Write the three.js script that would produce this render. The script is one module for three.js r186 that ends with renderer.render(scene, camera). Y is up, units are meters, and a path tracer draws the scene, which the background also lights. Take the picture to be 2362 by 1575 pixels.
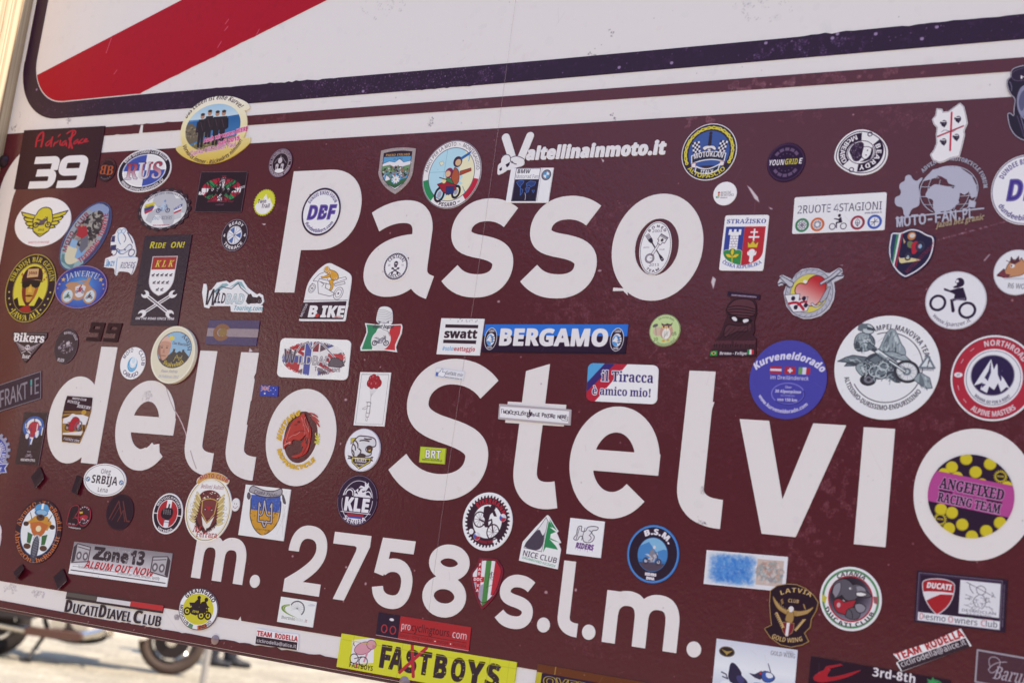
import * as THREE from 'three';
import { mergeGeometries, mergeVertices } from 'three/addons/utils/BufferGeometryUtils.js';
import { MarchingCubes } from 'three/addons/objects/MarchingCubes.js';

// ---------------------------------------------------------------- camera, sky, sun, exposure
const SIGN_Y = 1.62;                       // height of the sign chart's origin above the ground
const scene = new THREE.Scene();
const renderer = new THREE.WebGLRenderer({ antialias: true });
renderer.setSize(1024, 682);
renderer.toneMapping = THREE.LinearToneMapping;
renderer.toneMappingExposure = 2.02;
renderer.shadowMap.enabled = true;
renderer.shadowMap.type = THREE.PCFSoftShadowMap;

const camera = new THREE.PerspectiveCamera(27.733, 1024 / 682, 0.05, 900);
const CAM_R = new THREE.Vector3(0.859445, 0.126229, -0.495399);    // right, up and forward of the camera
const CAM_U = new THREE.Vector3(-0.025829, 0.978522, 0.20452);
const CAM_F = new THREE.Vector3(-0.510575, 0.162978, -0.844246);
camera.position.set(0.867978, SIGN_Y - 0.277063, 1.435218);
camera.up.copy(CAM_U);
camera.lookAt(camera.position.clone().add(CAM_F));
camera.focus = 1.8;
camera.userData.fStop = 6.4;
camera.updateMatrixWorld();

const SUN = new THREE.Vector3(0.64, 0.77, -0.03).normalize();
{
  const W = 256, H = 128, px = new Float32Array(W * H * 4), v = new THREE.Vector3();
  const mix = (a, b, k) => a + (b - a) * k;
  for (let j = 0; j < H; j++) for (let i = 0; i < W; i++) {
    const el = ((j + 0.5) / H - 0.5) * Math.PI, az = ((i + 0.5) / W - 0.5) * 2 * Math.PI;
    v.set(Math.cos(el) * Math.cos(az), Math.sin(el), Math.cos(el) * Math.sin(az));
    const h = Math.max(0, v.y), k = Math.pow(1 - h, 3.6), s = Math.pow(Math.max(0, v.dot(SUN)), 24) * 0.5;
    const o = (j * W + i) * 4, low = v.y < 0 ? 0.55 : 1;
    px[o] = (mix(0.31, 0.92, k) + s) * low;
    px[o + 1] = (mix(0.41, 0.93, k) + s) * low;
    px[o + 2] = (mix(0.66, 0.97, k) + s) * low;
    px[o + 3] = 1;
  }
  const sky = new THREE.DataTexture(px, W, H, THREE.RGBAFormat, THREE.FloatType);
  sky.mapping = THREE.EquirectangularReflectionMapping;
  sky.magFilter = THREE.LinearFilter; sky.minFilter = THREE.LinearFilter;
  sky.needsUpdate = true;
  scene.background = sky; scene.environment = sky;
}
const sun = new THREE.DirectionalLight(0xffeed8, 5);
sun.position.copy(SUN).multiplyScalar(60);
sun.castShadow = true;
sun.shadow.mapSize.set(4096, 4096);
Object.assign(sun.shadow.camera, { left: -25, right: 25, top: 25, bottom: -25, near: 1, far: 160 });
sun.shadow.bias = -0.0004;
scene.add(sun, sun.target);

// ---------------------------------------------------------------- small helpers
let seed = 20150718;
const rnd = () => { seed = (seed + 0x6d2b79f5) | 0; let t = Math.imul(seed ^ (seed >>> 15), 1 | seed); t = (t + Math.imul(t ^ (t >>> 7), 61 | t)) ^ t; return ((t ^ (t >>> 14)) >>> 0) / 4294967296; };
const rr = (a, b) => a + (b - a) * rnd();
const names = new Map();
const numbered = (n) => { const k = names.get(n) || 0; names.set(n, k + 1); return k ? n + '_' + String(k).padStart(3, '0') : n; };
function tag(o, label, category, group) { o.userData.label = label; if (category) o.userData.category = category; if (group) o.userData.group = group; return o; }
function mesh(name, geo, mat, parent) {
  const m = new THREE.Mesh(geo, mat);
  m.name = parent && parent !== scene ? name : numbered(name);
  m.castShadow = m.receiveShadow = true;
  (parent || scene).add(m);
  return m;
}
function group(name, x, y, z) { const g = new THREE.Group(); g.name = numbered(name); g.position.set(x, y, z); scene.add(g); return g; }
const canvas = (w, h) => { const k = document.createElement('canvas'); k.width = w; k.height = h; return k; };

// The face of the sign is charted in centimetres: x to the right, y down, origin where the lens axis meets it.
const F_PX = 3190.146;
function viewRay(px, py) {                 // direction through a point of the photograph (2362 x 1575)
  return CAM_F.clone().addScaledVector(CAM_R, (px - 1181) / F_PX).addScaledVector(CAM_U, -(py - 787.5) / F_PX);
}
function chart(px, py) {
  const d = viewRay(px, py), k = -camera.position.z / d.z;
  return [(camera.position.x + d.x * k) * 100, (SIGN_Y - camera.position.y - d.y * k) * 100];
}
function onGround(px, py) { const d = viewRay(px, py), k = -camera.position.y / d.y; return camera.position.clone().addScaledVector(d, k); }
const COL = [0, 580, 1160, 1742], ROW = [0, 390, 780, 1162], ZS = 3.794;
const tilePx = (c, r, x, y) => [COL[c] + x / ZS, ROW[r] + y / ZS];
const world = (x, y, z) => [x * 0.01, SIGN_Y - y * 0.01, z];
function jacobian(px, py) {                // photograph pixels per centimetre of the face
  const [x, y] = chart(px, py), w2p = (a, b) => {
    const v = new THREE.Vector3(...world(a, b, 0)).sub(camera.position), f = v.dot(CAM_F);
    return [1181 + F_PX * v.dot(CAM_R) / f, 787.5 - F_PX * v.dot(CAM_U) / f];
  };
  const a = w2p(x + 0.5, y), b = w2p(x - 0.5, y), d = w2p(x, y + 0.5), e = w2p(x, y - 0.5);
  return [a[0] - b[0], d[0] - e[0], a[1] - b[1], d[1] - e[1]];
}

// Outline of what a canvas shows (alpha above one half), as loops in canvas pixels.
function outline(cv) {
  const w = cv.width, h = cv.height, data = cv.getContext('2d').getImageData(0, 0, w, h).data;
  const A = (x, y) => (x < 0 || y < 0 || x >= w || y >= h ? 0 : data[(y * w + x) * 4 + 3] / 255);
  const next = new Map(), pos = new Map(), L = 0.5;
  const key = (x, y, s) => ((y + 2) * (w + 4) + x + 2) * 2 + s;
  const cut = (x, y, s) => {               // s 0: between (x,y) and (x+1,y); s 1: between (x,y) and (x,y+1)
    const k = key(x, y, s);
    if (!pos.has(k)) { const a = A(x, y), b = s ? A(x, y + 1) : A(x + 1, y), t = (L - a) / (b - a); pos.set(k, s ? [x, y + t] : [x + t, y]); }
    return k;
  };
  const link = (a, b) => { next.set(a, b); };
  for (let y = -1; y < h; y++) for (let x = -1; x < w; x++) {
    const n = (A(x, y) > L ? 8 : 0) | (A(x + 1, y) > L ? 4 : 0) | (A(x + 1, y + 1) > L ? 2 : 0) | (A(x, y + 1) > L ? 1 : 0);
    if (!n || n === 15) continue;
    const T = () => cut(x, y, 0), B = () => cut(x, y + 1, 0), l = () => cut(x, y, 1), r = () => cut(x + 1, y, 1);
    switch (n) {
      case 8: link(l(), T()); break; case 4: link(T(), r()); break; case 2: link(r(), B()); break; case 1: link(B(), l()); break;
      case 12: link(l(), r()); break; case 6: link(T(), B()); break; case 3: link(r(), l()); break; case 9: link(B(), T()); break;
      case 7: link(T(), l()); break; case 11: link(r(), T()); break; case 13: link(B(), r()); break; case 14: link(l(), B()); break;
      case 10: link(l(), T()); link(r(), B()); break; case 5: link(T(), r()); link(B(), l()); break;
    }
  }
  const loops = [];
  for (const start of [...next.keys()]) {
    if (!next.has(start)) continue;
    const pts = [];
    for (let k = start; next.has(k);) { pts.push(pos.get(k)); const n = next.get(k); next.delete(k); k = n; }
    if (pts.length > 5) loops.push(pts);
  }
  return loops;
}
function simplify(pts, tol) {              // Ramer-Douglas-Peucker on a closed loop
  const far = (a, b, lo, hi, out) => {
    let best = tol, at = -1; const dx = b[0] - a[0], dy = b[1] - a[1], len = Math.hypot(dx, dy) || 1e-9;
    for (let i = lo + 1; i < hi; i++) { const d = Math.abs((pts[i][0] - a[0]) * dy - (pts[i][1] - a[1]) * dx) / len; if (d > best) { best = d; at = i; } }
    if (at < 0) return;
    far(a, pts[at], lo, at, out); out.push(at); far(pts[at], b, at, hi, out);
  };
  let m = 0, mi = 0;
  pts.forEach((q, i) => { const d = Math.hypot(q[0] - pts[0][0], q[1] - pts[0][1]); if (d > m) { m = d; mi = i; } });
  const out = [0]; far(pts[0], pts[mi], 0, mi, out); out.push(mi);
  const tail = []; const q = pts.concat([pts[0]]);
  const far2 = (lo, hi) => { let best = tol, at = -1; const a = q[lo], b = q[hi], dx = b[0] - a[0], dy = b[1] - a[1], len = Math.hypot(dx, dy) || 1e-9; for (let i = lo + 1; i < hi; i++) { const d = Math.abs((q[i][0] - a[0]) * dy - (q[i][1] - a[1]) * dx) / len; if (d > best) { best = d; at = i; } } if (at < 0) return; far2(lo, at); tail.push(at); far2(at, hi); };
  far2(mi, pts.length);
  return out.concat(tail).map((i) => pts[i]);
}
const area = (p) => { let s = 0; for (let i = 0; i < p.length; i++) { const a = p[i], b = p[(i + 1) % p.length]; s += a[0] * b[1] - b[0] * a[1]; } return s / 2; };
const inside = (q, p) => { let k = false; for (let i = 0, j = p.length - 1; i < p.length; j = i++) if ((p[i][1] > q[1]) !== (p[j][1] > q[1]) && q[0] < (p[j][0] - p[i][0]) * (q[1] - p[i][1]) / (p[j][1] - p[i][1]) + p[i][0]) k = !k; return k; };
function nest(loops) {                     // outer loops with the holes that lie in them
  const big = loops.filter((l) => Math.abs(area(l)) > 1e-6).sort((a, b) => Math.abs(area(b)) - Math.abs(area(a)));
  const out = [];
  for (const l of big) {
    const depth = big.filter((m) => m !== l && Math.abs(area(m)) > Math.abs(area(l)) && inside(l[0], m)).length;
    if (depth % 2 === 0) out.push({ o: l, h: [] });
    else { let host = null; for (const s of out) if (inside(l[0], s.o)) host = s; if (host) host.h.push(l); }
  }
  return out;
}
// A thin sheet with an edge: shapes in face centimetres, front at z1, back at z0.
function sheet(shapes, z0, z1, uvAt, edgeUv) {
  const P = [], N = [], U = [], U1 = [], I = [];
  const push = (x, y, z, n, uv) => { P.push(...world(x, y, z)); N.push(...n); U.push(...uv); U1.push(x * 0.01, -y * 0.01); return P.length / 3 - 1; };
  for (const s of shapes) {
    const o = s.o.map(([x, y]) => new THREE.Vector2(x, -y)), h = s.h.map((l) => l.map(([x, y]) => new THREE.Vector2(x, -y)));
    if (THREE.ShapeUtils.isClockWise(o)) o.reverse();
    h.forEach((l) => { if (!THREE.ShapeUtils.isClockWise(l)) l.reverse(); });
    const faces = THREE.ShapeUtils.triangulateShape(o, h), all = o.concat(...h), base = P.length / 3;
    for (const q of all) push(q.x, -q.y, z1, [0, 0, 1], uvAt(q.x, -q.y));
    for (const f of faces) I.push(base + f[0], base + f[1], base + f[2]);
    for (const l of [o, ...h]) for (let i = 0; i < l.length; i++) {
      const a = l[i], b = l[(i + 1) % l.length], d = Math.hypot(b.x - a.x, b.y - a.y) || 1, n = [(b.y - a.y) / d, -(b.x - a.x) / d, 0];
      const ua = edgeUv ? edgeUv(a.x, -a.y) : uvAt(a.x, -a.y), ub = edgeUv ? edgeUv(b.x, -b.y) : uvAt(b.x, -b.y);
      const v0 = push(a.x, -a.y, z1, n, ua), v1 = push(b.x, -b.y, z1, n, ub), v2 = push(b.x, -b.y, z0, n, ub), v3 = push(a.x, -a.y, z0, n, ua);
      I.push(v0, v3, v1, v1, v3, v2);
    }
  }
  const g = new THREE.BufferGeometry();
  g.setAttribute('position', new THREE.Float32BufferAttribute(P, 3));
  g.setAttribute('normal', new THREE.Float32BufferAttribute(N, 3));
  g.setAttribute('uv', new THREE.Float32BufferAttribute(U, 2));
  g.setAttribute('uv1', new THREE.Float32BufferAttribute(U1, 2));
  g.setIndex(I);
  return g;
}
// Periodic value noise, n cells a side
function noiseGrid(n) { const g = Array.from({ length: n * n }, rnd); return (x, y) => { x = ((x % n) + n) % n; y = ((y % n) + n) % n; const i = Math.floor(x), j = Math.floor(y), f = x - i, h = y - j, a = f * f * (3 - 2 * f), b = h * h * (3 - 2 * h), q = (p, r) => g[(r % n) * n + (p % n)]; return (q(i, j) * (1 - a) + q(i + 1, j) * a) * (1 - b) + (q(i, j + 1) * (1 - a) + q(i + 1, j + 1) * a) * b; }; }
function dataTexture(n, at, srgb) {
  const d = new Uint8Array(n * n * 4);
  for (let y = 0; y < n; y++) for (let x = 0; x < n; x++) { const c = at(x / n, y / n), o = (y * n + x) * 4; d[o] = c[0] * 255; d[o + 1] = c[1] * 255; d[o + 2] = c[2] * 255; d[o + 3] = 255; }
  const t = new THREE.DataTexture(d, n, n); t.wrapS = t.wrapT = THREE.RepeatWrapping; t.magFilter = THREE.LinearFilter; t.minFilter = THREE.LinearMipmapLinearFilter; t.generateMipmaps = true;
  if (srgb) t.colorSpace = THREE.SRGBColorSpace; t.needsUpdate = true; return t;
}
function canvasTexture(cv) { const t = new THREE.CanvasTexture(cv); t.colorSpace = THREE.SRGBColorSpace; t.anisotropy = 8; return t; }

// ---------------------------------------------------------------- the sign
// Fine orange-peel relief of the sprayed film, in metres (0.26 m per repeat)
const peelA = noiseGrid(110), peelB = noiseGrid(56), peelC = noiseGrid(9);
const peel = dataTexture(512, (u, v) => { const k = 0.45 * peelA(u * 110, v * 110) + 0.43 * peelB(u * 56, v * 56) + 0.12 * peelC(u * 9, v * 9); return [k, k, k]; });
peel.channel = 1; peel.repeat.set(1 / 0.26, 1 / 0.26);

const FACE = { x0: -102, x1: 66, y0: -58, y1: 46 };              // the charted part of the face that carries a film texture
const faceUv = (x, y) => [(x - FACE.x0) / (FACE.x1 - FACE.x0), 1 - (y - FACE.y0) / (FACE.y1 - FACE.y0)];
const FS = 2048 / (FACE.x1 - FACE.x0);                            // texture pixels per centimetre
function filmCanvas(base) {
  const k = canvas(2048, Math.round((FACE.y1 - FACE.y0) * FS)), g = k.getContext('2d');
  g.fillStyle = base; g.fillRect(0, 0, k.width, k.height);
  g.setTransform(FS, 0, 0, FS, -FACE.x0 * FS, -FACE.y0 * FS);
  return [k, g];
}
const patchNoise = noiseGrid(64);
// residue of old stickers: grains that gather in clumps inside a patch
function residue(g, x, y, rx, ry, n, alpha, col, size = 0.13) {
  for (let i = 0; i < n; i++) {
    const a = rr(0, 6.283), q = Math.sqrt(rnd()), px = x + Math.cos(a) * rx * q, py = y + Math.sin(a) * ry * q;
    if (patchNoise(px * 1.7 + 31, py * 1.7 + 17) < 0.42 + 0.25 * q) continue;
    g.fillStyle = `rgba(${col},${(alpha * rr(0.2, 0.9)).toFixed(3)})`;
    g.beginPath(); g.ellipse(px, py, size * rr(0.4, 1.6), size * rr(0.3, 1.2), rr(0, 3), 0, 7); g.fill();
  }
}
function chip(g, pts, col) { g.fillStyle = col; g.beginPath(); pts.forEach(([c, r, x, y], i) => { const q = chart(...tilePx(c, r, x, y)); i ? g.lineTo(...q) : g.moveTo(...q); }); g.fill(); }
const [brownCv, bg] = filmCanvas('#551624');
{
  for (let i = 0; i < 1600; i++) { const x = rr(-102, 66), y = rr(-34, 46); residue(bg, x, y, rr(1, 6), rr(1, 4), 16, 0.05, rnd() < 0.5 ? '190,140,150' : '30,5,15', rr(0.1, 0.4)); }
  const P = [[2, 1, 450, 1290, 5, 3, 900, 0.3], [2, 1, 750, 1180, 5, 4, 900, 0.3], [2, 1, 1150, 1200, 3, 5, 700, 0.34], [2, 1, 900, 420, 4, 2.5, 600, 0.3], [2, 1, 830, 560, 5, 2.6, 600, 0.22], [2, 2, 1230, 130, 4, 3, 500, 0.25], [2, 2, 1600, 100, 4, 4, 900, 0.36],
    [2, 2, 2060, 250, 4, 4, 900, 0.36], [2, 2, 1450, 640, 4, 4, 500, 0.24], [2, 2, 900, 500, 3, 3, 300, 0.15], [3, 2, 750, 1180, 5, 4, 1100, 0.36], [3, 2, 560, 1450, 4, 4, 900, 0.34], [3, 2, 1330, 1030, 4, 6, 1000, 0.32], [3, 2, 2100, 800, 6, 3, 900, 0.3], [3, 3, 520, 160, 3, 6, 900, 0.3], [3, 3, 440, 480, 2, 5, 600, 0.3],
    [3, 2, 650, 520, 2, 3, 400, 0.3], [3, 2, 1500, 620, 4, 2.6, 600, 0.24], [3, 1, 650, 780, 5, 3, 500, 0.22], [3, 1, 1050, 800, 4, 3, 500, 0.22], [3, 1, 1300, 1050, 5, 3, 500, 0.2], [3, 0, 1250, 1020, 4, 2, 500, 0.3], [3, 0, 400, 1000, 3, 1.2, 300, 0.3], [3, 0, 1180, 620, 5, 0.9, 700, 0.4], [3, 0, 560, 690, 5, 0.8, 600, 0.34], [3, 0, 100, 760, 4, 0.7, 400, 0.4],
    [2, 0, 2200, 740, 4, 0.8, 500, 0.4], [2, 0, 1660, 1080, 1.6, 0.8, 200, 0.5], [2, 0, 1830, 1045, 1, 0.6, 120, 0.5], [1, 0, 200, 1030, 3, 0.7, 300, 0.3], [1, 0, 1850, 930, 5, 0.7, 500, 0.3], [1, 0, 980, 1400, 3, 2, 300, 0.26], [1, 0, 1450, 1240, 5, 1, 300, 0.2], [1, 1, 150, 350, 4, 0.8, 300, 0.22], [1, 1, 1250, 210, 4, 1.4, 300, 0.2], [0, 3, 1180, 280, 6, 1.2, 300, 0.2], [2, 3, 850, 1270, 5, 1, 300, 0.22], [2, 3, 2140, 930, 1, 6, 400, 0.3],
    [3, 1, 1900, 1350, 4, 3, 500, 0.2], [2, 2, 80, 900, 3, 4, 400, 0.24], [1, 2, 2150, 920, 3, 4, 300, 0.24], [1, 2, 1870, 590, 2, 2, 240, 0.3], [3, 3, 150, 350, 1, 4, 400, 0.25]];
  for (const [c, r, x, y, rx, ry, n, al] of P) residue(bg, ...chart(...tilePx(c, r, x, y)), rx, ry, n * 4, al * 0.62, '172,126,132', 0.062);
  residue(bg, -18, 4, 85, 40, 5200, 0.24, '200,150,155', 0.05);
  for (let i = 0; i < 260; i++) { bg.fillStyle = `rgba(205,165,170,${rr(0.2, 0.75).toFixed(2)})`; bg.beginPath(); bg.arc(rr(-100, 60), rr(-32, 44), rr(0.04, 0.13), 0, 7); bg.fill(); }
  for (let i = 0; i < 150; i++) { const x = rr(-100, 60), y = rr(-28, 44), a = rr(0, 3.1), l = rr(0.4, 3); bg.strokeStyle = `rgba(180,130,140,${rr(0.08, 0.3).toFixed(2)})`; bg.lineWidth = rr(0.03, 0.08); bg.beginPath(); bg.moveTo(x, y); bg.quadraticCurveTo(x + Math.cos(a) * l * 0.5 + 0.1, y + Math.sin(a) * l * 0.5, x + Math.cos(a) * l, y + Math.sin(a) * l); bg.stroke(); }
  const W = '#cfc3c6';                     // places where the brown film is torn off the white one
  chip(bg, [[2, 1, 2138, 140], [2, 1, 2175, 170], [2, 1, 2235, 245], [2, 1, 2250, 295], [2, 1, 2205, 260], [2, 1, 2195, 240]], W);
  chip(bg, [[2, 1, 1840, 940], [2, 1, 1868, 965], [2, 1, 1845, 1055], [2, 1, 1826, 990]], W);
  chip(bg, [[2, 0, 860, 1385], [2, 0, 890, 1405], [2, 0, 880, 1425]], W);
  chip(bg, [[3, 1, 2055, 745], [3, 1, 2063, 750], [3, 1, 2012, 808], [3, 1, 2004, 802]], '#b9a7ae');
  chip(bg, [[3, 1, 120, 330], [3, 1, 160, 350], [3, 1, 140, 355]], W);
  chip(bg, [[1, 1, 85, 478], [1, 1, 125, 478], [1, 1, 122, 490]], W);
  chip(bg, [[0, 1, 2290, 480], [0, 1, 2325, 482], [0, 1, 2310, 492]], W);
  chip(bg, [[1, 3, 640, 735], [1, 3, 648, 738], [1, 3, 640, 750]], W);
  chip(bg, [[3, 1, 735, 840], [3, 1, 775, 838], [3, 1, 770, 848]], '#a08f98');
  const thread = (g, pts, col, w) => { g.strokeStyle = col; g.lineWidth = w; g.beginPath(); pts.forEach(([c, r, x, y], i) => { const q = chart(...tilePx(c, r, x, y)); i ? g.lineTo(...q) : g.moveTo(...q); }); g.stroke(); };
  thread(bg, [[0, 2, 1528, 635], [0, 2, 1560, 685], [0, 2, 1590, 745], [0, 2, 1625, 835], [0, 2, 1632, 870]], 'rgba(222,210,212,.9)', 0.16);
  chip(bg, [[0, 2, 2175, 125], [0, 2, 2185, 85], [0, 2, 2215, 118]], W); chip(bg, [[0, 2, 2200, 122], [0, 2, 2235, 85], [0, 2, 2268, 90], [0, 2, 2260, 128]], '#6a4246');
  for (let i = 0; i < 26; i++) chip(bg, [[0, 3, 215 + i * 9, 968 + i * 3.2], [0, 3, 219 + i * 9, 968 + i * 3.2 - rr(0, 8)], [0, 3, 223 + i * 9, 984 + i * 3.2 + rr(-8, 8)]], W);
  for (const [x, y] of [[770, 1030], [880, 1110], [1270, 1075], [1170, 1100], [1200, 1165], [1960, 1215], [1850, 1215]]) chip(bg, [[0, 3, x, y], [0, 3, x + 8, y - 5], [0, 3, x - 8, y + 22]], W);
  for (const [c, r, x, y] of [[1, 3, 415, 1150], [1, 3, 360, 460], [1, 2, 780, 925], [1, 2, 825, 540], [1, 3, 830, 555], [1, 3, 1000, 700], [2, 3, 380, 775], [2, 3, 640, 755], [1, 1, 2165, 1160], [2, 1, 850, 890]]) { const q = chart(...tilePx(c, r, x, y)); bg.fillStyle = 'rgba(205,180,184,.75)'; bg.beginPath(); bg.ellipse(q[0], q[1], rr(0.12, 0.26), rr(0.1, 0.2), 0, 0, 7); bg.fill(); }
  for (let i = 0; i < 26; i++) { const q = chart(...tilePx(3, 1, 1610 + i * 23, 620 - i * 6.2)); bg.fillStyle = `rgba(190,165,175,${rr(0.1, 0.7).toFixed(2)})`; bg.beginPath(); bg.ellipse(q[0], q[1], rr(0.05, 0.22), rr(0.04, 0.1), 0, 0, 7); bg.fill(); }
}
const [whiteCv, wg] = filmCanvas('#e9e2e0');
{
  for (let i = 0; i < 900; i++) residue(wg, rr(-102, 66), rr(-58, 46), rr(2, 9), rr(1, 6), 12, 0.05, ['170,150,150', '205,190,170', '150,150,165'][i % 3], rr(0.15, 0.6));
  for (let i = 0; i < 320; i++) { wg.fillStyle = `rgba(110,90,100,${rr(0.1, 0.5).toFixed(2)})`; wg.beginPath(); wg.arc(rr(-100, 62), rr(-57, 44), rr(0.03, 0.1), 0, 7); wg.fill(); }
  for (const [c, r, x, y] of [[0, 0, 150, 1010], [0, 0, 120, 1115], [0, 0, 600, 1050], [2, 0, 760, 475], [2, 0, 805, 450], [2, 0, 930, 300], [2, 0, 950, 1035], [1, 0, 1560, 1065], [1, 0, 1130, 580], [2, 3, 1760, 170]]) residue(wg, ...chart(...tilePx(c, r, x, y)), 0.7, 0.7, 60, 0.7, '90,75,85', 0.08);
  for (const pts of [[[0, 2, 1452, 410], [0, 2, 1465, 470], [0, 2, 1490, 545], [0, 2, 1530, 640]], [[0, 2, 1668, 985], [0, 2, 1690, 1060], [0, 2, 1720, 1145]]]) { wg.strokeStyle = 'rgba(120,98,100,.75)'; wg.lineWidth = 0.1; wg.beginPath(); pts.forEach(([c, r, x, y], i) => { const q = chart(...tilePx(c, r, x, y)); i ? wg.lineTo(...q) : wg.moveTo(...q); }); wg.stroke(); }
  for (const [c, r, x, y, a, b2] of [[0, 3, 85, 745, 1.6, 0.8], [0, 3, 330, 790, 2, 0.5], [0, 3, 1545, 990, 0.5, 0.4], [0, 2, 1290, 520, 1, 1], [2, 2, 1760, 1340, 1.4, 0.6], [1, 0, 1150, 60, 4, 2], [2, 0, 2280, 60, 4, 2]]) residue(wg, ...chart(...tilePx(c, r, x, y)), a, b2, 260, 0.3, '130,118,126', 0.09);
  for (let i = 0; i < 120; i++) { const x = rr(-100, 60), y = rr(-57, 44), a = rr(0, 3.1), l = rr(0.5, 4); wg.strokeStyle = `rgba(140,120,128,${rr(0.06, 0.22).toFixed(2)})`; wg.lineWidth = rr(0.03, 0.07); wg.beginPath(); wg.moveTo(x, y); wg.lineTo(x + Math.cos(a) * l, y + Math.sin(a) * l); wg.stroke(); }
}
const [darkCv, dg] = filmCanvas('#2a082b');
{
  for (let i = 0; i < 500; i++) residue(dg, rr(-100, 62), rr(-38, -33), rr(1, 5), rr(0.5, 2), 14, 0.08, '150,120,160', rr(0.1, 0.3));
  for (let i = 0; i < 900; i++) { const x = rnd() < 0.6 ? rr(-40, -8) : rr(-98, 62); dg.fillStyle = `rgba(185,160,185,${rr(0.15, 0.6).toFixed(2)})`; dg.beginPath(); dg.arc(x, rr(-37, -34), rr(0.03, 0.1), 0, 7); dg.fill(); }
  for (const [c, r, x, y] of [[3, 0, 1060, 298], [3, 0, 1595, 238], [3, 0, 680, 335], [3, 0, 725, 298], [3, 0, 1465, 340], [3, 0, 97, 378], [1, 0, 978, 800], [2, 0, 1020, 592], [2, 0, 1480, 552], [0, 0, 318, 785]]) { const q = chart(...tilePx(c, r, x, y)); dg.fillStyle = 'rgba(170,150,185,.85)'; dg.beginPath(); dg.ellipse(q[0], q[1], 0.22, 0.2, 0, 0, 7); dg.fill(); }
  residue(dg, ...chart(...tilePx(3, 0, 480, 440)), 7, 1.4, 900, 0.42, '150,130,175', 0.09);
  residue(dg, ...chart(...tilePx(1, 0, 2050, 640)), 6, 1.4, 700, 0.25, '150,120,160', 0.09);
}
const [redCv, rg] = filmCanvas('#ae0022');
{
  for (let i = 0; i < 400; i++) residue(rg, rr(-98, -30), rr(-58, -36), rr(2, 8), rr(1, 5), 12, 0.06, i % 2 ? '90,0,20' : '210,40,60', rr(0.2, 0.5));
  for (const [x, y, l] of [[950, 400, 2.6], [1008, 632, 0.8], [1985, 190, 0.8], [1920, 390, 1], [2250, 295, 1.4], [1980, 250, 0.7]]) { const q = chart(...tilePx(0, 0, x, y)); rg.strokeStyle = 'rgba(225,150,160,.8)'; rg.lineWidth = 0.12; rg.beginPath(); rg.moveTo(q[0] - 0.3, q[1] + l / 2); rg.lineTo(q[0] + 0.3, q[1] - l / 2); rg.stroke(); }
}
const film = (cv, rough, bump, spec = 0.8, coat = 0) => new THREE.MeshPhysicalMaterial({ map: canvasTexture(cv), roughness: rough, bumpMap: peel, bumpScale: bump, clearcoat: coat, clearcoatRoughness: 0.2, specularIntensity: spec });
const M = {
  brown: film(brownCv, 0.2, 0.00015), white: film(whiteCv, 0.4, 0.00006), dark: film(darkCv, 0.3, 0.00008, 0.55), red: film(redCv, 0.34, 0.00006, 0.3),
  rim: new THREE.MeshStandardMaterial({ color: '#4a1f2a', roughness: 0.45, bumpMap: peel, bumpScale: 0.0001 }),
  seam: new THREE.MeshPhysicalMaterial({ color: '#c3a9ae', roughness: 0.35, transparent: true, opacity: 0.2 }),
};
const arc = (x, y, r, a0, a1, n = 14) => Array.from({ length: n + 1 }, (_, i) => { const a = a0 + (a1 - a0) * i / n; return [x + Math.cos(a) * r, y + Math.sin(a) * r]; });
const PI = Math.PI;
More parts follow.
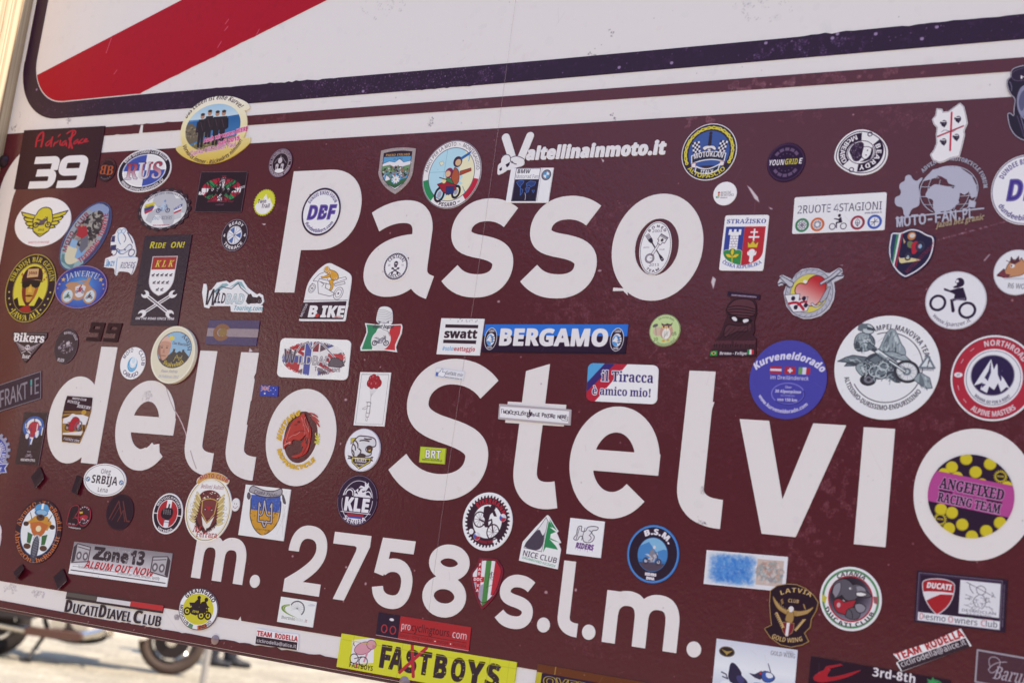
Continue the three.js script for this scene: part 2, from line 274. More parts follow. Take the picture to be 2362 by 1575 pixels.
// the nibbled edge that a plotted film gets with the years
const rough = (a, b, amp, step = 0.9) => { const n = Math.ceil(Math.hypot(b[0] - a[0], b[1] - a[1]) / step), o = []; for (let i = 0; i < n; i++) { const k = i / n; o.push([a[0] + (b[0] - a[0]) * k, a[1] + (b[1] - a[1]) * k + (rnd() < 0.4 ? rr(-amp, amp) : 0)]); } return o; };
const RIGHT = 104, TOP = -96;
const sign = group('road_sign', 0, 0, 0);
tag(sign, 'large brown and white mountain pass road sign covered with stickers, fixed to a wooden post', 'road sign');
{
  const whiteBack = sheet([{ o: [[-101.15, TOP], [RIGHT, TOP], [RIGHT, 42.5], [-101.15, 42.5]], h: [] }], -0.022, 0, faceUv);
  mesh('panel', whiteBack, M.white, sign);
  // brown edge strip: everything of the lower half outside the white line
  const outer = [[-101.1, -32.1], ...rough([-72.9, -32], [-60, -32], 0.12), [RIGHT - 0.1, -32.1], [RIGHT - 0.1, 42.45], [-101.1, 42.45]];
  const line = [...arc(-91.4, -21.6, 9, PI, 1.5 * PI), ...rough([-80, -30.6], [-70.9, -30.6], 0.1, 0.5), [-70.85, -30.6], [-70.75, -31.95], [-70.2, -31.95], [-70.05, -30.65], ...arc(92.4, -21.6, 9, -PI / 2, 0), ...arc(92.4, 32.2, 9, 0, PI / 2), ...rough([-16, 41.05], [-40, 41.25], 0.16), ...rough([-44, 41.3], [-60, 41.45], 0.1, 0.6), ...arc(-91.4, 32.4, 9, PI / 2, PI)];
  mesh('edge_strip', sheet([{ o: outer, h: [line] }], 0.0001, 0.0006, faceUv), M.brown, sign);
  const field = [...arc(-88.8, -19.8, 8, PI, 1.5 * PI), [-70, -27.85], ...arc(90.6, -19.75, 8, -PI / 2, 0), ...arc(90.6, 30.4, 8, 0, PI / 2), [-19, 38.42], [-35.8, 38.5], [-36.05, 37.9], [-36.4, 38.5], [-68, 38.6], ...arc(-88.8, 30.7, 8, PI / 2, PI)];
  mesh('brown_field', sheet([{ o: field, h: [] }], 0.0001, 0.0006, faceUv), M.brown, sign);
  // upper half: dark border with round corner, red stripe
  const inner = [[-97.5, -95], ...arc(-89.2, -45, 8.2, PI, PI / 2, 16), [-70, -36.9], ...rough([-57, -36.85], [-33, -36.75], 0.14, 0.7), [0, -36.6], ...rough([33, -36.75], [60, -37], 0.12, 0.8), [96, -36.9], [96, -95]];
  const band = [[-100.2, -95.9], [-100.2, -44.5], ...arc(-89.9, -44.5, 10.4, PI, PI / 2, 18), ...rough([-80, -34.05], [-60, -34], 0.06), ...rough([-20, -33.95], [-4, -33.95], 0.07, 0.5), [60, -34.15], [100, -34.1], [100, -95.9]];
  mesh('dark_border', sheet([{ o: band, h: [inner] }], 0.0001, 0.0006, faceUv), M.dark, sign);
  const red = [...arc(-89.2, -45, 8.0, PI * 0.875, PI / 2, 10), ...[[-73, -37.1]], ...rough([-72.2, -37.15], [-48, -45.3], 0.1), [-38, -48.75], [96, -95], [53, -95], [-66.7, -51.85]];
  mesh('red_stripe', sheet([{ o: red, h: [] }], 0.0001, 0.0006, faceUv), M.red, sign);
  mesh('film_seam', sheet([{ o: [[-6.02, -80], [-5.94, -80], [-5.98, -27.5], [-6.2, -5.4], [-6.44, 2.4], [-6.66, 20], [-6.7, 34], [-6.78, 34], [-6.76, 20], [-6.55, 2.4], [-6.32, -5.4], [-6.1, -27.5]], h: [] }], 0.0013, 0.00138, faceUv), M.seam, sign);
  const lip = new THREE.CylinderGeometry(0.0024, 0.0024, 2.05, 10); lip.rotateZ(PI / 2);
  lip.translate(0.012, SIGN_Y - 0.4268, -0.0035);
  mesh('edge_trim', lip, M.rim, sign);
}
// letters: strokes of the road alphabet in face centimetres, cut out of white film
const GL = {
  o: (g) => { g.lineWidth = 3.05; g.beginPath(); g.ellipse(5.87, 13.8 - 20.05, 4.33, 4.98, 0, 0, 7); g.stroke(); },
  e: (g) => { g.lineWidth = 3.05; g.beginPath(); g.ellipse(5.75, -6.25, 4.22, 4.98, 0, 0.72, 2 * PI + 0.02); g.stroke(); g.fillRect(2.9, -7.55, 8.58, 2.45); g.fillRect(8.45, -7.2, 3.03, 2.1); },
  d: (g) => { g.fillRect(8.5, -17.35, 3.35, 17.35); g.lineWidth = 3.05; g.save(); g.beginPath(); g.rect(-1, -14, 11, 16); g.clip(); g.beginPath(); g.ellipse(5.4, -6.2, 3.9, 5, 0, 0, 7); g.stroke(); g.restore(); },
  l: (g) => { g.lineWidth = 3.2; g.beginPath(); g.moveTo(1.6, -17.35); g.lineTo(1.6, -4.4); g.bezierCurveTo(1.6, -2.5, 2.9, -1.5, 5.6, -1.5); g.stroke(); },
  t: (g) => { g.beginPath(); g.moveTo(2, -16.4); g.lineTo(5.2, -17.4); g.lineTo(5.2, -9); g.lineTo(2, -9); g.fill(); g.fillRect(0, -12.55, 8.1, 2.6); g.lineWidth = 3.2; g.beginPath(); g.moveTo(3.6, -10); g.lineTo(3.6, -4.6); g.bezierCurveTo(3.6, -2.5, 5, -1.05, 8.15, -1.85); g.stroke(); },
  S: (g) => { g.lineWidth = 3.25; g.beginPath(); g.moveTo(13.65, -13.9); g.bezierCurveTo(12.3, -15.2, 10.5, -15.95, 8.3, -15.95); g.bezierCurveTo(5.4, -15.95, 3.3, -14.2, 3.3, -11.95); g.bezierCurveTo(3.3, -9.9, 5, -9.1, 8.2, -8.45); g.bezierCurveTo(11.4, -7.8, 13.1, -7.1, 13.1, -5.3); g.bezierCurveTo(13.1, -2.9, 10.9, -1.4, 7.8, -1.4); g.bezierCurveTo(5, -1.4, 3, -2.4, 1.45, -4.1); g.stroke(); },
  s: (g) => { g.lineWidth = 3.0; g.beginPath(); g.moveTo(9.1, -10.1); g.bezierCurveTo(8.1, -10.8, 6.9, -11.2, 5.6, -11.2); g.bezierCurveTo(3.3, -11.2, 1.95, -10, 1.95, -8.5); g.bezierCurveTo(1.95, -7, 3.3, -6.6, 5.4, -6.3); g.bezierCurveTo(7.6, -5.9, 8.8, -5.3, 8.8, -3.9); g.bezierCurveTo(8.8, -2.2, 7.4, -1.25, 5.3, -1.25); g.bezierCurveTo(3.5, -1.25, 2.2, -1.7, 1, -2.9); g.stroke(); },
  a: (g) => { g.lineWidth = 3.1; g.beginPath(); g.moveTo(0.7, -9.9); g.bezierCurveTo(2.1, -10.8, 3.8, -11.3, 5.4, -11.25); g.bezierCurveTo(7.7, -11.2, 8.5, -9.8, 8.5, -8.2); g.lineTo(8.5, -3.8); g.bezierCurveTo(8.5, -2.1, 9.3, -1.4, 10.9, -1); g.stroke(); g.beginPath(); g.moveTo(8.1, -6.65); g.bezierCurveTo(5.1, -6.6, 1.5, -5.8, 1.5, -3.2); g.bezierCurveTo(1.5, -1.6, 2.9, -1.25, 4.3, -1.25); g.bezierCurveTo(6.3, -1.25, 8.1, -2.3, 8.5, -4.3); g.stroke(); },
  P: (g) => { g.fillRect(0, -17.4, 3.45, 17.4); g.lineWidth = 3.4; g.beginPath(); g.moveTo(1.9, -15.7); g.lineTo(6.4, -15.7); g.bezierCurveTo(9.4, -15.7, 11.0, -14.2, 11.0, -11.8); g.bezierCurveTo(11.0, -9.2, 9.1, -7.7, 6.3, -7.7); g.lineTo(1.9, -7.7); g.stroke(); },
  v: (g) => { g.beginPath(); [[0, -12.3], [3.4, -12.3], [5.75, -3.85], [8.4, -12.3], [12, -12.3], [7.6, 0], [3.8, 0]].forEach((q, i) => (i ? g.lineTo(...q) : g.moveTo(...q))); g.fill(); },
  i: (g) => g.fillRect(0, -12.3, 3.3, 12.3),
  m: (g) => { g.lineWidth = 1.65; const x = 0.82; g.beginPath(); g.moveTo(x, -5.8); g.lineTo(x, 0); for (const k of [0, 3.75]) { g.moveTo(x + k, 0); g.lineTo(x + k, -3.1); g.bezierCurveTo(x + k, -4.6, x + k + 0.9, -5.15, x + k + 1.95, -5.15); g.bezierCurveTo(x + k + 3.2, -5.15, x + k + 3.75, -4.4, x + k + 3.75, -3); g.lineTo(x + k + 3.75, 0); } g.stroke(); },
  dot: (g) => { g.beginPath(); g.arc(0.85, -0.78, 0.85, 0, 7); g.fill(); },
  2: (g) => { g.lineWidth = 1.7; g.beginPath(); g.moveTo(0.85, -5.3); g.bezierCurveTo(0.85, -7.1, 1.65, -7.95, 3.05, -7.95); g.bezierCurveTo(4.55, -7.95, 5.35, -7.1, 5.35, -5.8); g.bezierCurveTo(5.35, -4.2, 3.7, -3, 2.1, -1.9); g.lineTo(0.5, -0.9); g.stroke(); g.beginPath(); [[0.05, 0], [0.05, -1.55], [1.6, -2.4], [2.7, -1.55], [6, -1.55], [6, 0]].forEach((q, i) => (i ? g.lineTo(...q) : g.moveTo(...q))); g.fill(); },
  7: (g) => { g.beginPath(); [[0, -8.4], [5.8, -8.4], [5.8, -7], [2.95, 0], [1.2, 0], [3.75, -6.3], [3.8, -6.75], [3.5, -6.9], [0, -6.9]].forEach((q, i) => (i ? g.lineTo(...q) : g.moveTo(...q))); g.fill(); },
  5: (g) => { g.beginPath(); [[0.6, -8.4], [5.6, -8.4], [5.5, -6.8], [2, -6.8], [1.75, -4.6], [1.4, -3.7], [0, -4]].forEach((q, i) => (i ? g.lineTo(...q) : g.moveTo(...q))); g.fill(); g.lineWidth = 1.65; g.beginPath(); g.moveTo(1.1, -4.4); g.bezierCurveTo(1.7, -5, 2.3, -5.2, 3, -5.2); g.bezierCurveTo(4.4, -5.2, 5.1, -4.2, 5.1, -3); g.bezierCurveTo(5.1, -1.4, 4.3, -0.68, 3.1, -0.68); g.bezierCurveTo(1.8, -0.68, 1, -1.2, 0.78, -2.35); g.stroke(); },
  8: (g) => { g.lineWidth = 1.65; g.beginPath(); g.ellipse(3.25, -6.4, 2.1, 1.35, 0, 0, 7); g.stroke(); g.beginPath(); g.ellipse(3.15, -2.35, 2.32, 1.68, 0, 0, 7); g.stroke(); },
};
function letter(glyph, x, y, k = 1, hurt, lw) {
  const S = 22 * (k < 1 ? 1.8 : 1), W = Math.ceil(18 * k * S), H = Math.ceil(21 * k * S), cv = canvas(W, H), g = cv.getContext('2d');
  const ox = 1.5 * k, oy = 19 * k;
  g.setTransform(S * k, 0, 0, S * k, ox * S, oy * S); g.fillStyle = g.strokeStyle = '#fff';
  GL[glyph](g);
  if (hurt) { g.setTransform(S, 0, 0, S, (ox - x) * S, (oy - y) * S); hurt(g); }
  const shapes = nest(outline(cv).map((l) => simplify(l, 0.3).map(([px, py]) => [px / S - ox + x, py / S - oy + y])));
  return sheet(shapes, 0.0003, 0.0012, faceUv);
}
// a torn or over-hanging bit of a letter: polygon in tile points, taken away or added
const bite = (add, ...polys) => (g) => { g.globalCompositeOperation = add ? 'source-over' : 'destination-out'; for (const q of polys) { g.beginPath(); q.slice(2).forEach((_, i, s) => { if (i % 2) return; const w = chart(...tilePx(q[0], q[1], s[i], s[i + 1])); i ? g.lineTo(...w) : g.moveTo(...w); }); g.fill(); } g.globalCompositeOperation = 'source-over'; };
const both = (...f) => (g) => f.forEach((h) => h(g));
const small = { letterScale: 0.485 };
for (const [glyph, kind, x, y, k, hurt] of [
  ['P', 'letter', -38.9, -5.85, 1], ['a', 'letter', -24.1, -5.7, 1], ['s', 'letter', -11.5, -5.7, 1], ['s', 'letter', 0.2, -5.7, 1],
  ['o', 'letter', 12.3, -5.55, 1, both(bite(true, [2, 1, 972, 1040, 1090, 1050, 1100, 1110, 1060, 1068, 968, 1070]), bite(false, [2, 1, 960, 985, 1000, 1010, 1035, 1022, 985, 1035, 950, 1020]))],
  ['d', 'letter', -79.1, 20.05, 1],
  ['e', 'letter', -64.8, 20.1, 1, bite(true, [0, 2, 1160, 930, 1225, 975, 1250, 968, 1275, 958, 1300, 972, 1340, 935, 1395, 925, 1400, 1060, 1150, 1060])],
  ['l', 'letter', -50.8, 20.05, 1], ['l', 'letter', -43.2, 20.05, 1, bite(false, [0, 2, 2225, 340, 2240, 310, 2275, 300, 2235, 400], [0, 2, 2196, 550, 2230, 545, 2190, 760, 2160, 760])],
  ['o', 'letter', -36.4, 20.05, 1],
  ['S', 'letter', -15.9, 20.05, 1], ['t', 'letter', 0.6, 20.05, 1], ['e', 'letter', 10.05, 20.1, 1], ['l', 'letter', 24.0, 20.15, 1, bite(true, [2, 2, 1835, 565, 1858, 560, 1828, 650, 1815, 650])],
  ['v', 'letter', 30.6, 20.3, 1], ['i', 'letter', 44.5, 20.4, 1], ['o', 'letter', 50.2, 20.6, 1.02],
  ['m', 'letter', -45.7, 33.95, 1], ['dot', 'full_stop', -35.35, 34, 1], ['2', 'numeral', -29.65, 33.95, 1], ['7', 'numeral', -22.6, 33.95, 1], ['5', 'numeral', -15.6, 33.95, 1], ['8', 'numeral', -8, 34, 1],
  ['s', 'letter', 2.6, 34.1, 0.485], ['dot', 'full_stop', 8.35, 34.05, 1], ['l', 'letter', 10.9, 34.05, 0.485, bite(true, [2, 3, 590, 1030, 655, 1052, 656, 1062, 590, 1060])], ['dot', 'full_stop', 14.25, 34.1, 1], ['m', 'letter', 16.85, 34.15, 1], ['dot', 'full_stop', 27.15, 34.25, 1]])
  mesh(kind, letter(glyph, x, y, k, hurt), M.white, sign);
{ // fixings
  const head = (px, py, r, mat) => { const [x, y] = chart(px, py), g = new THREE.LatheGeometry([[0.0001, 0.62], [0.35, 0.58], [0.7, 0.42], [0.93, 0.2], [1, 0], [1, -0.1]].map(([a, b]) => new THREE.Vector2(a * r, b * r)), 20); g.rotateX(PI / 2); g.translate(...world(x, y, 0.001)); mesh('bolt', g, mat, sign); };
  const boltM = new THREE.MeshStandardMaterial({ color: '#2a1626', roughness: 0.4, metalness: 0.5 }), clearM = new THREE.MeshPhysicalMaterial({ color: '#8d7478', roughness: 0.3, metalness: 0.2, clearcoat: 1 });
  head(...tilePx(0, 0, 32, 1412), 0.011, boltM); head(...tilePx(0, 3, 1884, 1190), 0.0065, clearM); head(...tilePx(1, 3, 1345, 1562), 0.008, clearM);
}
// ---------------------------------------------------------------- stickers: a frame on the face, a printed sheet, an outline
const atlases = [], ATLAS = 2048;
let c = null, tile = [0, 0], fr = null;    // the canvas, tile and frame of the sticker being drawn
function cell(w, h) {
  for (const a of atlases) { const s = a.place(w, h); if (s) return [a, ...s]; }
  const cv = canvas(ATLAS, ATLAS), a = { cv, shelves: [], y: 0, place(w, h) {
    let best = null;
    for (const s of this.shelves) if (s.h >= h && s.h < h * 1.35 + 8 && s.x + w <= ATLAS && (!best || s.h < best.h)) best = s;
    if (!best && this.y + h <= ATLAS) { best = { x: 0, y: this.y, h }; this.shelves.push(best); this.y += h; }
    if (!best) return null; const x = best.x; best.x += w; return [x, best.y];
  } };
  a.texture = canvasTexture(cv);
  const mk = (o) => new THREE.MeshPhysicalMaterial({ map: a.texture, bumpMap: peel, ...o });
  a.mats = { gloss: mk({ roughness: 0.22, bumpScale: 0.00006, specularIntensity: 0.5 }), matt: mk({ roughness: 0.38, bumpScale: 0.00006, specularIntensity: 0.35 }), thin: mk({ roughness: 0.26, bumpScale: 0.00018, specularIntensity: 0.6 }), enamel: mk({ roughness: 0.2, bumpScale: 0, specularIntensity: 0.5, clearcoat: 0.2, clearcoatRoughness: 0.08 }) };
  atlases.push(a); return [a, ...a.place(w, h)];
}
function frameOf(s, H) {
  const [kind, col, row, ...n] = s; let O, EX, EY;
  if (kind === 'q') {
    const q = [0, 2, 4, 6].map((i) => chart(...tilePx(col, row, n[i], n[i + 1])));
    O = [0, 1].map((k) => (q[0][k] + q[1][k] + q[2][k] + q[3][k]) / 4);
    EX = [0, 1].map((k) => (q[1][k] + q[2][k] - q[0][k] - q[3][k]) / 2); EY = [0, 1].map((k) => (q[2][k] + q[3][k] - q[0][k] - q[1][k]) / 2);
  } else {
    const rot = ((kind === 'e' ? n[4] : n[4]) || 0) * PI / 180, cs = Math.cos(rot), sn = Math.sin(rot);
    let px, py, a, b;
    if (kind === 'e') {
      [px, py] = tilePx(col, row, (n[0] + n[1]) / 2, (n[2] + n[3]) / 2); const J = jacobian(px, py), w = (n[1] - n[0]) / ZS / 2, h = (n[3] - n[2]) / ZS / 2;
      const A = (J[0] * cs + J[1] * sn) ** 2, B = (-J[0] * sn + J[1] * cs) ** 2, C = (J[2] * cs + J[3] * sn) ** 2, D = (-J[2] * sn + J[3] * cs) ** 2, det = A * D - B * C;
      a = Math.sqrt(Math.max(1e-3, (w * w * D - B * h * h) / det)); b = Math.sqrt(Math.max(1e-3, (A * h * h - C * w * w) / det));
      if (!(a / b < 6 && b / a < 6)) console.log('odd ellipse', s.join(' '), a, b);
    } else { [px, py] = tilePx(col, row, n[0], n[1]); const J = jacobian(px, py); a = n[2] / ZS / 2 / Math.hypot(J[0], J[2]) * 1; b = n[3] / ZS / 2 / Math.hypot(J[1], J[3]); }
    O = chart(px, py); EX = [cs * 2 * a, sn * 2 * a]; EY = [-sn * 2 * b, cs * 2 * b];
  }
  const lx = Math.hypot(...EX), real = 100 * Math.hypot(...EY) / lx, h = H || real;
  const f = { O, ux: EX.map((v) => v / 100), uy: EY.map((v) => v / h), h, w: lx, sy: real / h };
  f.cm = (x, y) => [O[0] + x * f.ux[0] + y * f.uy[0], O[1] + x * f.ux[1] + y * f.uy[1]];
  const det = f.ux[0] * f.uy[1] - f.uy[0] * f.ux[1];
  f.loc = (X, Y) => { const p = X - O[0], q = Y - O[1]; return [(p * f.uy[1] - q * f.uy[0]) / det, (q * f.ux[0] - p * f.ux[1]) / det]; };
  return f;
}
let layer = 0;
const flat = [];
function st(name, label, spec, o, art, groupName) {
  tile = [spec[1], spec[2]];
  // drawings are laid out in the proportions they show from the camera; the frame gives them their real ones
  const n = spec.slice(3), seen = spec[0] === 'q' ? 100 * (Math.hypot(n[6] - n[0], n[7] - n[1]) + Math.hypot(n[4] - n[2], n[5] - n[3])) / (Math.hypot(n[2] - n[0], n[3] - n[1]) + Math.hypot(n[4] - n[6], n[5] - n[7])) : art.length ? 100 * (n[3] - n[2]) / (n[1] - n[0]) : 100;
  const f = fr = frameOf(spec, o.H || seen), h = f.h, pad = o.pad || 3;
  const k = (o.q || 1.7) * f.w * 16 / 100, W = Math.ceil((100 + 2 * pad) * k), ky = k * f.sy, H = Math.ceil((h + 2 * pad) * ky), T = (g, s = 1) => g.setTransform(k * s, 0, 0, ky * s, (50 + pad) * k * s, (h / 2 + pad) * ky * s);
  const own = canvas(W, H); c = own.getContext('2d'); T(c);
  c.lineJoin = c.lineCap = 'round';
  if (o.bg && o.cut !== 'art') { c.fillStyle = o.bg; c.fillRect(-60, -h, 120, 2 * h); }
  art(h);
  // outline
  let shapes;
  const trace = (cv, s) => nest(outline(cv).map((l) => simplify(l, 0.28).map(([px, py]) => f.cm((px + 0.5) / (k * s) - 50 - pad, (py + 0.5) / (ky * s) - h / 2 - pad))));
  if (o.cut === 'art') shapes = trace(own, 1);
  else if (o.cut) {
    const s = 2, m = canvas(W * s, H * s), keep = c; c = m.getContext('2d'); T(c, s); c.lineJoin = c.lineCap = 'round'; c.fillStyle = c.strokeStyle = '#fff'; o.cut(h); c = keep; shapes = trace(m, s);
  } else if (spec[0] === 'e') shapes = [{ o: Array.from({ length: 64 }, (_, i) => { const a = i / 64 * 2 * PI; return f.cm(50 * Math.cos(a), h / 2 * Math.sin(a)); }), h: [] }];
  else {
    const r = o.r || 0.4, y = h / 2; shapes = [{ o: [[50 - r, r - y, -PI / 2], [50 - r, y - r, 0], [r - 50, y - r, PI / 2], [r - 50, r - y, PI]].flatMap(([x, yy, a]) => arc(x, yy, r, a, a + PI / 2, r > 2 ? 8 : 2)).map((q) => f.cm(...q)), h: [] }];
  }
  if (o.bg && o.cut === 'art') { c.globalCompositeOperation = 'destination-over'; c.fillStyle = o.bg; c.fillRect(-60, -h, 120, 2 * h); c.globalCompositeOperation = 'source-over'; }
  if (o.wear !== 0) wear(h, o.wear || 1);
  const [a, x, y] = cell(W, H); a.cv.getContext('2d').drawImage(own, x, y);
  const uv = (X, Y) => { const [u, v] = f.loc(X, Y); return [(x + (u + 50 + pad) * k) / ATLAS, 1 - (y + (v + h / 2 + pad) * ky) / ATLAS]; };
  const up = 0.0017 + (o.z || 0) * 0.0007 + (layer++ % 5) * 0.00004, thick = o.thick || 0;
  let geo;
  if (o.curl) {
    const P = [], N = 12, U = [], I = [], U1 = [];
    for (const s of [0, 1]) for (let j = 0; j <= N; j++) for (let i = 0; i <= N; i++) { const lx = -50 + 100 * i / N, ly = -h / 2 + h * j / N, [X, Y] = f.cm(lx, ly); P.push(...world(X, Y, up + o.curl(i / N, j / N) - s * 0.0003)); U.push(...uv(X, Y)); U1.push(X * 0.01, -Y * 0.01); }
    for (const s of [0, 1]) for (let j = 0; j < N; j++) for (let i = 0; i < N; i++) { const q = s * (N + 1) * (N + 1) + j * (N + 1) + i, t = [q, q + N + 1, q + 1, q + 1, q + N + 1, q + N + 2]; I.push(...(s ? t.reverse() : t)); }
    geo = new THREE.BufferGeometry(); geo.setAttribute('position', new THREE.Float32BufferAttribute(P, 3)); geo.setAttribute('uv', new THREE.Float32BufferAttribute(U, 2)); geo.setAttribute('uv1', new THREE.Float32BufferAttribute(U1, 2)); geo.setIndex(I); geo.computeVertexNormals();
  } else geo = sheet(shapes, 0.0002, up + thick, uv, o.edge ? () => uv(...f.cm(...o.edge)) : null);
  const m = mesh(name, geo, a.mats[o.mat || (rnd() < 0.6 ? 'gloss' : 'matt')], scene);
  tag(m, label, o.cat || 'sticker', groupName);
  flat.push([m, label]);
  return m;
}
// drawing verbs, all in the frame of the sticker (100 units wide, origin in the middle, y down)
const K = '#2b1730', W = '#ece8ea';
const r = (x, y, w, h, f) => { c.fillStyle = f; c.fillRect(x, y, w, h); };
const e = (x, y, rx, ry, f, rot = 0) => { c.fillStyle = f; c.beginPath(); c.ellipse(x, y, rx, ry, rot, 0, 7); c.fill(); };
const eo = (x, y, rx, ry, lw, s, rot = 0, a0 = 0, a1 = 2 * PI) => { c.strokeStyle = s; c.lineWidth = lw; c.beginPath(); c.ellipse(x, y, rx, ry, rot, a0, a1); c.stroke(); };
const ln = (x0, y0, x1, y1, lw, s) => { c.strokeStyle = s; c.lineWidth = lw; c.beginPath(); c.moveTo(x0, y0); c.lineTo(x1, y1); c.stroke(); };
const b = (d, f, s, lw) => { const q = new Path2D(d); if (f) { c.fillStyle = f; c.fill(q); } if (s) { c.strokeStyle = s; c.lineWidth = lw || 1; c.stroke(q); } };
const p = (n, f, s, lw, open) => { c.beginPath(); for (let i = 0; i < n.length; i += 2) i ? c.lineTo(n[i], n[i + 1]) : c.moveTo(n[i], n[i + 1]); if (!open) c.closePath(); if (f) { c.fillStyle = f; c.fill(); } if (s) { c.strokeStyle = s; c.lineWidth = lw || 1; c.stroke(); } };
const Z = (x, y) => fr.loc(...chart(...tilePx(tile[0], tile[1], x, y)));
const inv = (w) => { const v = new THREE.Vector3(...world(w[0], w[1], 0)).sub(camera.position), f = v.dot(CAM_F), x = 1181 + F_PX * v.dot(CAM_R) / f, y = 787.5 - F_PX * v.dot(CAM_U) / f; return [(x - COL[tile[0]]) * ZS, (y - ROW[tile[1]]) * ZS]; };
const zz = (n) => { const o = []; for (let i = 0; i < n.length; i += 2) o.push(...Z(n[i], n[i + 1])); return o; };
const zp = (n, f, s, lw, open) => p(zz(n), f, s, lw, open);
function zs(n, f, s, lw, open) {            // the same, smoothed
  const q = zz(n), m = q.length / 2, at = (i) => [q[(i % m) * 2], q[(i % m) * 2 + 1]], mid = (u, v) => [(u[0] + v[0]) / 2, (u[1] + v[1]) / 2];
  c.beginPath(); if (open) { c.moveTo(...at(0)); for (let i = 1; i < m - 1; i++) c.quadraticCurveTo(...at(i), ...(i === m - 2 ? at(m - 1) : mid(at(i), at(i + 1)))); }
  else { c.moveTo(...mid(at(m - 1), at(0))); for (let i = 0; i < m; i++) c.quadraticCurveTo(...at(i), ...mid(at(i), at(i + 1))); c.closePath(); }
  if (f) { c.fillStyle = f; c.fill(); } if (s) { c.strokeStyle = s; c.lineWidth = lw || 1; c.stroke(); }
}
const FONT = { sans: 'sans-serif', serif: 'serif', mono: 'monospace' };
function t(s, x, y, h, col, o = {}) {      // y is the baseline, h the height of a capital
  const k = h / 0.714 / 20; c.save(); c.translate(x, y); if (o.r) c.rotate(o.r * PI / 180);
  c.font = (o.b === 0 ? '' : 'bold ') + '20px ' + FONT[o.f || 'sans'];
  const m = c.measureText(s).width * k, sx = o.w ? o.w / m : 1, wide = m * sx;
  c.transform(sx * k, 0, -(o.i || 0) * k, k, o.a === 'l' ? 0 : o.a === 'r' ? -wide : -wide / 2, 0);
  c.textAlign = 'left'; c.textBaseline = 'alphabetic';
  if (o.o) { c.strokeStyle = o.o; c.lineWidth = (o.ow || 1) / k; c.strokeText(s, 0, 0); }
  if (col) { c.fillStyle = col; c.fillText(s, 0, 0); }
  c.restore();
}
function a(s, rx, ry, a0, a1, h, col, o = {}) { // along an ellipse; degrees clockwise from the top; right to left turns the letters inward
  const cx = o.x || 0, cy = o.y || 0, n = 240, q = [], L = [0];
  for (let i = 0; i <= n; i++) { const w = (a0 + (a1 - a0) * i / n) * PI / 180; q.push([cx + rx * Math.sin(w), cy - ry * Math.cos(w)]); if (i) L.push(L[i - 1] + Math.hypot(q[i][0] - q[i - 1][0], q[i][1] - q[i - 1][1])); }
  const k = h / 0.714 / 20; c.font = (o.b === 0 ? '' : 'bold ') + '20px ' + FONT[o.f || 'sans']; c.textAlign = 'center'; c.textBaseline = 'alphabetic';
  const adv = [...s].map((g) => c.measureText(g).width * k), tot = adv.reduce((u, v) => u + v, 0), st_ = L[n] / tot, sx = Math.min(1.35, Math.max(0.5, st_));
  let at = 0;
  [...s].forEach((g, i) => {
    const l = (at + adv[i] / 2) * st_; at += adv[i]; let j = L.findIndex((v) => v >= l); if (j < 1) j = 1;
    const f = (l - L[j - 1]) / (L[j] - L[j - 1]), x = q[j - 1][0] + (q[j][0] - q[j - 1][0]) * f, y = q[j - 1][1] + (q[j][1] - q[j - 1][1]) * f;
    c.save(); c.translate(x, y); c.rotate(Math.atan2(q[j][1] - q[j - 1][1], q[j][0] - q[j - 1][0])); c.transform(sx * k, 0, -(o.i || 0) * k, k, 0, 0);
    if (o.o) { c.strokeStyle = o.o; c.lineWidth = (o.ow || 1) / k; c.strokeText(g, 0, 0); }
    c.fillStyle = col; c.fillText(g, 0, 0); c.restore();
  });
}
const star = (x, y, q, f, n = 5, rot = 0) => { const o = []; for (let i = 0; i < 2 * n; i++) { const w = i * PI / n - PI / 2 + rot, d = i % 2 ? q * 0.42 : q; o.push(x + d * Math.cos(w), y + d * Math.sin(w)); } p(o, f); };
const gear = (x, y, r0, r1, n, f, duty = 0.5) => { const o = []; for (let i = 0; i < n; i++) for (const [d, q] of [[0, r0], [0.1, r1], [duty, r1], [duty + 0.1, r0]]) { const w = (i + d) / n * 2 * PI; o.push(x + q * Math.cos(w), y + q * Math.sin(w)); } p(o, f); };
const within = (fn, body) => { c.save(); c.beginPath(); fn(); c.clip(); body(); c.restore(); };
const oval = (x, y, rx, ry) => () => c.ellipse(x, y, rx, ry, 0, 0, 7);
const grad = (x0, y0, x1, y1, ...s) => { const g = c.createLinearGradient(x0, y0, x1, y1); s.forEach((v, i) => g.addColorStop(i / (s.length - 1), v)); return g; };
const radial = (x, y, q, ...s) => { const g = c.createRadialGradient(x, y, 0, x, y, q); s.forEach((v, i) => g.addColorStop(i / (s.length - 1), v)); return g; };
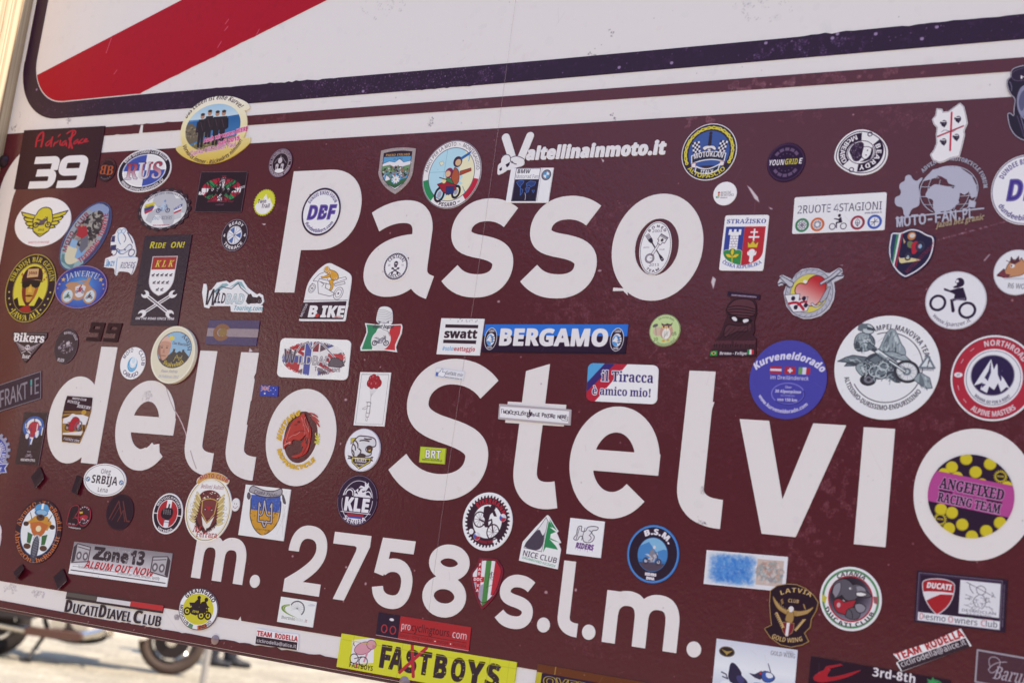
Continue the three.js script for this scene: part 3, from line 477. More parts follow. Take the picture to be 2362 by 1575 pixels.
function moto(x, y, s, o = {}) {            // a printed motorcycle with rider, s = half its length
  const k = o.k || K, m = o.body || k; c.save(); c.translate(x, y); if (o.rot) c.rotate(o.rot * PI / 180); c.scale(o.flip ? -s : s, s);
  for (const w of [-0.64, 0.64]) { eo(w, 0.36, 0.26, 0.26, 0.11, k); e(w, 0.36, 0.08, 0.08, k); if (o.hub) e(w, 0.36, 0.15, 0.15, o.hub); }
  p([-0.58, 0.3, -0.25, -0.02, -0.82, -0.22, -0.55, -0.3, -0.1, -0.14, 0.12, -0.32, 0.4, -0.28, 0.5, -0.1, 0.28, 0.06, 0.22, 0.36, -0.2, 0.42], m);
  ln(0.38, -0.36, 0.64, 0.36, 0.09, k); ln(0.38, -0.36, 0.22, -0.46, 0.06, k); ln(-0.2, 0.34, -0.66, 0.2, 0.1, k); p([0.36, -0.34, 0.56, -0.22, 0.42, -0.55], m);
  if (o.shine) { ln(-0.05, 0.1, 0.16, -0.16, 0.05, o.shine); e(0.02, 0.24, 0.09, 0.09, o.shine); ln(-0.5, -0.22, -0.2, -0.1, 0.04, o.shine); }
  if (o.rider !== 0) { const q = o.rider || k; p([-0.36, -0.16, -0.3, -0.56, -0.06, -0.8, 0.12, -0.66, -0.02, -0.2], q); e(0.08, -0.94, 0.15, 0.17, o.head || q); p([-0.06, -0.72, 0.1, -0.66, 0.16, -0.46, 0.32, -0.4, 0.3, -0.3, 0.06, -0.36], q); p([-0.34, -0.2, 0.02, -0.22, 0.2, 0.02, 0.06, 0.34, -0.08, 0.32, 0.02, 0.06], o.leg || q); }
  c.restore();
}
const bike = (x, y, s, k = K, lw = 0.09) => { c.save(); c.translate(x, y); c.scale(s, s); eo(-0.6, 0.3, 0.36, 0.36, lw, k); eo(0.6, 0.3, 0.36, 0.36, lw, k); p([-0.6, 0.3, -0.25, -0.2, 0.4, -0.2, 0, 0.3, -0.6, 0.3], 0, k, lw); p([-0.3, -0.34, 0, 0.3], 0, k, lw, 1); p([0.36, -0.4, 0.6, 0.3], 0, k, lw, 1); c.restore(); };
const peaks = (n, x0, x1, y, hgt, f) => { const o = [x0, y]; for (let i = 0; i <= n; i++) o.push(x0 + (x1 - x0) * i / n, y - hgt * (i % 2 ? rr(0.6, 1) : rr(0.15, 0.5))); o.push(x1, y); p(o, f); };
const spots = (n, x, y, rx, ry, cols, s) => { for (let i = 0; i < n; i++) { const w = rr(0, 6.3), d = Math.sqrt(rnd()); e(x + rx * d * Math.cos(w), y + ry * d * Math.sin(w), s * rr(0.4, 1.2), s * rr(0.3, 1), cols[Math.floor(rnd() * cols.length)], rr(0, 3)); } };
function wear(h, k) {                       // grit, specks and hair scratches on the print
  const n = 18 * k;
  for (let i = 0; i < n; i++) { c.fillStyle = rnd() < 0.5 ? `rgba(90,70,80,${rr(0.08, 0.3).toFixed(2)})` : `rgba(225,212,218,${rr(0.1, 0.4).toFixed(2)})`; c.beginPath(); c.ellipse(rr(-50, 50), rr(-h / 2, h / 2), rr(0.2, 0.8), rr(0.2, 0.6), rr(0, 3), 0, 7); c.fill(); }
  for (let i = 0; i < 4 * k; i++) { const x = rr(-50, 50), y = rr(-h / 2, h / 2), w = rr(0, 6.3), l = rr(4, 22); ln(x, y, x + l * Math.cos(w), y + l * Math.sin(w), 0.35, rnd() < 0.5 ? 'rgba(240,230,235,.16)' : 'rgba(60,40,50,.12)'); }
}
const hatch = (n, x, y, rx, ry, cols, len, lw, dir) => { const q = Z(x, y), u = Z(x + rx, y), v = Z(x, y + ry), RX = Math.abs(u[0] - q[0]), RY = Math.abs(v[1] - q[1]); for (let i = 0; i < n; i++) { const w = rr(0, 6.3), d = Math.sqrt(rnd()), X = q[0] + RX * d * Math.cos(w), Y = q[1] + RY * d * Math.sin(w), k = (dir === undefined ? rr(0, 3.1) : dir + rr(-0.5, 0.5)), l = len * rr(0.4, 1.2); ln(X, Y, X + l * Math.cos(k), Y + l * Math.sin(k), lw * rr(0.5, 1.4), cols[Math.floor(rnd() * cols.length)]); } };
// ---- top left
st('rectangular_sticker', 'black rectangle with red script over a big slanted white number 39', ['q', 0, 0, 215, 1140, 920, 1108, 835, 1636, 120, 1660], { bg: '#33101f', mat: 'matt' }, (h) => {
  const R = '#b81830';
  for (const [w, ...n] of [[2.2, 315, 1285, 322, 1225, 345, 1180, 385, 1150, 380, 1215, 362, 1285], [1.2, 322, 1240, 350, 1232, 378, 1222], [1.8, 440, 1232, 405, 1250, 402, 1285, 440, 1265, 468, 1185, 452, 1240, 448, 1285], [1.5, 470, 1282, 484, 1240, 488, 1262, 512, 1236], [1.7, 532, 1232, 520, 1280, 540, 1270], [1.3, 512, 1198, 520, 1190, 530, 1178], [1.7, 578, 1235, 546, 1248, 542, 1282, 575, 1262, 582, 1238, 584, 1280], [2.4, 640, 1160, 624, 1220, 606, 1295], [1.8, 588, 1172, 620, 1146, 664, 1142, 664, 1180, 610, 1216], [2.4, 610, 1212, 622, 1262, 634, 1298], [1.6, 684, 1224, 652, 1240, 646, 1268, 676, 1250, 686, 1230, 690, 1262], [1.6, 728, 1218, 700, 1234, 698, 1262, 726, 1250], [1.6, 735, 1244, 772, 1222, 748, 1214, 734, 1252, 774, 1238]]) zs(n, 0, R, w, 1);
  c.save(); c.transform(1, 0, -0.08, 1, 0, 13);
  for (const x of [-27, 7]) { const n = x < 0; c.lineWidth = 9.2; c.strokeStyle = W; c.lineCap = 'butt'; c.lineJoin = 'round'; c.beginPath(); if (n) { c.moveTo(x - 3, -11); c.lineTo(x + 20, -11); c.quadraticCurveTo(x + 24, -11, x + 24, -7); c.lineTo(x + 24, 2); c.moveTo(x + 3, 5); c.lineTo(x + 18, 5); c.quadraticCurveTo(x + 24, 6, x + 24, 11); c.lineTo(x + 24, 15); c.quadraticCurveTo(x + 23, 20, x + 18, 20); c.lineTo(x - 3, 20); } else { c.moveTo(x + 24, 5); c.lineTo(x + 6, 5); c.quadraticCurveTo(x, 5, x, -1); c.lineTo(x, -5); c.quadraticCurveTo(x, -11, x + 7, -11); c.lineTo(x + 18, -11); c.quadraticCurveTo(x + 25, -11, x + 25, -5); c.lineTo(x + 25, 13); c.quadraticCurveTo(x + 25, 20, x + 17, 20); c.lineTo(x - 2, 20); } c.stroke(); }
  c.restore();
});
st('round_sticker', 'small dark round sticker with mirrored orange letters BB', ['e', 0, 0, 858, 1018, 1388, 1592], { bg: '#30101f' }, () => {
  const O = '#b3552f'; eo(0, 0, 47, 47, 2, '#4a2430'); a('MOTORRAD', 40, 40, -60, 60, 8, '#6b3a34'); e(0, 30, 30, 13, '#241020');
  c.save(); c.scale(-1, 1); t('B', 20, 17, 40, O, { f: 'serif', w: 40 }); c.restore(); t('B', 18, 20, 40, O, { f: 'serif', w: 42 }); a('BIKERS', 42, 42, 225, 135, 6, '#9c8a8a');
});
st('oval_sticker', 'black ringed oval with blue and white quarters and big letters RUS', ['e', 0, 0, 1030, 1500, 1305, 1685], { bg: W, z: 0.4 }, (h) => {
  const y = h / 2; e(0, 0, 48, y - 2, '#231126'); e(0, 0, 41, y * 0.76, W); within(oval(0, 0, 41, y * 0.76), () => { r(-45, -y, 46, y, '#3f51a8'); r(1, 0, 46, y, '#3f51a8'); eo(0, 0, 40, y * 0.74, 2.5, 'rgba(255,255,255,.7)'); });
  const G = grad(0, -y * 0.35, 0, y * 0.4, '#9d2a3c', '#dcd7e2', '#3f57a4'); t('RUS', 0, y * 0.36, y * 0.74, G, { f: 'serif', w: 70, o: '#3b3560', ow: 1.6 }); t('RUS', 0, y * 0.36, y * 0.74, G, { f: 'serif', w: 70 });
  t('U', -1, y * 0.36, y * 0.74, '#d9d5dd', { f: 'serif', w: 24 });
  a('BMW MOTORRAD CLUB RUSSIA', 43, y * 0.81, -62, 62, 6.2, W); a('www.bmwclubmoto.ru', 46.5, y * 0.94, 240, 120, 6.4, W, { i: 0.15 });
});
st('oval_sticker', 'yellow oval photo sticker of four riders in black by a blue lake', ['q', 0, 0, 1600, 860, 2215, 810, 2155, 1420, 1535, 1470], { bg: '#ece0b4', z: 0.6, cut: (h) => { e(0, -2, 47, h * 0.46, '#fff', -0.15); zs([1540, 1290, 1620, 1275, 2120, 1215, 2210, 1200, 2200, 1250, 2100, 1340, 1960, 1420, 1800, 1448, 1640, 1400, 1550, 1330], '#fff'); zs([1640, 1040, 1660, 980, 1800, 870, 2000, 835, 2140, 880, 2200, 930, 2170, 980], '#fff'); } }, (h) => {
  r(-60, -h, 120, 2 * h, grad(0, -h * 0.45, 0, h * 0.5, '#f2ecdf', '#efe2ae', '#d9b545'));
  const ph = () => c.ellipse(-1, -3, 39, h * 0.335, -0.16, 0, 7);
  within(ph, () => { r(-50, -50, 100, 100, '#4c86bd'); r(-50, -50, 100, 34, grad(0, -40, 0, -14, '#9cc4e2', '#cfe0ea')); p([-50, -12, 50, -20, 50, 12, -50, 24], grad(0, -14, 0, 14, '#2d64a0', '#4a7fb4')); p([-50, -6, -32, -12, -22, -2, -10, 4, -14, 12, -50, 26], '#6d6252'); spots(60, -34, 2, 14, 8, ['#8a7c64', '#574b40', '#9a8c70'], 1.6); p([-50, 26, -8, 14, 50, 10, 50, 60, -50, 60], '#7c7049'); spots(160, 4, 28, 42, 12, ['#9b8b5a', '#5d5838', '#b5a77c', '#6b6a3c'], 1.4); p([-20, 34, 20, 24, 40, 40, -10, 46], '#b5a98c'); });
  for (const [x, y, s] of [[-17, -6, 1], [-7, -10, 1.02], [4, -8, 0.98], [13, -8, 1]]) { p([x - 5, y - 10, x + 5, y - 10, x + 7, y + 8, x + 4, y + 9, x + 4, y + 30, x + 0.6, y + 30, x, y + 12, x - 0.6, y + 30, x - 4, y + 30, x - 4, y + 9, x - 7, y + 8], '#2b1e28'); e(x, y - 14.5, 3, 3.8, '#b88a72'); e(x, y - 17, 3, 2, '#3a2a28'); ln(x - 6, y - 6, x - 7, y + 8, 2.4, '#33222c'); ln(x + 6, y - 6, x + 7, y + 6, 2.4, '#201722'); ln(x - 2, y - 6, x + 2, y + 6, 0.7, '#5b4552'); }
  a('Das Leben ist eine Kurve!', 44, h * 0.415, -66, 52, 6.6, '#33182e', { i: 0.25, y: -2 }); a('Vorwärts immer - Rückwärts nimmer!', 46, h * 0.485, 246, 112, 5.6, '#33182e', { i: 0.2, y: 0 });
  t('Auch wir waren HIER!', 18, 11, 5.6, '#c03048', { i: 0.2, w: 60, r: -12, o: '#ead', ow: 1.3 }); t('Juli 2015', 24, 20, 5.6, '#c03048', { i: 0.2, w: 30, r: -12, o: '#ead', ow: 1.3 }); t('Danko Olli Robert Paul', 3, 30, 6.4, '#9c2050', { b: 0, w: 64, r: -8, o: '#ecd', ow: 1.2 });
});
st('round_sticker', 'small dark round sticker with a grey seal of a dome and ring lettering', ['e', 1, 0, 153, 362, 1300, 1558], { bg: '#39192c' }, () => {
  eo(0, 0, 47, 47, 3, '#8d7588'); eo(0, 0, 34, 34, 2, '#c9bcc6'); e(0, 0, 32, 32, '#2a1224'); a('ASS. CULTURALE MOTOCICLISTICA', 37, 37, -95, 85, 8, '#d3c7cf'); a('ASSOCIAZIONE SARDA', 45, 45, 258, 102, 8, '#d3c7cf');
  e(-2, -8, 9, 10, '#cfc2ca'); p([-4, -16, -2, -28, 1, -16], '#cfc2ca'); p([-24, -2, -14, -14, -8, -16, 6, -18, 18, -6, 25, 0], 0, '#cfc2ca', 1.2, 1); for (const x of [-12, 10]) { e(x, 8, 7, 6, '#c5b8c0'); r(x - 6, 10, 12, 12, '#c5b8c0'); r(x - 3, 12, 3, 8, K); } e(0, 26, 19, 7, W);
});
const shieldTop = (x0, x1, y0, y1, tip) => [x0, y0, (x0 + x1) / 2, y0 - 5, x1, y0, x1 - 2, y1 - 20, x1 - 14, y1 + 2, 0, tip];
st('shield_sticker', 'silver rimmed shield with a painted alpine valley under a black title band', ['q', 1, 0, 1128, 1290, 1458, 1278, 1400, 1690, 1085, 1700], { bg: '#a99a9a', z: 0.3, mat: 'gloss', cut: () => b('M-46 -54 Q0 -66 48 -56 L47 8 Q44 42 6 66 Q-36 44 -46 8 Z', '#fff') }, (h) => {
  spots(300, 0, 0, 55, 66, ['#bdb0ae', '#8e8082', '#cdc3c0'], 1.4); const S = 'M-37 -46 Q0 -55 39 -48 L38 6 Q36 35 5 54 Q-29 36 -37 6 Z'; b(S, '#5ea0cf', K, 1.6);
  c.save(); c.clip(new Path2D(S)); r(-50, -60, 100, 24, '#2a1420'); p([-40, -16, -20, -24, -4, -21, 8, -30, 20, -20, 40, -24, 40, -8, -40, -4], '#e7e4ea', K, 0.8); p([-40, -10, -16, -14, 0, -4, 40, -14, 40, 8, -40, 8], '#6d9466'); spots(190, 0, 8, 38, 18, ['#5f7f58', '#8c7a60', '#4b5a40', '#e4dfd8', '#2d2a2c', '#7f8aa0', '#a06a58'], 3); b('M-24 14 Q-6 22 -14 34 Q0 40 10 60 L-30 60 Z', '#e8e4e6', K, 0.8); p([-38, 20, -22, 30, -10, 26, 0, 40, 20, 26, 38, 22, 38, 60, -38, 60], '#3f6b46'); e(3, 28, 12, 9, '#6fa6cf'); for (let i = 0; i < 9; i++) { c.save(); c.translate(4, 27); c.rotate(i * 0.698); e(0, -6, 1.9, 5.5, '#efecec'); c.restore(); } e(4, 27, 2.6, 2.6, '#c9b64a'); p([-30, 32, 4, 50, 36, 30, 34, 38, 5, 60, -32, 42], W, K, 0.8); c.restore();
  t('PASSO STELVIO', 1, -38, 6.2, '#d8a86a', { i: 0.1, w: 66 }); t('m 2760', 3, -27, 5, '#2b3d66', { i: 0.2, w: 25, b: 0 }); a('STILFSERJOCH', 62, 62, 205, 153, 5, '#35303c', { y: -15, b: 0 });
});
st('round_sticker', 'white ringed round sticker of two riders on a red motorcycle over a map', ['e', 1, 0, 1497, 2015, 1230, 1828], { bg: '#efeaea', z: 0.3 }, () => {
  const G = '#2f8c58', R = '#bf2540'; eo(0, 0, 49.2, 49.2, 1.2, '#6a5a68'); for (const [f, a0, a1] of [[G, 170, 128], [R, 10, 52]]) { c.strokeStyle = f; c.lineWidth = 9; c.lineCap = 'butt'; c.beginPath(); c.arc(0, 0, 43.5, a0 * PI / 180, a1 * PI / 180, f === G); c.stroke(); }
  e(0, 0, 39, 39, '#b7dcea'); within(oval(0, 0, 39, 39), () => { p([14, -40, 20, -30, 14, -16, 12, -4, 20, 4, 16, 10, 22, 14, 10, 18, 12, 40, 60, 40, 60, -40], '#ede6c2'); p([-12, 40, -2, 28, 10, 30, 14, 40], '#ede6c2'); p([-24, -18, -18, -20, -15, -16, -20, -13], '#ede6c2', '#7a97a8', 0.5); ln(-12, -40, -14, 40, 0.5, '#7aa7bd'); ln(-40, -4, 14, -4, 0.5, '#7aa7bd'); b('M22 18 q4 8 10 12 q-2 4 -6 -2 M24 -28 q6 2 2 10', '#b7dcea', '#4f7ea0', 0.7); }); eo(0, 0, 39, 39, 0.9, '#54506a');
  // generic helmeted pair
  e(8, -18, 7.5, 8, '#3e2140'); e(9, -17, 5, 5, '#d9b48c'); p([12, -24, 30, -34, 27, -28, 13, -20], '#2c62a8'); e(-4, -2, 7, 7.5, '#8a2450'); e(-6, -1, 4.6, 4.6, '#e0bc92'); b('M4 -10 Q16 -6 14 12 L6 22 L0 4 Z', '#b2573a', K, 0.7); p([14, -4, 32, -8, 33, -4, 15, 2], '#b0482f', K, 0.6); b('M-10 6 Q0 2 6 14 L4 28 L-4 28 L-8 16 Z', '#3f7d4a', K, 0.7);
  for (const [x, y, q] of [[-16, 29, 10], [12, 26, 8.5]]) { eo(x, y, q * 0.72, q, 3.4, '#2a1a26', 0.25); e(x, y, q * 0.35, q * 0.5, '#a9a4b6', 0.25); } p([-22, 14, -8, 10, 10, 16, 12, 22, 0, 30, -10, 26, -16, 20], '#9f2136', K, 0.8); e(-11, 9, 3.6, 4, '#ead9a0'); p([-6, 18, 8, 18, 8, 28, -4, 30], '#2d3a78', K, 0.6); ln(-20, 4, -6, 8, 1.2, K);
  a('AMICI PER LA MOTO  ~  MONTEGAUDIO', 42, 42, -84, 84, 5.4, '#35283a', { b: 0 }); a('~ PESARO ~', 47, 47, 208, 152, 5.8, '#35283a');
});
st('lettering_decal', 'white cut-out peace-sign hand followed by a rounded web address', ['q', 2, 0, -200, 1190, 1410, 1130, 1360, 1500, -255, 1540], { bg: W, cut: 'art', z: 0.2, q: 1.5, wear: 0 }, (h) => {
  const F = (n) => { const q = zz(n); c.strokeStyle = W; c.lineWidth = 4.3; c.lineCap = 'round'; c.beginPath(); c.moveTo(q[0], q[1]); c.lineTo(q[2], q[3]); c.stroke(); }; F([30, 1205, 88, 1390]); F([243, 1192, 165, 1385]);
  zs([-10, 1380, 60, 1345, 120, 1370, 190, 1390, 198, 1450, 120, 1470, 40, 1500, -10, 1460], W); zs([-36, 1440, 20, 1410, 80, 1440, 40, 1500, -20, 1530, -44, 1535, -40, 1480], W);
  const q = zz([205, 1397]); t('altellinainmoto.it', q[0], q[1], 6.7, W, { a: 'l', w: 73.6, r: -0.8, o: W, ow: 0.75, i: 0.06 });
  c.globalCompositeOperation = 'source-over'; zs([0, 1365, 40, 1350, 75, 1370, 70, 1420, 90, 1430], 0, K, 0.35, 1); zs([75, 1385, 110, 1365, 165, 1378, 190, 1395], 0, K, 0.35, 1); zp([30, 1445, 70, 1420, 62, 1450, 42, 1470], K); zp([-26, 1485, -5, 1465, -2, 1490, -18, 1500], K); zs([85, 1415, 100, 1440, 125, 1440], 0, K, 0.35, 1);
});
st('rectangular_sticker', 'white card with a dark world map panel below the peace-sign hand', ['q', 2, 0, 82, 1478, 450, 1472, 405, 1778, 30, 1778], { bg: '#efedf0', z: 0.9, r: 1 }, (h) => {
  const y = h / 2; p([-37, -y + 1, 20, -y + 1, 21, y - 4, -37, y - 4], '#f4f2f4', K, 1); r(-36, -y + 27, 56, h - 31, '#231431'); ln(24, -y + 1, 24, y - 4, 0.8, '#b3aab8'); t('BMW', -34, -y + 12, 9, '#221a2c', { a: 'l', w: 31 }); t('Motorrad Fans', -35, -y + 24, 8.4, '#8d8a97', { b: 0, a: 'l', w: 56 });
  const B = '#4f80d8'; p([-32, -8, -22, -12, -14, -10, -16, -4, -20, 0, -20, 6, -26, 0], '#2d3f78', B, 1); p([-20, 8, -14, 10, -14, 18, -18, 24], '#243060', B, 1); p([-8, -4, 0, -10, 14, -8, 12, 0, 4, 4, 0, 0, -6, 2], '#2d3f78', B, 1); p([-6, 4, 2, 6, 0, 16, -4, 18, -8, 8], '#34407a', B, 1); p([8, 12, 14, 12, 12, 18], 0, B, 1); b('M-8 18 q4 5 3 17', 0, '#cfc9d6', 1.3);
  const x = 36, v = -y + 17; e(x, v, 11, 12.5, '#2a2238'); eo(x, v, 8.4, 9.8, 1, '#c9c4d0'); e(x, v, 7, 8, '#e8e8ee'); b(`M${x} ${v} V${v - 8} A7 8 0 0 0 ${x - 7} ${v} Z M${x} ${v} V${v + 8} A7 8 0 0 0 ${x + 7} ${v} Z`, '#4ea0d8');
});
st('round_sticker', 'round blue sticker ringed by a yellow motorcycle chain with a dagger', ['e', 2, 0, 1568, 2052, 1085, 1582], { bg: '#f0edf0' }, () => {
  e(0, 0, 48.6, 48.6, '#2c1a30'); for (let i = 0; i < 26; i++) { const w = (i - 6.5) / 26 * 2 * PI; if (Math.sin(w) > 0.52) continue; c.save(); c.translate(42.6 * Math.cos(w), 42.6 * Math.sin(w)); c.rotate(w + PI / 2); if (i % 2) r(-4.6, -2.6, 9.2, 5.2, '#d9c93a'); else { e(-4, 0, 3, 3.3, '#dccd42'); e(4, 0, 3, 3.3, '#dccd42'); r(-4, -2.2, 8, 4.4, '#dccd42'); } e(-4, 0, 0.9, 0.9, K); e(4, 0, 0.9, 0.9, K); c.restore(); }
  e(0, 0, 37.5, 37.5, '#3d589c'); eo(0, 0, 38, 38, 1.6, '#2b1c34');
  for (const s of [-1, 1]) { c.save(); c.translate(s * 24, -9); c.rotate(s * 0.2); for (let i = 0; i < 4; i++) for (let j = 0; j < 5; j++) r(-7 + i * 3.5, -10 + j * 4, 3.5, 4, (i + j) % 2 ? W : K); c.restore(); ln(s * 17, 0, s * 12, 10, 1.2, K); }
  p([-2.6, -30, 2.6, -30, 3, -12, -3, -12], '#2b1a2c'); e(0, -33, 3, 3, '#2b1a2c', 0); b('M-13 -7 Q-10 -13 0 -11 Q11 -13 13 -4 Q10 -1 7 -4 Q4 -7 0 -6 Q-6 -5 -8 -2 Z', '#e6e2e6', K, 1); p([-3, -6, 3, -6, 3, 10, -3, 10], '#d9d5dc', K, 0.8); p([-14, 24, 14, 24, 6, 28, 6, 33, -6, 33, -6, 28], '#3a2030');
  b('M-31 6 Q0 -6 31 4 L29 18 Q0 8 -29 20 Z', '#22263f', W, 2); a('MOTOKLAN', 80, 62, -19.5, 19.5, 9.6, W, { y: 70, o: K, ow: 1.4 }); p([-30, 20, -22, 18, -21, 27, -29, 26], '#e8e4e6', '#a33', 0.8); p([30, 18, 22, 17, 22, 25, 29, 25], '#e8e4e6', '#a33', 0.8); b('M-22 34 Q0 44 20 32 L22 22 Q0 36 -20 25 Z', '#22263f', W, 2); a('ITALY', 60, 48, 192, 168, 7.4, W, { y: -9 });
  a('ALTOPASCIO', 45.5, 45.5, 232, 132, 7.4, '#dccd42', {});
});
st('round_sticker', 'dark round sprocket sticker with white and yellow lettering across its middle', ['e', 3, 0, 105, 448, 1250, 1598], { bg: '#35163a', cut: () => gear(0, 0, 46.5, 49.5, 60, '#fff') }, () => {
  e(0, 0, 60, 60, '#2c1236'); gear(0, 0, 45.5, 48, 60, '#4a2a50'); e(0, 0, 44, 44, '#2c1236'); for (const s of [-1, 1]) for (let i = -2; i <= 2; i++) { const w = s * PI / 2 + i * 0.42 * s; c.save(); c.translate(33 * Math.cos(w), 33 * Math.sin(w)); c.rotate(w + PI / 2); r(-5.5, -4, 11, 8, '#6c5474'); c.restore(); e(22 * Math.cos(w), 22 * Math.sin(w), 1.4, 1.4, '#6c5474'); }
  t('YOUN', -25, 6, 14, W, { w: 40, i: 0.14 }); t('GRID', 13, 5, 14, '#cfc63a', { w: 34, i: 0.1 }); t('E', 36.5, 4.6, 14, W, { w: 10, i: 0.1 });
});
st('round_sticker', 'white rounded badge of an upside-down bearded face inside black ring lettering', ['e', 3, 0, 698, 1168, 1135, 1537], { bg: '#edeaec', H: 88, cut: (h) => b('M-50 6 C-50 -24 -26 -44 -4 -44 C18 -44 48 -22 50 2 C52 28 30 44 6 44 C-18 44 -50 24 -50 6 Z', '#fff') }, (h) => {
  const D = '#2a1430'; b('M-46 6 C-46 -22 -24 -40 -4 -40 C18 -40 45 -20 46 2 C48 26 28 40 6 40 C-16 40 -46 22 -46 6 Z', 0, D, 1.4);
  for (const [a0, a1] of [[140, 268], [-38, 96]]) { c.strokeStyle = D; c.lineWidth = 15; c.lineCap = 'butt'; c.beginPath(); c.ellipse(0, 0, 34.5, 30, 0, a0 * PI / 180, a1 * PI / 180); c.stroke(); }
  a('McBEARD', 39, 34.5, 345, 232, 9, W); a('BEARDY', 29, 25, 58, 182, 9, W); a('BEARDY', 29, 25, 58, 182, 9, W);
  e(0, 0, 25, 22, '#edeaec'); eo(0, 0, 25, 22, 1, D); b('M-22 -2 Q-20 -18 -2 -20 Q6 -18 4 -8 Q12 -4 10 4 Q4 8 -2 16 Q-12 20 -16 10 Z', '#3a2440'); spots(80, -9, -2, 12, 16, ['#5b4660', '#241028', '#8a7a8c'], 1.6); b('M4 -10 Q20 -12 22 0 Q20 12 8 14 Q0 10 2 2 Z', '#edeaec', D, 1); e(12, -3, 1.2, 1.2, D); e(10, 6, 1.2, 1.2, D); b('M20 -10 Q26 2 18 14 Q8 20 0 18 Q14 14 18 4 Z', D); for (const [x, y] of [[14, -34], [-15, 33]]) { eo(x, y, 4, 4, 1.6, D); e(x, y, 1.6, 1.6, '#edeaec'); }
});
const sardinia = [1600, 960, 1640, 965, 1650, 990, 1700, 985, 1740, 955, 1800, 912, 1830, 940, 1848, 1010, 1862, 1080, 1832, 1150, 1838, 1180, 1810, 1300, 1790, 1370, 1720, 1385, 1660, 1415, 1620, 1425, 1565, 1400, 1545, 1360, 1575, 1320, 1600, 1260, 1596, 1180, 1604, 1120, 1575, 1090, 1562, 1050, 1590, 1020];
st('cutout_sticker', 'white island-shaped sticker with four dark heads around a red cross', ['q', 3, 0, 1570, 905, 1885, 895, 1850, 1420, 1535, 1430], { bg: '#efebed', z: 0.5, cut: () => zp(sardinia, '#fff', '#fff', 4) }, () => {
  zp(sardinia, 0, '#6d6070', 1.1); zp([1728, 990, 1714, 1320], 0, '#c02640', 5, 1); zp([1605, 1200, 1830, 1108], 0, '#a82138', 4, 1); for (const [x, y] of [[1660, 1085], [1785, 1048], [1658, 1245], [1770, 1205]]) { const [u, v] = Z(x, y); e(u, v, 8, 9, '#2b1730'); r(u - 7, v - 6, 12, 2.6, W); p([u - 6, v + 5, u + 2, v + 12, u + 6, v + 4], '#2b1730'); e(u - 9, v - 2, 2, 3.4, '#4b3a50'); e(u + 2, v + 1, 2.2, 2.2, '#6d5a60'); }
  zs([1640, 1160, 1660, 1140, 1700, 1150, 1740, 1165, 1770, 1130, 1815, 1115], 0, '#3a2a3c', 1, 1);
});
const capHead = [2245, 620, 2300, 588, 2450, 560, 2600, 600, 2620, 900, 2560, 1150, 2450, 1240, 2370, 1238, 2290, 1200, 2240, 1130, 2222, 1050, 2215, 1000, 2240, 990, 2275, 1030, 2270, 960, 2290, 870, 2240, 830, 2212, 750, 2215, 700, 2250, 680];
st('cutout_sticker', 'black cut-out sticker of a bearded head in a peaked cap at the right edge', ['q', 3, 0, 2230, 560, 2680, 530, 2640, 1250, 2190, 1250], { bg: '#2a1730', cut: () => zs(capHead, '#fff', '#fff', 3) }, () => {
  zs(capHead, '#221028', '#cfc9d6', 1.4); zs([2250, 640, 2320, 605, 2460, 580, 2600, 610, 2590, 700, 2430, 690, 2300, 720, 2250, 690], '#2c1632', '#6b5a74', 1); const q = Z(2330, 668); t('HELL', q[0] + 22, q[1] + 3, 6, W, { r: -8, w: 46 }); zs([2290, 870, 2330, 760, 2400, 740, 2560, 760, 2580, 900, 2500, 1060, 2390, 1080, 2310, 1000], '#8a8aa6'); zs([2305, 900, 2340, 800, 2400, 780, 2380, 900, 2340, 1000], '#5a5878'); for (let i = 0; i < 9; i++) zs([2300 + i * 30, 1020, 2330 + i * 26, 1100, 2360 + i * 18, 1200], 0, i % 2 ? '#8c86a0' : '#5d4f6c', 1.4, 1); zs([2235, 720, 2260, 760, 2250, 800], 0, '#7a6f88', 1.6, 1);
});
st('round_sticker', 'big white round sticker with purple block letters cut by the right edge', ['e', 3, 1, 2068, 2682, -124, 490], { bg: '#eeebef' }, () => {
  eo(0, 0, 48.4, 48.4, 1.2, '#6a5c78'); t('DBF', 4, 14, 29, '#43308a', { w: 66, i: 0.12, o: '#43308a', ow: 3 }); t('DBF', 4, 14, 29, null, { w: 66, i: 0.12, o: '#8d7fb8', ow: 0.7 }); a('DUNDEE BIKERS FORUM', 37, 37, -66, 66, 7.5, '#3d2c72'); a('dundeebikers.com', 44, 44, 240, 120, 7.5, '#3d2c72');
});
// ---- second row, left
const wing = (s, f) => { p([0, -8, s * 16, -12, s * 42, -19, s * 38, -12, s * 30, -9, s * 36, -8, s * 32, -3, s * 26, -1, s * 31, 1, s * 26, 6, s * 21, 6, s * 25, 10, s * 14, 12, 0, 12], f, K, 1.6); for (let i = 0; i < 3; i++) ln(s * (18 - i * 2), -6 + i * 6, s * (34 - i * 5), -9 + i * 7.4, 1.8, K); };
st('oval_sticker', 'white oval with a yellow winged badge and a red line of text', ['e', 0, 1, 128, 620, 250, 680], { bg: '#efecee', H: 87 }, () => {
  const Y = '#d3c52e'; wing(-1, Y); wing(1, Y); b('M-11 -20 A15 15 0 0 1 13 -20 L18 -4 L14 16 Q2 26 0 26 Q-4 25 -14 16 L-18 -4 Z', Y, K, 1.6); r(-15, -12, 30, 16, Y); moto(0, -1, 17, { k: '#3a2438', rider: 0, body: '#5b4a58' }); t('2012', 0, 15.5, 3.6, K, {}); a('MOTORRAD UNION', 16, 14, 235, 125, 2.6, K, { y: 9 }); t('BANDYTA DE MACHINE', 0, 37.5, 3.4, '#c0505a', { w: 38, b: 0 });
});
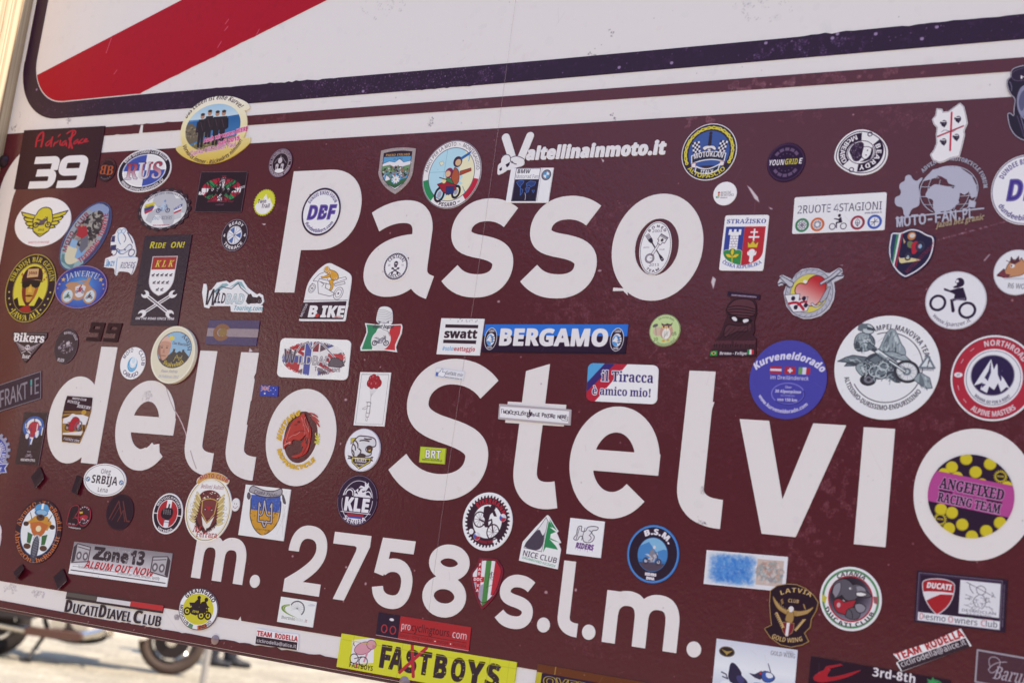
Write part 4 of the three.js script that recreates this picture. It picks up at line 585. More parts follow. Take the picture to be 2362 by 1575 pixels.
st('oval_sticker', 'tilted blue-grey oval with a photo of an acrobat beside a motorcycle', ['q', 0, 1, 432, 783, 812, 213, 1068, 397, 688, 967], { bg: '#5c648e', z: 0.3, cut: (h) => e(0, 0, 50, h / 2, '#fff') }, (h) => {
  const y = h / 2; e(0, 0, 49.5, y * 0.98, '#3a4070'); e(1, -1, 46, y * 0.86, '#9aa4b0'); within(oval(0, 0, 48, y * 0.93), () => { p([-50, -4, -30, -20, -20, 10, -40, 26], '#8fb0b8'); p([-44, -8, -36, -12, -30, -4, -36, 8, -44, 10], '#5f8790'); p([30, -18, 44, -10, 48, 6, 36, 10], '#8d9cc4'); }); within(oval(-2, 0, 40, y * 0.62), () => { r(-50, -40, 100, 80, '#a5a09a'); p([-44, -20, -16, -20, -22, 20, -44, 20], '#d6cfb4'); r(-22, -22, 60, 12, '#6a6468'); spots(80, 12, -2, 26, 14, ['#3a3036', '#5c5458', '#8b8688', '#2c2430'], 3); p([-30, 4, -16, 0, -14, 10, -28, 14], '#7fa6d2'); p([-22, -10, -12, -12, -10, -4, -20, -2], '#8fb2d8'); eo(20, 6, 6, 6, 2.4, '#3a3036'); eo(32, -2, 6, 6, 2.2, '#3a3036'); p([-6, -10, 6, -14, 12, -6, 4, 2, -4, 0], '#a92838'); ln(8, -11, 20, -16, 2.4, '#b58a70'); p([-6, -2, 4, 2, -8, 10, -20, 8, -18, 3], '#6a6878'); e(13, -13, 2.8, 2.8, '#3c2a2c'); }); a('TEKIRDAG  TURKIYE', 44, y * 0.86, 226, 112, 6.4, '#b02a44'); a('MOTO  CLUB', 40, y * 0.6, -52, 40, 5.5, '#8a2440');
});
st('cutout_sticker', 'white cut-out of two riders on a blue touring motorcycle above scrawled lettering', ['q', 0, 1, 985, 505, 1262, 500, 1180, 945, 905, 950], { bg: '#eeecef', z: 0.2, cut: () => { zs([1030, 530, 1060, 512, 1100, 515, 1120, 560, 1160, 590, 1190, 680, 1195, 740, 1180, 775, 1215, 770, 1195, 850, 1175, 900, 1150, 935, 1140, 905, 1060, 895, 1035, 900, 1025, 940, 1005, 925, 1010, 865, 920, 865, 888, 840, 905, 790, 970, 770, 1000, 750, 970, 730, 975, 590, 1010, 575], '#fff'); } }, () => {
  const D = '#3a3564', B = '#6f9bc8'; for (const [x, y] of [[1050, 548], [1085, 545]]) { const q = Z(x, y); e(q[0], q[1], 6, 7, '#dfe4ee'); eo(q[0], q[1], 6, 7, 1.6, B); } zs([1040, 570, 1030, 620, 1060, 660], 0, B, 2.4, 1); zs([1085, 570, 1120, 610, 1090, 640], 0, D, 2, 1); zs([1120, 560, 1150, 610, 1165, 650], 0, D, 2.6, 1); zp([985, 590, 1012, 585, 1008, 640, 975, 640], D); zp([975, 670, 1022, 665, 1018, 712, 970, 715], D); for (const [x, y] of [[1000, 730], [1155, 735]]) { const q = Z(x, y); eo(q[0], q[1], 9, 11, 2.6, '#4a4568', 0.2); } zs([1020, 690, 1060, 720, 1100, 700, 1140, 650, 1170, 690, 1120, 720, 1080, 750, 1040, 740], '#dfe3ec', '#55507a', 2); zp([1035, 720, 1050, 712, 1060, 735, 1040, 735], B); zp([1090, 700, 1108, 705, 1098, 720], D);
  zs([915, 800, 895, 830, 920, 850, 960, 840, 950, 790, 935, 800], 0, B, 2.4, 1); const q = Z(975, 850); t('RAZY', q[0] - 2, q[1], 15, null, { b: 0, w: 28, o: B, ow: 1.6, r: -6 }); zp([1040, 775, 1215, 770], 0, B, 1.4, 1); const v = Z(1115, 868); t('RIDERS', v[0], v[1], 19, D, { b: 0, w: 47, i: 0.15 }); zs([1030, 780, 1020, 860, 1015, 930], 0, B, 2, 1); zs([1170, 850, 1180, 880, 1150, 925], 0, D, 1.6, 1);
});
st('oval_sticker', 'scalloped dark rimmed oval with a grey map, a touring motorcycle and two flags', ['e', 0, 1, 1205, 1668, 170, 542], { bg: '#35202e', cut: (h) => { e(0, 0, 48, h / 2 - 2, '#fff'); for (let i = 0; i < 18; i++) { const w = i / 18 * 2 * PI; e(47 * Math.cos(w), (h / 2 - 3) * Math.sin(w), 6, 4, '#fff', w + PI / 2); } } }, (h) => {
  const y = h / 2; for (let i = 0; i < 18; i++) { const w = (i + 0.5) / 18 * 2 * PI; c.save(); c.translate(45.6 * Math.cos(w), (y - 3.6) * Math.sin(w)); c.rotate(Math.atan2(y * Math.cos(w), -48 * Math.sin(w))); r(-3, -0.8, 6, 1.6, '#8f8590'); c.restore(); } const G = '#e8e7ea'; e(0, 0, 43, y * 0.86, G); within(oval(0, 0, 43, y * 0.86), () => { p([-20, -40, 10, -34, 20, -20, 44, -20, 44, 8, 26, 6, 22, 30, 6, 30, -4, 12, -14, 10, -20, 26, -32, 20, -28, 6, -12, -4, -24, -16], '#bfc0c8'); p([20, 4, 34, 2, 36, 16, 24, 20], '#c9cad0'); }); p([-38, -10, -20, -15, -19, -8, -38, -2], '#d8c838'); p([-38, -3, -19, -8, -20, -3, -37, 3], '#3b4788'); p([-37, 3, -20, -3, -22, 2, -35, 8], '#b3324a'); t('Ecuador', -29, -5, 3.6, '#4a3b52', { i: 0.3, w: 15, r: -14 }); p([19, -2, 34, -10, 34, -5, 20, 3], '#40509a'); p([20, 2, 34, -4, 34, 0, 20, 6], '#ece8ea'); p([20, 6, 34, 0, 33, 4, 21, 9], '#b83a4c'); t('F.E.M.', 27, -2.4, 3.4, W, { r: -20 }); moto(-1, -3, 14, { k: '#4a4a74', body: '#8fa8c8', rider: '#b9c8de', head: '#7f9cc6', shine: W }); t('CRAZY', -11, 19, 6, '#7d96b4', { b: 0, w: 16, i: 0.2 }); t('RIDERS', 8, 19, 6.6, '#5a566e', { b: 0, w: 20, i: 0.2 }); a('EUROTRIP 2015  UNKNOWN ROAD', 38, y * 0.74, -58, 58, 3.6, '#6a6474'); t('www.crazyriders.com', 0, 31, 2.8, '#b0404e', { w: 32 });
});
st('flag_sticker', 'black rounded sticker with a brushed green, red and white crossed flag', ['q', 0, 1, 1762, 28, 2175, 22, 2115, 385, 1705, 378], { bg: '#2a1220', r: 4, mat: 'matt' }, (h) => {
  const y = h / 2; within(oval(0, -5, 42, y * 0.58), () => { r(-50, -40, 100, 70, '#b3203c'); ln(-44, -30, 44, 24, 9, '#2f8a52'); ln(-44, 24, 44, -34, 9, '#2f8a52'); r(-5, -50, 10, 90, '#ece8ea'); r(-50, -8, 100, 9, '#ece8ea'); }); for (let i = 0; i < 60; i++) ln(rr(-46, 46), (rnd() < 0.5 ? -1 : 1) * rr(20, 30) - 5, rr(-30, 46), (rnd() < 0.5 ? -1 : 1) * rr(20, 32) - 5, rr(0.6, 1.6), '#2a1220'); p([-30, 8, -24, -8, -19, 6, -13, -10, -8, 5, -2, -12, 4, 5, 9, -10, 15, 4, 21, -10, 32, -4, 24, -4, 18, 7, 12, -1, 7, 8, 1, -2, -4, 8, -9, -1, -14, 8, -20, -1, -26, 8], '#1f0c18', '#1f0c18', 2.4); t('SALEZITZ', 40, -7, 4.4, W, { w: 20, r: -90 + 75 }); t('RAF', -40, 6, 6, W, { w: 14, o: W, ow: 0.6 }); t('SN', 2, -30, 5, '#b03048', {}); t('Adventure Biker Tour', 2, 22, 4.6, '#a02a44', { w: 56, i: 0.2 }); t('euskadi', 2, 29, 4, '#7a5064', { w: 18 }); eo(0, 0, 60, 60, 1, '#2a1220');
  c.strokeStyle = '#7d6472'; c.lineWidth = 0.8; c.strokeRect(-49.4, -y + 0.6, 98.8, h - 1.2);
});
st('round_sticker', 'small yellow scalloped disc with a white mountain and two short words', ['e', 1, 1, 22, 212, 178, 412], { bg: '#cfcf3c', cut: () => gear(0, 0, 47, 50, 30, '#fff') }, () => { e(0, 0, 44, 44, '#d6d640'); b('M-40 18 Q-42 6 -36 6 L-20 -16 L-14 -6 L2 -32 L14 -10 L22 -18 L34 2 Q42 6 41 16 A44 44 0 0 1 -40 18 Z', '#f0eeec'); t('Twin', -12, 2, 15, '#42243c', { w: 40, i: 0.1 }); t('Trail', 8, 20, 15, '#42243c', { w: 40, i: 0.1 }); });
st('oval_sticker', 'small black round sticker with a spoked wheel emblem between two number 4s', ['e', 0, 1, 1942, 2170, 440, 722], { bg: '#2d1a2e' }, () => { eo(0, 0, 49, 49, 1.6, '#a597a6'); e(0, 0, 29, 29, '#d5d4dc'); e(0, 0, 25, 25, '#4f6fb0'); within(oval(0, 0, 25, 25), () => { for (let i = 0; i < 3; i++) { c.save(); c.rotate(i * 2 * PI / 3 + 0.5); b('M0 0 L-10 -26 L10 -26 Z', '#dfe0e8'); c.restore(); } }); for (let i = 0; i < 6; i++) { c.save(); c.rotate(i * PI / 3); p([-1.6, 0, -4.6, -26, 0, -29, 4.6, -26, 1.6, 0], '#e9e8ee', '#5d5468', 0.8); c.restore(); } e(0, 0, 4, 4, '#8f8b9a'); a('READY', 34, 34, -46, 46, 10, W, {}); a('TERRACE', 44, 44, 238, 122, 10, W); t('4', -40, 5, 10, W); t('4', 40, 5, 10, W); });
st('oval_sticker', 'tall yellow and black oval with a red-toned portrait of a man in cap', ['e', 0, 1, 42, 495, 742, 1345], { bg: '#2c1424', z: 0.2 }, (h) => {
  const y = h / 2, Y = '#d2c13a'; eo(0, 0, 48.6, y - 1.4, 2, '#b09a44'); eo(0, 0, 34, y * 0.72, 1, '#b09a44'); e(0, 0, 33, y * 0.7, '#d8cc44'); within(oval(0, 0, 33, y * 0.7), () => { spots(130, 4, -26, 30, 14, ['#d8c84a', '#b06a2c', '#8a2420', '#e0d25a'], 3); p([-40, 30, -22, 18, -16, 34, 14, 34, 20, 16, 40, 30, 40, 70, -40, 70], '#240c18'); p([-14, 40, 2, 30, 12, 46, 4, 62, -14, 62], '#a02822'); b('M-17 -18 Q-18 24 -1 33 Q17 24 17 -16 Z', '#c79a3c'); b('M-17 -18 Q-18 24 -1 33 Q-6 20 -8 6 L-10 -10 Z', '#7a2a1e'); b('M17 -16 Q17 24 -1 33 Q8 22 9 6 L12 -8 Z', '#a85a28'); p([-19, -12, 19, -14, 17, -3, 10, 0, 3, -3, 0, -8, -3, -3, -10, 0, -17, -2], '#180812'); b('M-1 -8 L-4 8 L5 8 Z', '#d8b04a'); b('M-9 15 Q0 11 9 15 Q0 19 -9 15 Z', '#5a161a'); b('M-8 22 Q0 33 8 22 Q4 34 -1 34 Q-6 33 -8 22 Z', '#4a141a'); b('M-20 -12 Q-20 -42 1 -42 Q22 -42 21 -14 Q8 -20 -20 -12 Z', '#3c0e1c'); b('M-22 -10 Q-4 -20 24 -13 Q12 -8 -2 -10 Q-14 -9 -22 -10 Z', '#200812'); p([-11, -37, 10, -38, 11, -22, -11, -20], '#cfa878'); t('JAWA', 0, -26.5, 6, '#5a1a1c', { w: 17 }); });
  a('SIRADIŞI BİR GEZGİN', 37.4, y * 0.77, -76, 76, 9, Y, { f: 'serif' }); a('JAWA ALİ', 45.5, y * 0.93, 222, 140, 10.5, Y, { f: 'serif' }); for (const s of [-1, 1]) for (let i = 0; i < 4; i++) { const w = (98 + i * 13) * PI / 180; star(s * 41.5 * Math.sin(w), -y * 0.85 * Math.cos(w), 2.6, '#d8cc6a'); }
});
st('oval_sticker', 'blue oval with a tan motorcycle shape holding three small ride pictures', ['e', 0, 1, 480, 940, 845, 1222], { bg: '#3c4a9c', z: 0.35 }, (h) => {
  const y = h / 2; e(0, 0, 60, 60, '#2d3a94'); e(0, 4, 44, y * 0.84, radial(0, 0, 46, '#57a6d8', '#3f74c4', '#2f3f9e')); eo(0, 0, 49, y - 1, 1.6, '#a5788c'); const T = '#b98a68'; for (const [x, q] of [[-22, 1], [20, 1]]) { eo(x, 17, 11, 13, 3.4, T); e(x, 17, 9.6, 11.6, '#c9d8e2'); moto(x, 18, 7, { k: x < 0 ? '#3d5a40' : '#4a2030', shine: '#b9c06a' }); } b('M-30 -3 Q-24 -12 -10 -8 Q4 -4 10 -12 L10 -24 L18 -20 L14 -6 L24 4 L14 10 L10 20 Q0 30 -10 22 L-14 8 Q-24 4 -30 -3 Z', T); b('M-10 0 Q4 -8 10 0 L8 16 Q0 24 -8 16 Z', '#d8d3da'); moto(0, 6, 9, { k: '#35284a', body: '#a52c3c', rider: '#8a2436', shine: W }); ln(-28, -4, 14, -14, 2.4, T); a('JAWERTU', 60, 52, -29, 29, 11, '#b8c4e0', { f: 'serif', y: 32, o: '#2c3270', ow: 1.6 }); for (const s of [-1, 1]) { star(s * 36, -14, 5, '#d6b06a'); star(s * 42, -5, 3, '#c89a60'); star(s * 44, 3, 2.2, '#b98a5a'); }
});
st('rectangular_sticker', 'tall black sticker with a shield over crossed wrenches and a yellow headline', ['q', 0, 1, 1272, 588, 1685, 575, 1555, 1372, 1143, 1365], { bg: '#311c30', q: 1.9, mat: 'thin' }, (h) => {
  const y = h / 2; t('R', -37, -y + 27, 14.5, '#d0c32e', { a: 'l', i: 0.1, w: 11.5 }); t('IDE', -25, -y + 27, 11.6, '#d0c32e', { a: 'l', i: 0.1, w: 23 }); t('ON!', 8, -y + 27, 12.4, '#d0c32e', { a: 'l', i: 0.1, w: 30 });
  const sy = -y + 46; b(`M-25 ${sy} H27 V${sy + 48} Q26 ${sy + 74} 1 ${sy + 84} Q-24 ${sy + 74} -25 ${sy + 48} Z`, '#efecee', '#cfc6ca', 1.4); r(-24, sy + 1, 50, 27, '#a52a2c'); t('K L K', 1, sy + 22, 14, '#dcc84a', { f: 'serif', i: 0.2, w: 38 }); for (const [n, yy] of [[5, 40], [4, 56], [2, 71]]) for (let i = 0; i < n; i++) { const x = 1 + (i - (n - 1) / 2) * 9.4; e(x - 1, sy + yy, 2.6, 1.7, K); e(x + 1.5, sy + yy - 2, 1.2, 1.6, K); ln(x - 3, sy + yy + 2.6, x + 3, sy + yy + 2.6, 0.9, K); }
  for (const s of [-1, 1]) { c.save(); c.translate(1, sy + 102); c.rotate(s * 0.62); ln(-32, 0, 32, 0, 7, '#e8e4e6'); ln(-30, 0, 30, 0, 2, '#40283c'); for (const u of [-1, 1]) { e(u * 36, 0, 9, 8, '#e8e4e6'); p([u * 38, -3.6, u * 48, -4.6, u * 48, 4.6, u * 38, 3.6, u * 35, 0], '#311c30'); } c.restore(); }
  t('On the road since 1996'.toUpperCase(), 0, y - 12, 5, '#e6e0e4', { w: 82, i: 0.15 });
});
st('cutout_sticker', 'white outlined cut-out of pale blue mountains over dark lettering and a small motorcycle', ['q', 0, 1, 1805, 975, 2345, 985, 2300, 1262, 1760, 1255], { bg: '#ecebee', cut: (h) => { zp([1768, 1010, 1805, 1012, 1815, 1085, 1860, 1060, 1905, 1000, 1985, 985, 2010, 1005, 2075, 975, 2125, 978, 2165, 1040, 2215, 1080, 2250, 1105, 2275, 1095, 2300, 1110, 2308, 1160, 2290, 1185, 2230, 1188, 2298, 1200, 2290, 1250, 2030, 1245, 2025, 1195, 1840, 1195, 1830, 1215, 1795, 1205], '#fff', '#fff', 2); } }, () => {
  const B = '#8fb4bd', D = '#35283a'; zp([1870, 1075, 1950, 1005, 1990, 1002, 2005, 1018, 1950, 1050, 1900, 1090], B); zp([2010, 1040, 2085, 985, 2120, 990, 2160, 1060, 2200, 1095, 2120, 1030, 2090, 1010], B); zp([1860, 1095, 1945, 1030, 1975, 1040, 2030, 1050, 2090, 1000, 2110, 1040, 2180, 1100], 0, '#5a5a68', 1.4, 1); let q = Z(1785, 1195); t('W', q[0] - 1, q[1] - 2, 27, D, { a: 'l', w: 22, r: 3, i: 0.05 }); q = Z(1870, 1182); t('ILD', q[0] + 1, q[1] - 2, 17, D, { a: 'l', w: 18, r: 1 }); q = Z(1965, 1180); t('BAD', q[0] + 1, q[1] - 1, 16, '#6f96a4', { a: 'l', w: 31, r: 1, o: D, ow: 1 }); t('BAD', q[0] + 1, q[1] - 1, 16, '#cfdde0', { a: 'l', w: 31, r: 1 }); q = Z(2045, 1238); t('Touring.com', q[0], q[1] - 0.5, 7.4, '#6fa3b4', { a: 'l', w: 46, i: 0.15 }); zp([2155, 1160, 2175, 1100, 2200, 1092, 2215, 1120, 2255, 1125, 2270, 1110, 2295, 1130, 2290, 1170, 2240, 1178, 2170, 1178], '#3c2530'); const w1 = Z(2185, 1162), w2 = Z(2275, 1158); e(w1[0], w1[1], 4, 4, '#2a1822'); e(w2[0], w2[1], 4, 4, '#2a1822'); eo(w2[0], w2[1], 2, 2, 0.8, '#9a8a90');
});
st('flag_sticker', 'faded blue and white striped flag decal with an orange letter C ring', ['q', 0, 1, 1835, 1322, 2278, 1330, 2245, 1548, 1800, 1535], { bg: '#52446a', mat: 'thin', wear: 3 }, (h) => { const y = h / 2; r(-60, -y / 3, 120, h / 3, '#9d8b92'); r(-60, -60, 120, 60 - y / 3, '#52446a'); r(-60, y / 3, 120, 60, '#52446a'); r(-60, -y / 3, 120, h / 3, '#9d8b92'); c.strokeStyle = '#8d6044'; c.lineWidth = 8; c.lineCap = 'butt'; c.beginPath(); c.arc(-21, 0, 13, 0.5, 2 * PI - 0.5); c.stroke(); e(-19, 0, 8.6, 8.6, '#937446'); for (let i = 0; i < 500; i++) e(rr(-50, 50), rr(-y, y), 0.5, 0.5, rnd() < 0.5 ? 'rgba(120,90,100,.35)' : 'rgba(60,40,80,.3)'); });
st('lettering_decal', 'dark cut-out number 99 decal almost the colour of the brown sign', ['q', 0, 1, 790, 1325, 1085, 1335, 1032, 1540, 735, 1525], { bg: '#35131c', cut: 'art', mat: 'matt', wear: 0 }, (h) => { const f = '#35131c'; c.lineCap = 'butt'; c.lineJoin = 'miter'; for (const x of [-24, 26]) { p([x + 20, -4, x - 14, -4, x - 14, -24, x + 16, -24, x + 16, 22, x - 22, 22], 0, f, 11, 1); } });
st('shield_sticker', 'black inverted triangle with blackletter title over a winged skull', ['q', 0, 1, 118, 1410, 425, 1425, 370, 1705, 65, 1690], { bg: '#301624', z: 0.1, cut: () => b('M-50 -40 L48 -44 L50 -30 L4 46 L0 46 L-50 -30 Z', '#fff') }, () => { b('M-46 -36 L46 -40 L46 -30 L3 38 L0 38 L-46 -28 Z', 0, '#7d6874', 1.6); t('Bikers', -1, -15, 24, W, { f: 'serif', w: 90, o: '#f1edf0', ow: 1.2 }); e(1, 2, 7, 8, '#cfc4ca'); e(-2, 1, 1.8, 2.2, K); e(4, 1, 1.8, 2.2, K); for (const s of [-1, 1]) { for (let i = 0; i < 5; i++) ln(s * 7, 2 + i * 2, s * (32 - i * 4), -10 + i * 5, 1.6, '#bfb2ba'); ln(s * 3, 12, s * 13, 18, 2.4, '#c9bdc4'); } t('bar', 2, 33, 11, W, { f: 'serif', w: 23 }); });
st('oval_sticker', 'small dark oval with a grey skull rider and arched lettering', ['e', 0, 1, 478, 685, 1398, 1705], { bg: '#33182a' }, (h) => { const y = h / 2; eo(0, 0, 49, y - 1, 1.2, '#7a6472', 0, -1.6, 1.4); a('DEADLY VILLE', 42, y * 0.72, -24, 62, 9.5, '#d9ced4'); e(6, -8, 11, 12, '#a2929c'); e(2, -8, 3, 3.4, '#2b1424'); e(11, -8, 3, 3.4, '#2b1424'); spots(120, 0, 4, 34, 26, ['#7d6a78', '#4f3a4a', '#b5a6ae', '#2b1424'], 3.4); e(6, -12, 8, 7, '#c2b5bc'); r(1, -4, 12, 5, '#8f7f8a'); t('PLZEN', -12, y - 9, 13, W, { w: 30, r: 6, f: 'serif' }); });
// ---- around the word on the first row
st('round_sticker', 'white round sticker with purple block letters, inside the capital P', ['e', 1, 1, 440, 788, 165, 588], { bg: W, z: 0.3 }, () => { e(0, 0, 49.6, 49.6, '#35203c'); e(0, 0, 45.5, 45.5, '#f0edf0'); t('DBF', 0, 14, 28, '#49318c', { w: 72, i: 0.12, o: '#49318c', ow: 3.4 }); t('DBF', 0, 14, 28, null, { w: 72, i: 0.12, o: '#9a8cbc', ow: 0.8 }); p([8, -3, 16, 1, 8, 4], '#e8e4ee'); a('DUNDEE BIKERS FORUM', 36, 36, -62, 62, 7.6, '#412c70'); a('dundeebikers.com', 42.5, 42.5, 238, 122, 7.6, '#412c70'); });
st('cutout_sticker', 'white arched sticker with an orange rider line drawing above big outlined letters', ['q', 1, 1, 520, 815, 950, 815, 845, 1338, 405, 1336], { bg: '#f0edee', cut: () => { zs([430, 1280, 470, 1130, 490, 1010, 560, 910, 640, 840, 690, 820, 740, 845, 830, 890, 882, 930, 878, 1000, 850, 1180, 832, 1300, 826, 1332, 800, 1334, 600, 1332, 450, 1332, 418, 1330], '#fff'); zp([450, 1190, 852, 1190, 822, 1330, 420, 1328], '#fff'); } }, () => {
  const L = '#55485a'; for (const [x, y, q] of [[535, 1045, 9], [765, 1090, 12.5]]) { const u = Z(x, y); eo(u[0], u[1], q * 0.72, q, 0.9, L, 0.15); eo(u[0], u[1], q * 0.46, q * 0.66, 0.7, L, 0.15); e(u[0], u[1], 1.6, 2, L); } zp([555, 965, 600, 920, 640, 905], 0, L, 1, 1); zp([560, 960, 545, 980, 590, 985, 600, 960, 680, 980, 830, 945, 838, 965, 760, 990, 700, 1015, 640, 1000, 600, 985], 0, L, 0.9, 1); zp([585, 985, 590, 1090, 690, 1115, 740, 1095, 650, 1040, 660, 1000], 0, L, 1, 1); zp([730, 1010, 820, 985, 825, 1005, 735, 1025], 0, L, 0.9); zp([540, 1000, 515, 1030], 0, L, 1, 1); zp([610, 990, 640, 1010, 620, 1030], 0, L, 0.9, 1);
  const O = '#dfa43c'; zs([640, 870, 660, 850, 685, 860, 690, 885, 730, 890, 765, 920, 770, 965, 740, 980, 700, 965, 690, 930, 660, 910, 640, 900], O, '#4a3a30', 0.8); zs([690, 915, 640, 945, 610, 940, 620, 960, 700, 950], O, '#4a3a30', 0.7); zs([745, 975, 690, 970, 680, 990, 705, 1030, 680, 1065, 710, 1065, 725, 1020, 715, 985], O, '#4a3a30', 0.7); let q = Z(663, 875); eo(q[0], q[1], 4.6, 5.4, 1.2, '#d8d0c8'); for (const [x, y] of [[688, 908], [742, 960], [672, 968]]) { q = Z(x, y); e(q[0], q[1], 2, 2.4, W); e(q[0], q[1], 1, 1.2, K); }
  zp([455, 1152, 845, 1150], 0, L, 1, 1); zp([455, 1178, 828, 1168, 802, 1308, 432, 1305], '#3a2232', '#3a2232', 4); q = Z(462, 1240); t('MOTOR', q[0] + 2.5, q[1], 5, W, { r: -76, w: 28, b: 0 }); q = Z(490, 1292); t('B', q[0], q[1], 22, '#f0edee', { a: 'l', w: 20, o: '#f0edee', ow: 2 }); t('IKE', q[0] + 27, q[1], 22, '#f0edee', { a: 'l', w: 47, o: '#f0edee', ow: 2 }); q = Z(580, 1282); e(q[0], q[1], 4, 4, '#c03a34'); q = Z(762, 1292); t('magazin', q[0], q[1] + 1, 3, '#c03a34', { w: 15 });
});
st('round_sticker', 'small white disc with a chain ring and skull, inside the letter a', ['e', 1, 1, 1156, 1382, 728, 980], { bg: '#f1eef0', z: 0.5 }, () => { for (let i = 0; i < 34; i++) { const w = i / 34 * 2 * PI; c.save(); c.translate(43.5 * Math.cos(w), 43.5 * Math.sin(w)); c.rotate(w + PI / 2); e(0, 0, 5, 3.2, K); e(0, 0, 2, 1.1, W); c.restore(); } a('CENTAURI', 29, 29, -62, 62, 11, K); a('LECCO', 38, 38, 222, 138, 11, K); e(0, -9, 8, 9, K); r(-5, -4, 10, 7, K); e(-3, -9, 2.2, 2.6, W); e(3, -9, 2.2, 2.6, W); r(-2, -3, 1, 3, W); r(1, -3, 1, 3, W); ln(-10, 8, 10, 20, 3.4, K); ln(10, 8, -10, 20, 3.4, K); for (const s of [-1, 1]) { r(s * 11 - 4, 4, 8, 6, K); e(s * 11, 22, 4, 4, K); } t('20', -26, -1, 6, K, { b: 0 }); t('15', 26, -1, 6, K, { b: 0 }); });
st('cutout_sticker', 'veiled grey face rising over a waving green, white and red flag', ['q', 1, 1, 1010, 1200, 1360, 1205, 1290, 1612, 930, 1605], { bg: '#ecebea', cut: () => { zs([1095, 1345, 1100, 1290, 1118, 1220, 1150, 1203, 1200, 1205, 1235, 1230, 1242, 1300, 1235, 1360, 1180, 1380], '#fff'); zp([998, 1350, 1100, 1362, 1230, 1362, 1318, 1358, 1326, 1380, 1318, 1440, 1290, 1500, 1268, 1560, 1280, 1604, 1180, 1590, 1050, 1590, 960, 1592, 958, 1560, 985, 1500, 1012, 1430, 1010, 1395], '#fff'); } }, () => {
  zp([1012, 1362, 1125, 1370, 1085, 1450, 1060, 1580, 970, 1580, 995, 1510, 1024, 1430, 1020, 1395], '#3c8a62'); zp([1230, 1372, 1312, 1368, 1315, 1382, 1306, 1440, 1262, 1540, 1262, 1588, 1165, 1580, 1195, 1480], '#c53a40'); for (let i = 0; i < 7; i++) zs([1105, 1240 + i * 16, 1150, 1228 + i * 17, 1200, 1246 + i * 13, 1236, 1262 + i * 12], 0, '#a9a3ab', 1.2, 1); zp([1115, 1330, 1150, 1345, 1120, 1352], '#6d6570'); zp([1210, 1330, 1180, 1346, 1208, 1352], '#6d6570'); zp([1130, 1345, 1165, 1340, 1205, 1348, 1170, 1358], '#b6b0b8'); const q = Z(1155, 1394); t('ducati bogzat', q[0], q[1], 8, null, { w: 52, i: 0.2, b: 0, o: '#4a4450', ow: 1 }); const v = Z(1138, 1500); e(v[0], v[1], 24, 26, '#e6e3e2'); moto(v[0], v[1] - 1, 22, { k: '#5c5562', body: '#8f8994', rider: 0, shine: '#dcd9de' }); zp([1145, 1400, 1200, 1420, 1215, 1460], 0, '#6a6470', 1, 1);
});
st('rectangular_sticker', 'white square card with black bars, a bold lowercase word and red hashtag line', ['q', 1, 1, 1668, 1308, 2045, 1312, 2003, 1635, 1625, 1620], { bg: '#efedee' }, (h) => { const D = '#3c2733'; r(-38, -28, 76, 7.6, D); t('swatt', 0, 3, 20, D, { w: 77, o: D, ow: 1.4 }); r(-38, 8, 76, 8, D); t('#solo', -38, 33, 10.4, '#86b4dc', { a: 'l', w: 26 }); t('wattaggio', -12, 33, 10.4, '#b8303c', { a: 'l', w: 50 }); spots(14, 0, -38, 46, 4, ['#c9c3c8', '#b9b2b8'], 2); });
st('rectangular_sticker', 'long blue and black banner with thick white capitals between two oval crests', ['q', 2, 1, -150, 1360, 1105, 1362, 1075, 1618, -178, 1605], { bg: '#2b1430', z: 0.2 }, (h) => { const y = h / 2; r(-60, -y - 1, 120, h * 0.46, '#2f74d6'); r(-50, y - 1.2, 100, 3, '#22102a'); t('BERGAMO', -0.5, y * 0.44, 11.3, W, { w: 77, o: W, ow: 1 }); for (const x of [-44.6, 43.6]) { e(x, 0.4, 4.6, 8, W); e(x, 0.4, 4.2, 7.5, '#2a1830'); e(x, 0.8, 3.1, 4.6, W); e(x - 0.5, 1.2, 2.4, 3.9, '#5a98d8'); b(`M${x - 1} -2 q3 2 2 7 q-1 -4 -4 -3 Z`, W); for (let i = 0; i < 3; i++) ln(x + 0.4, -0.4 + i * 1.5, x + 2.6, -1.4 + i * 1.8, 0.5, '#2a1830'); t('CURVA', x, -4.6, 1.6, W, { w: 4.2 }); t('NORD', x, 7, 1.4, W, { w: 3.4 }); } });
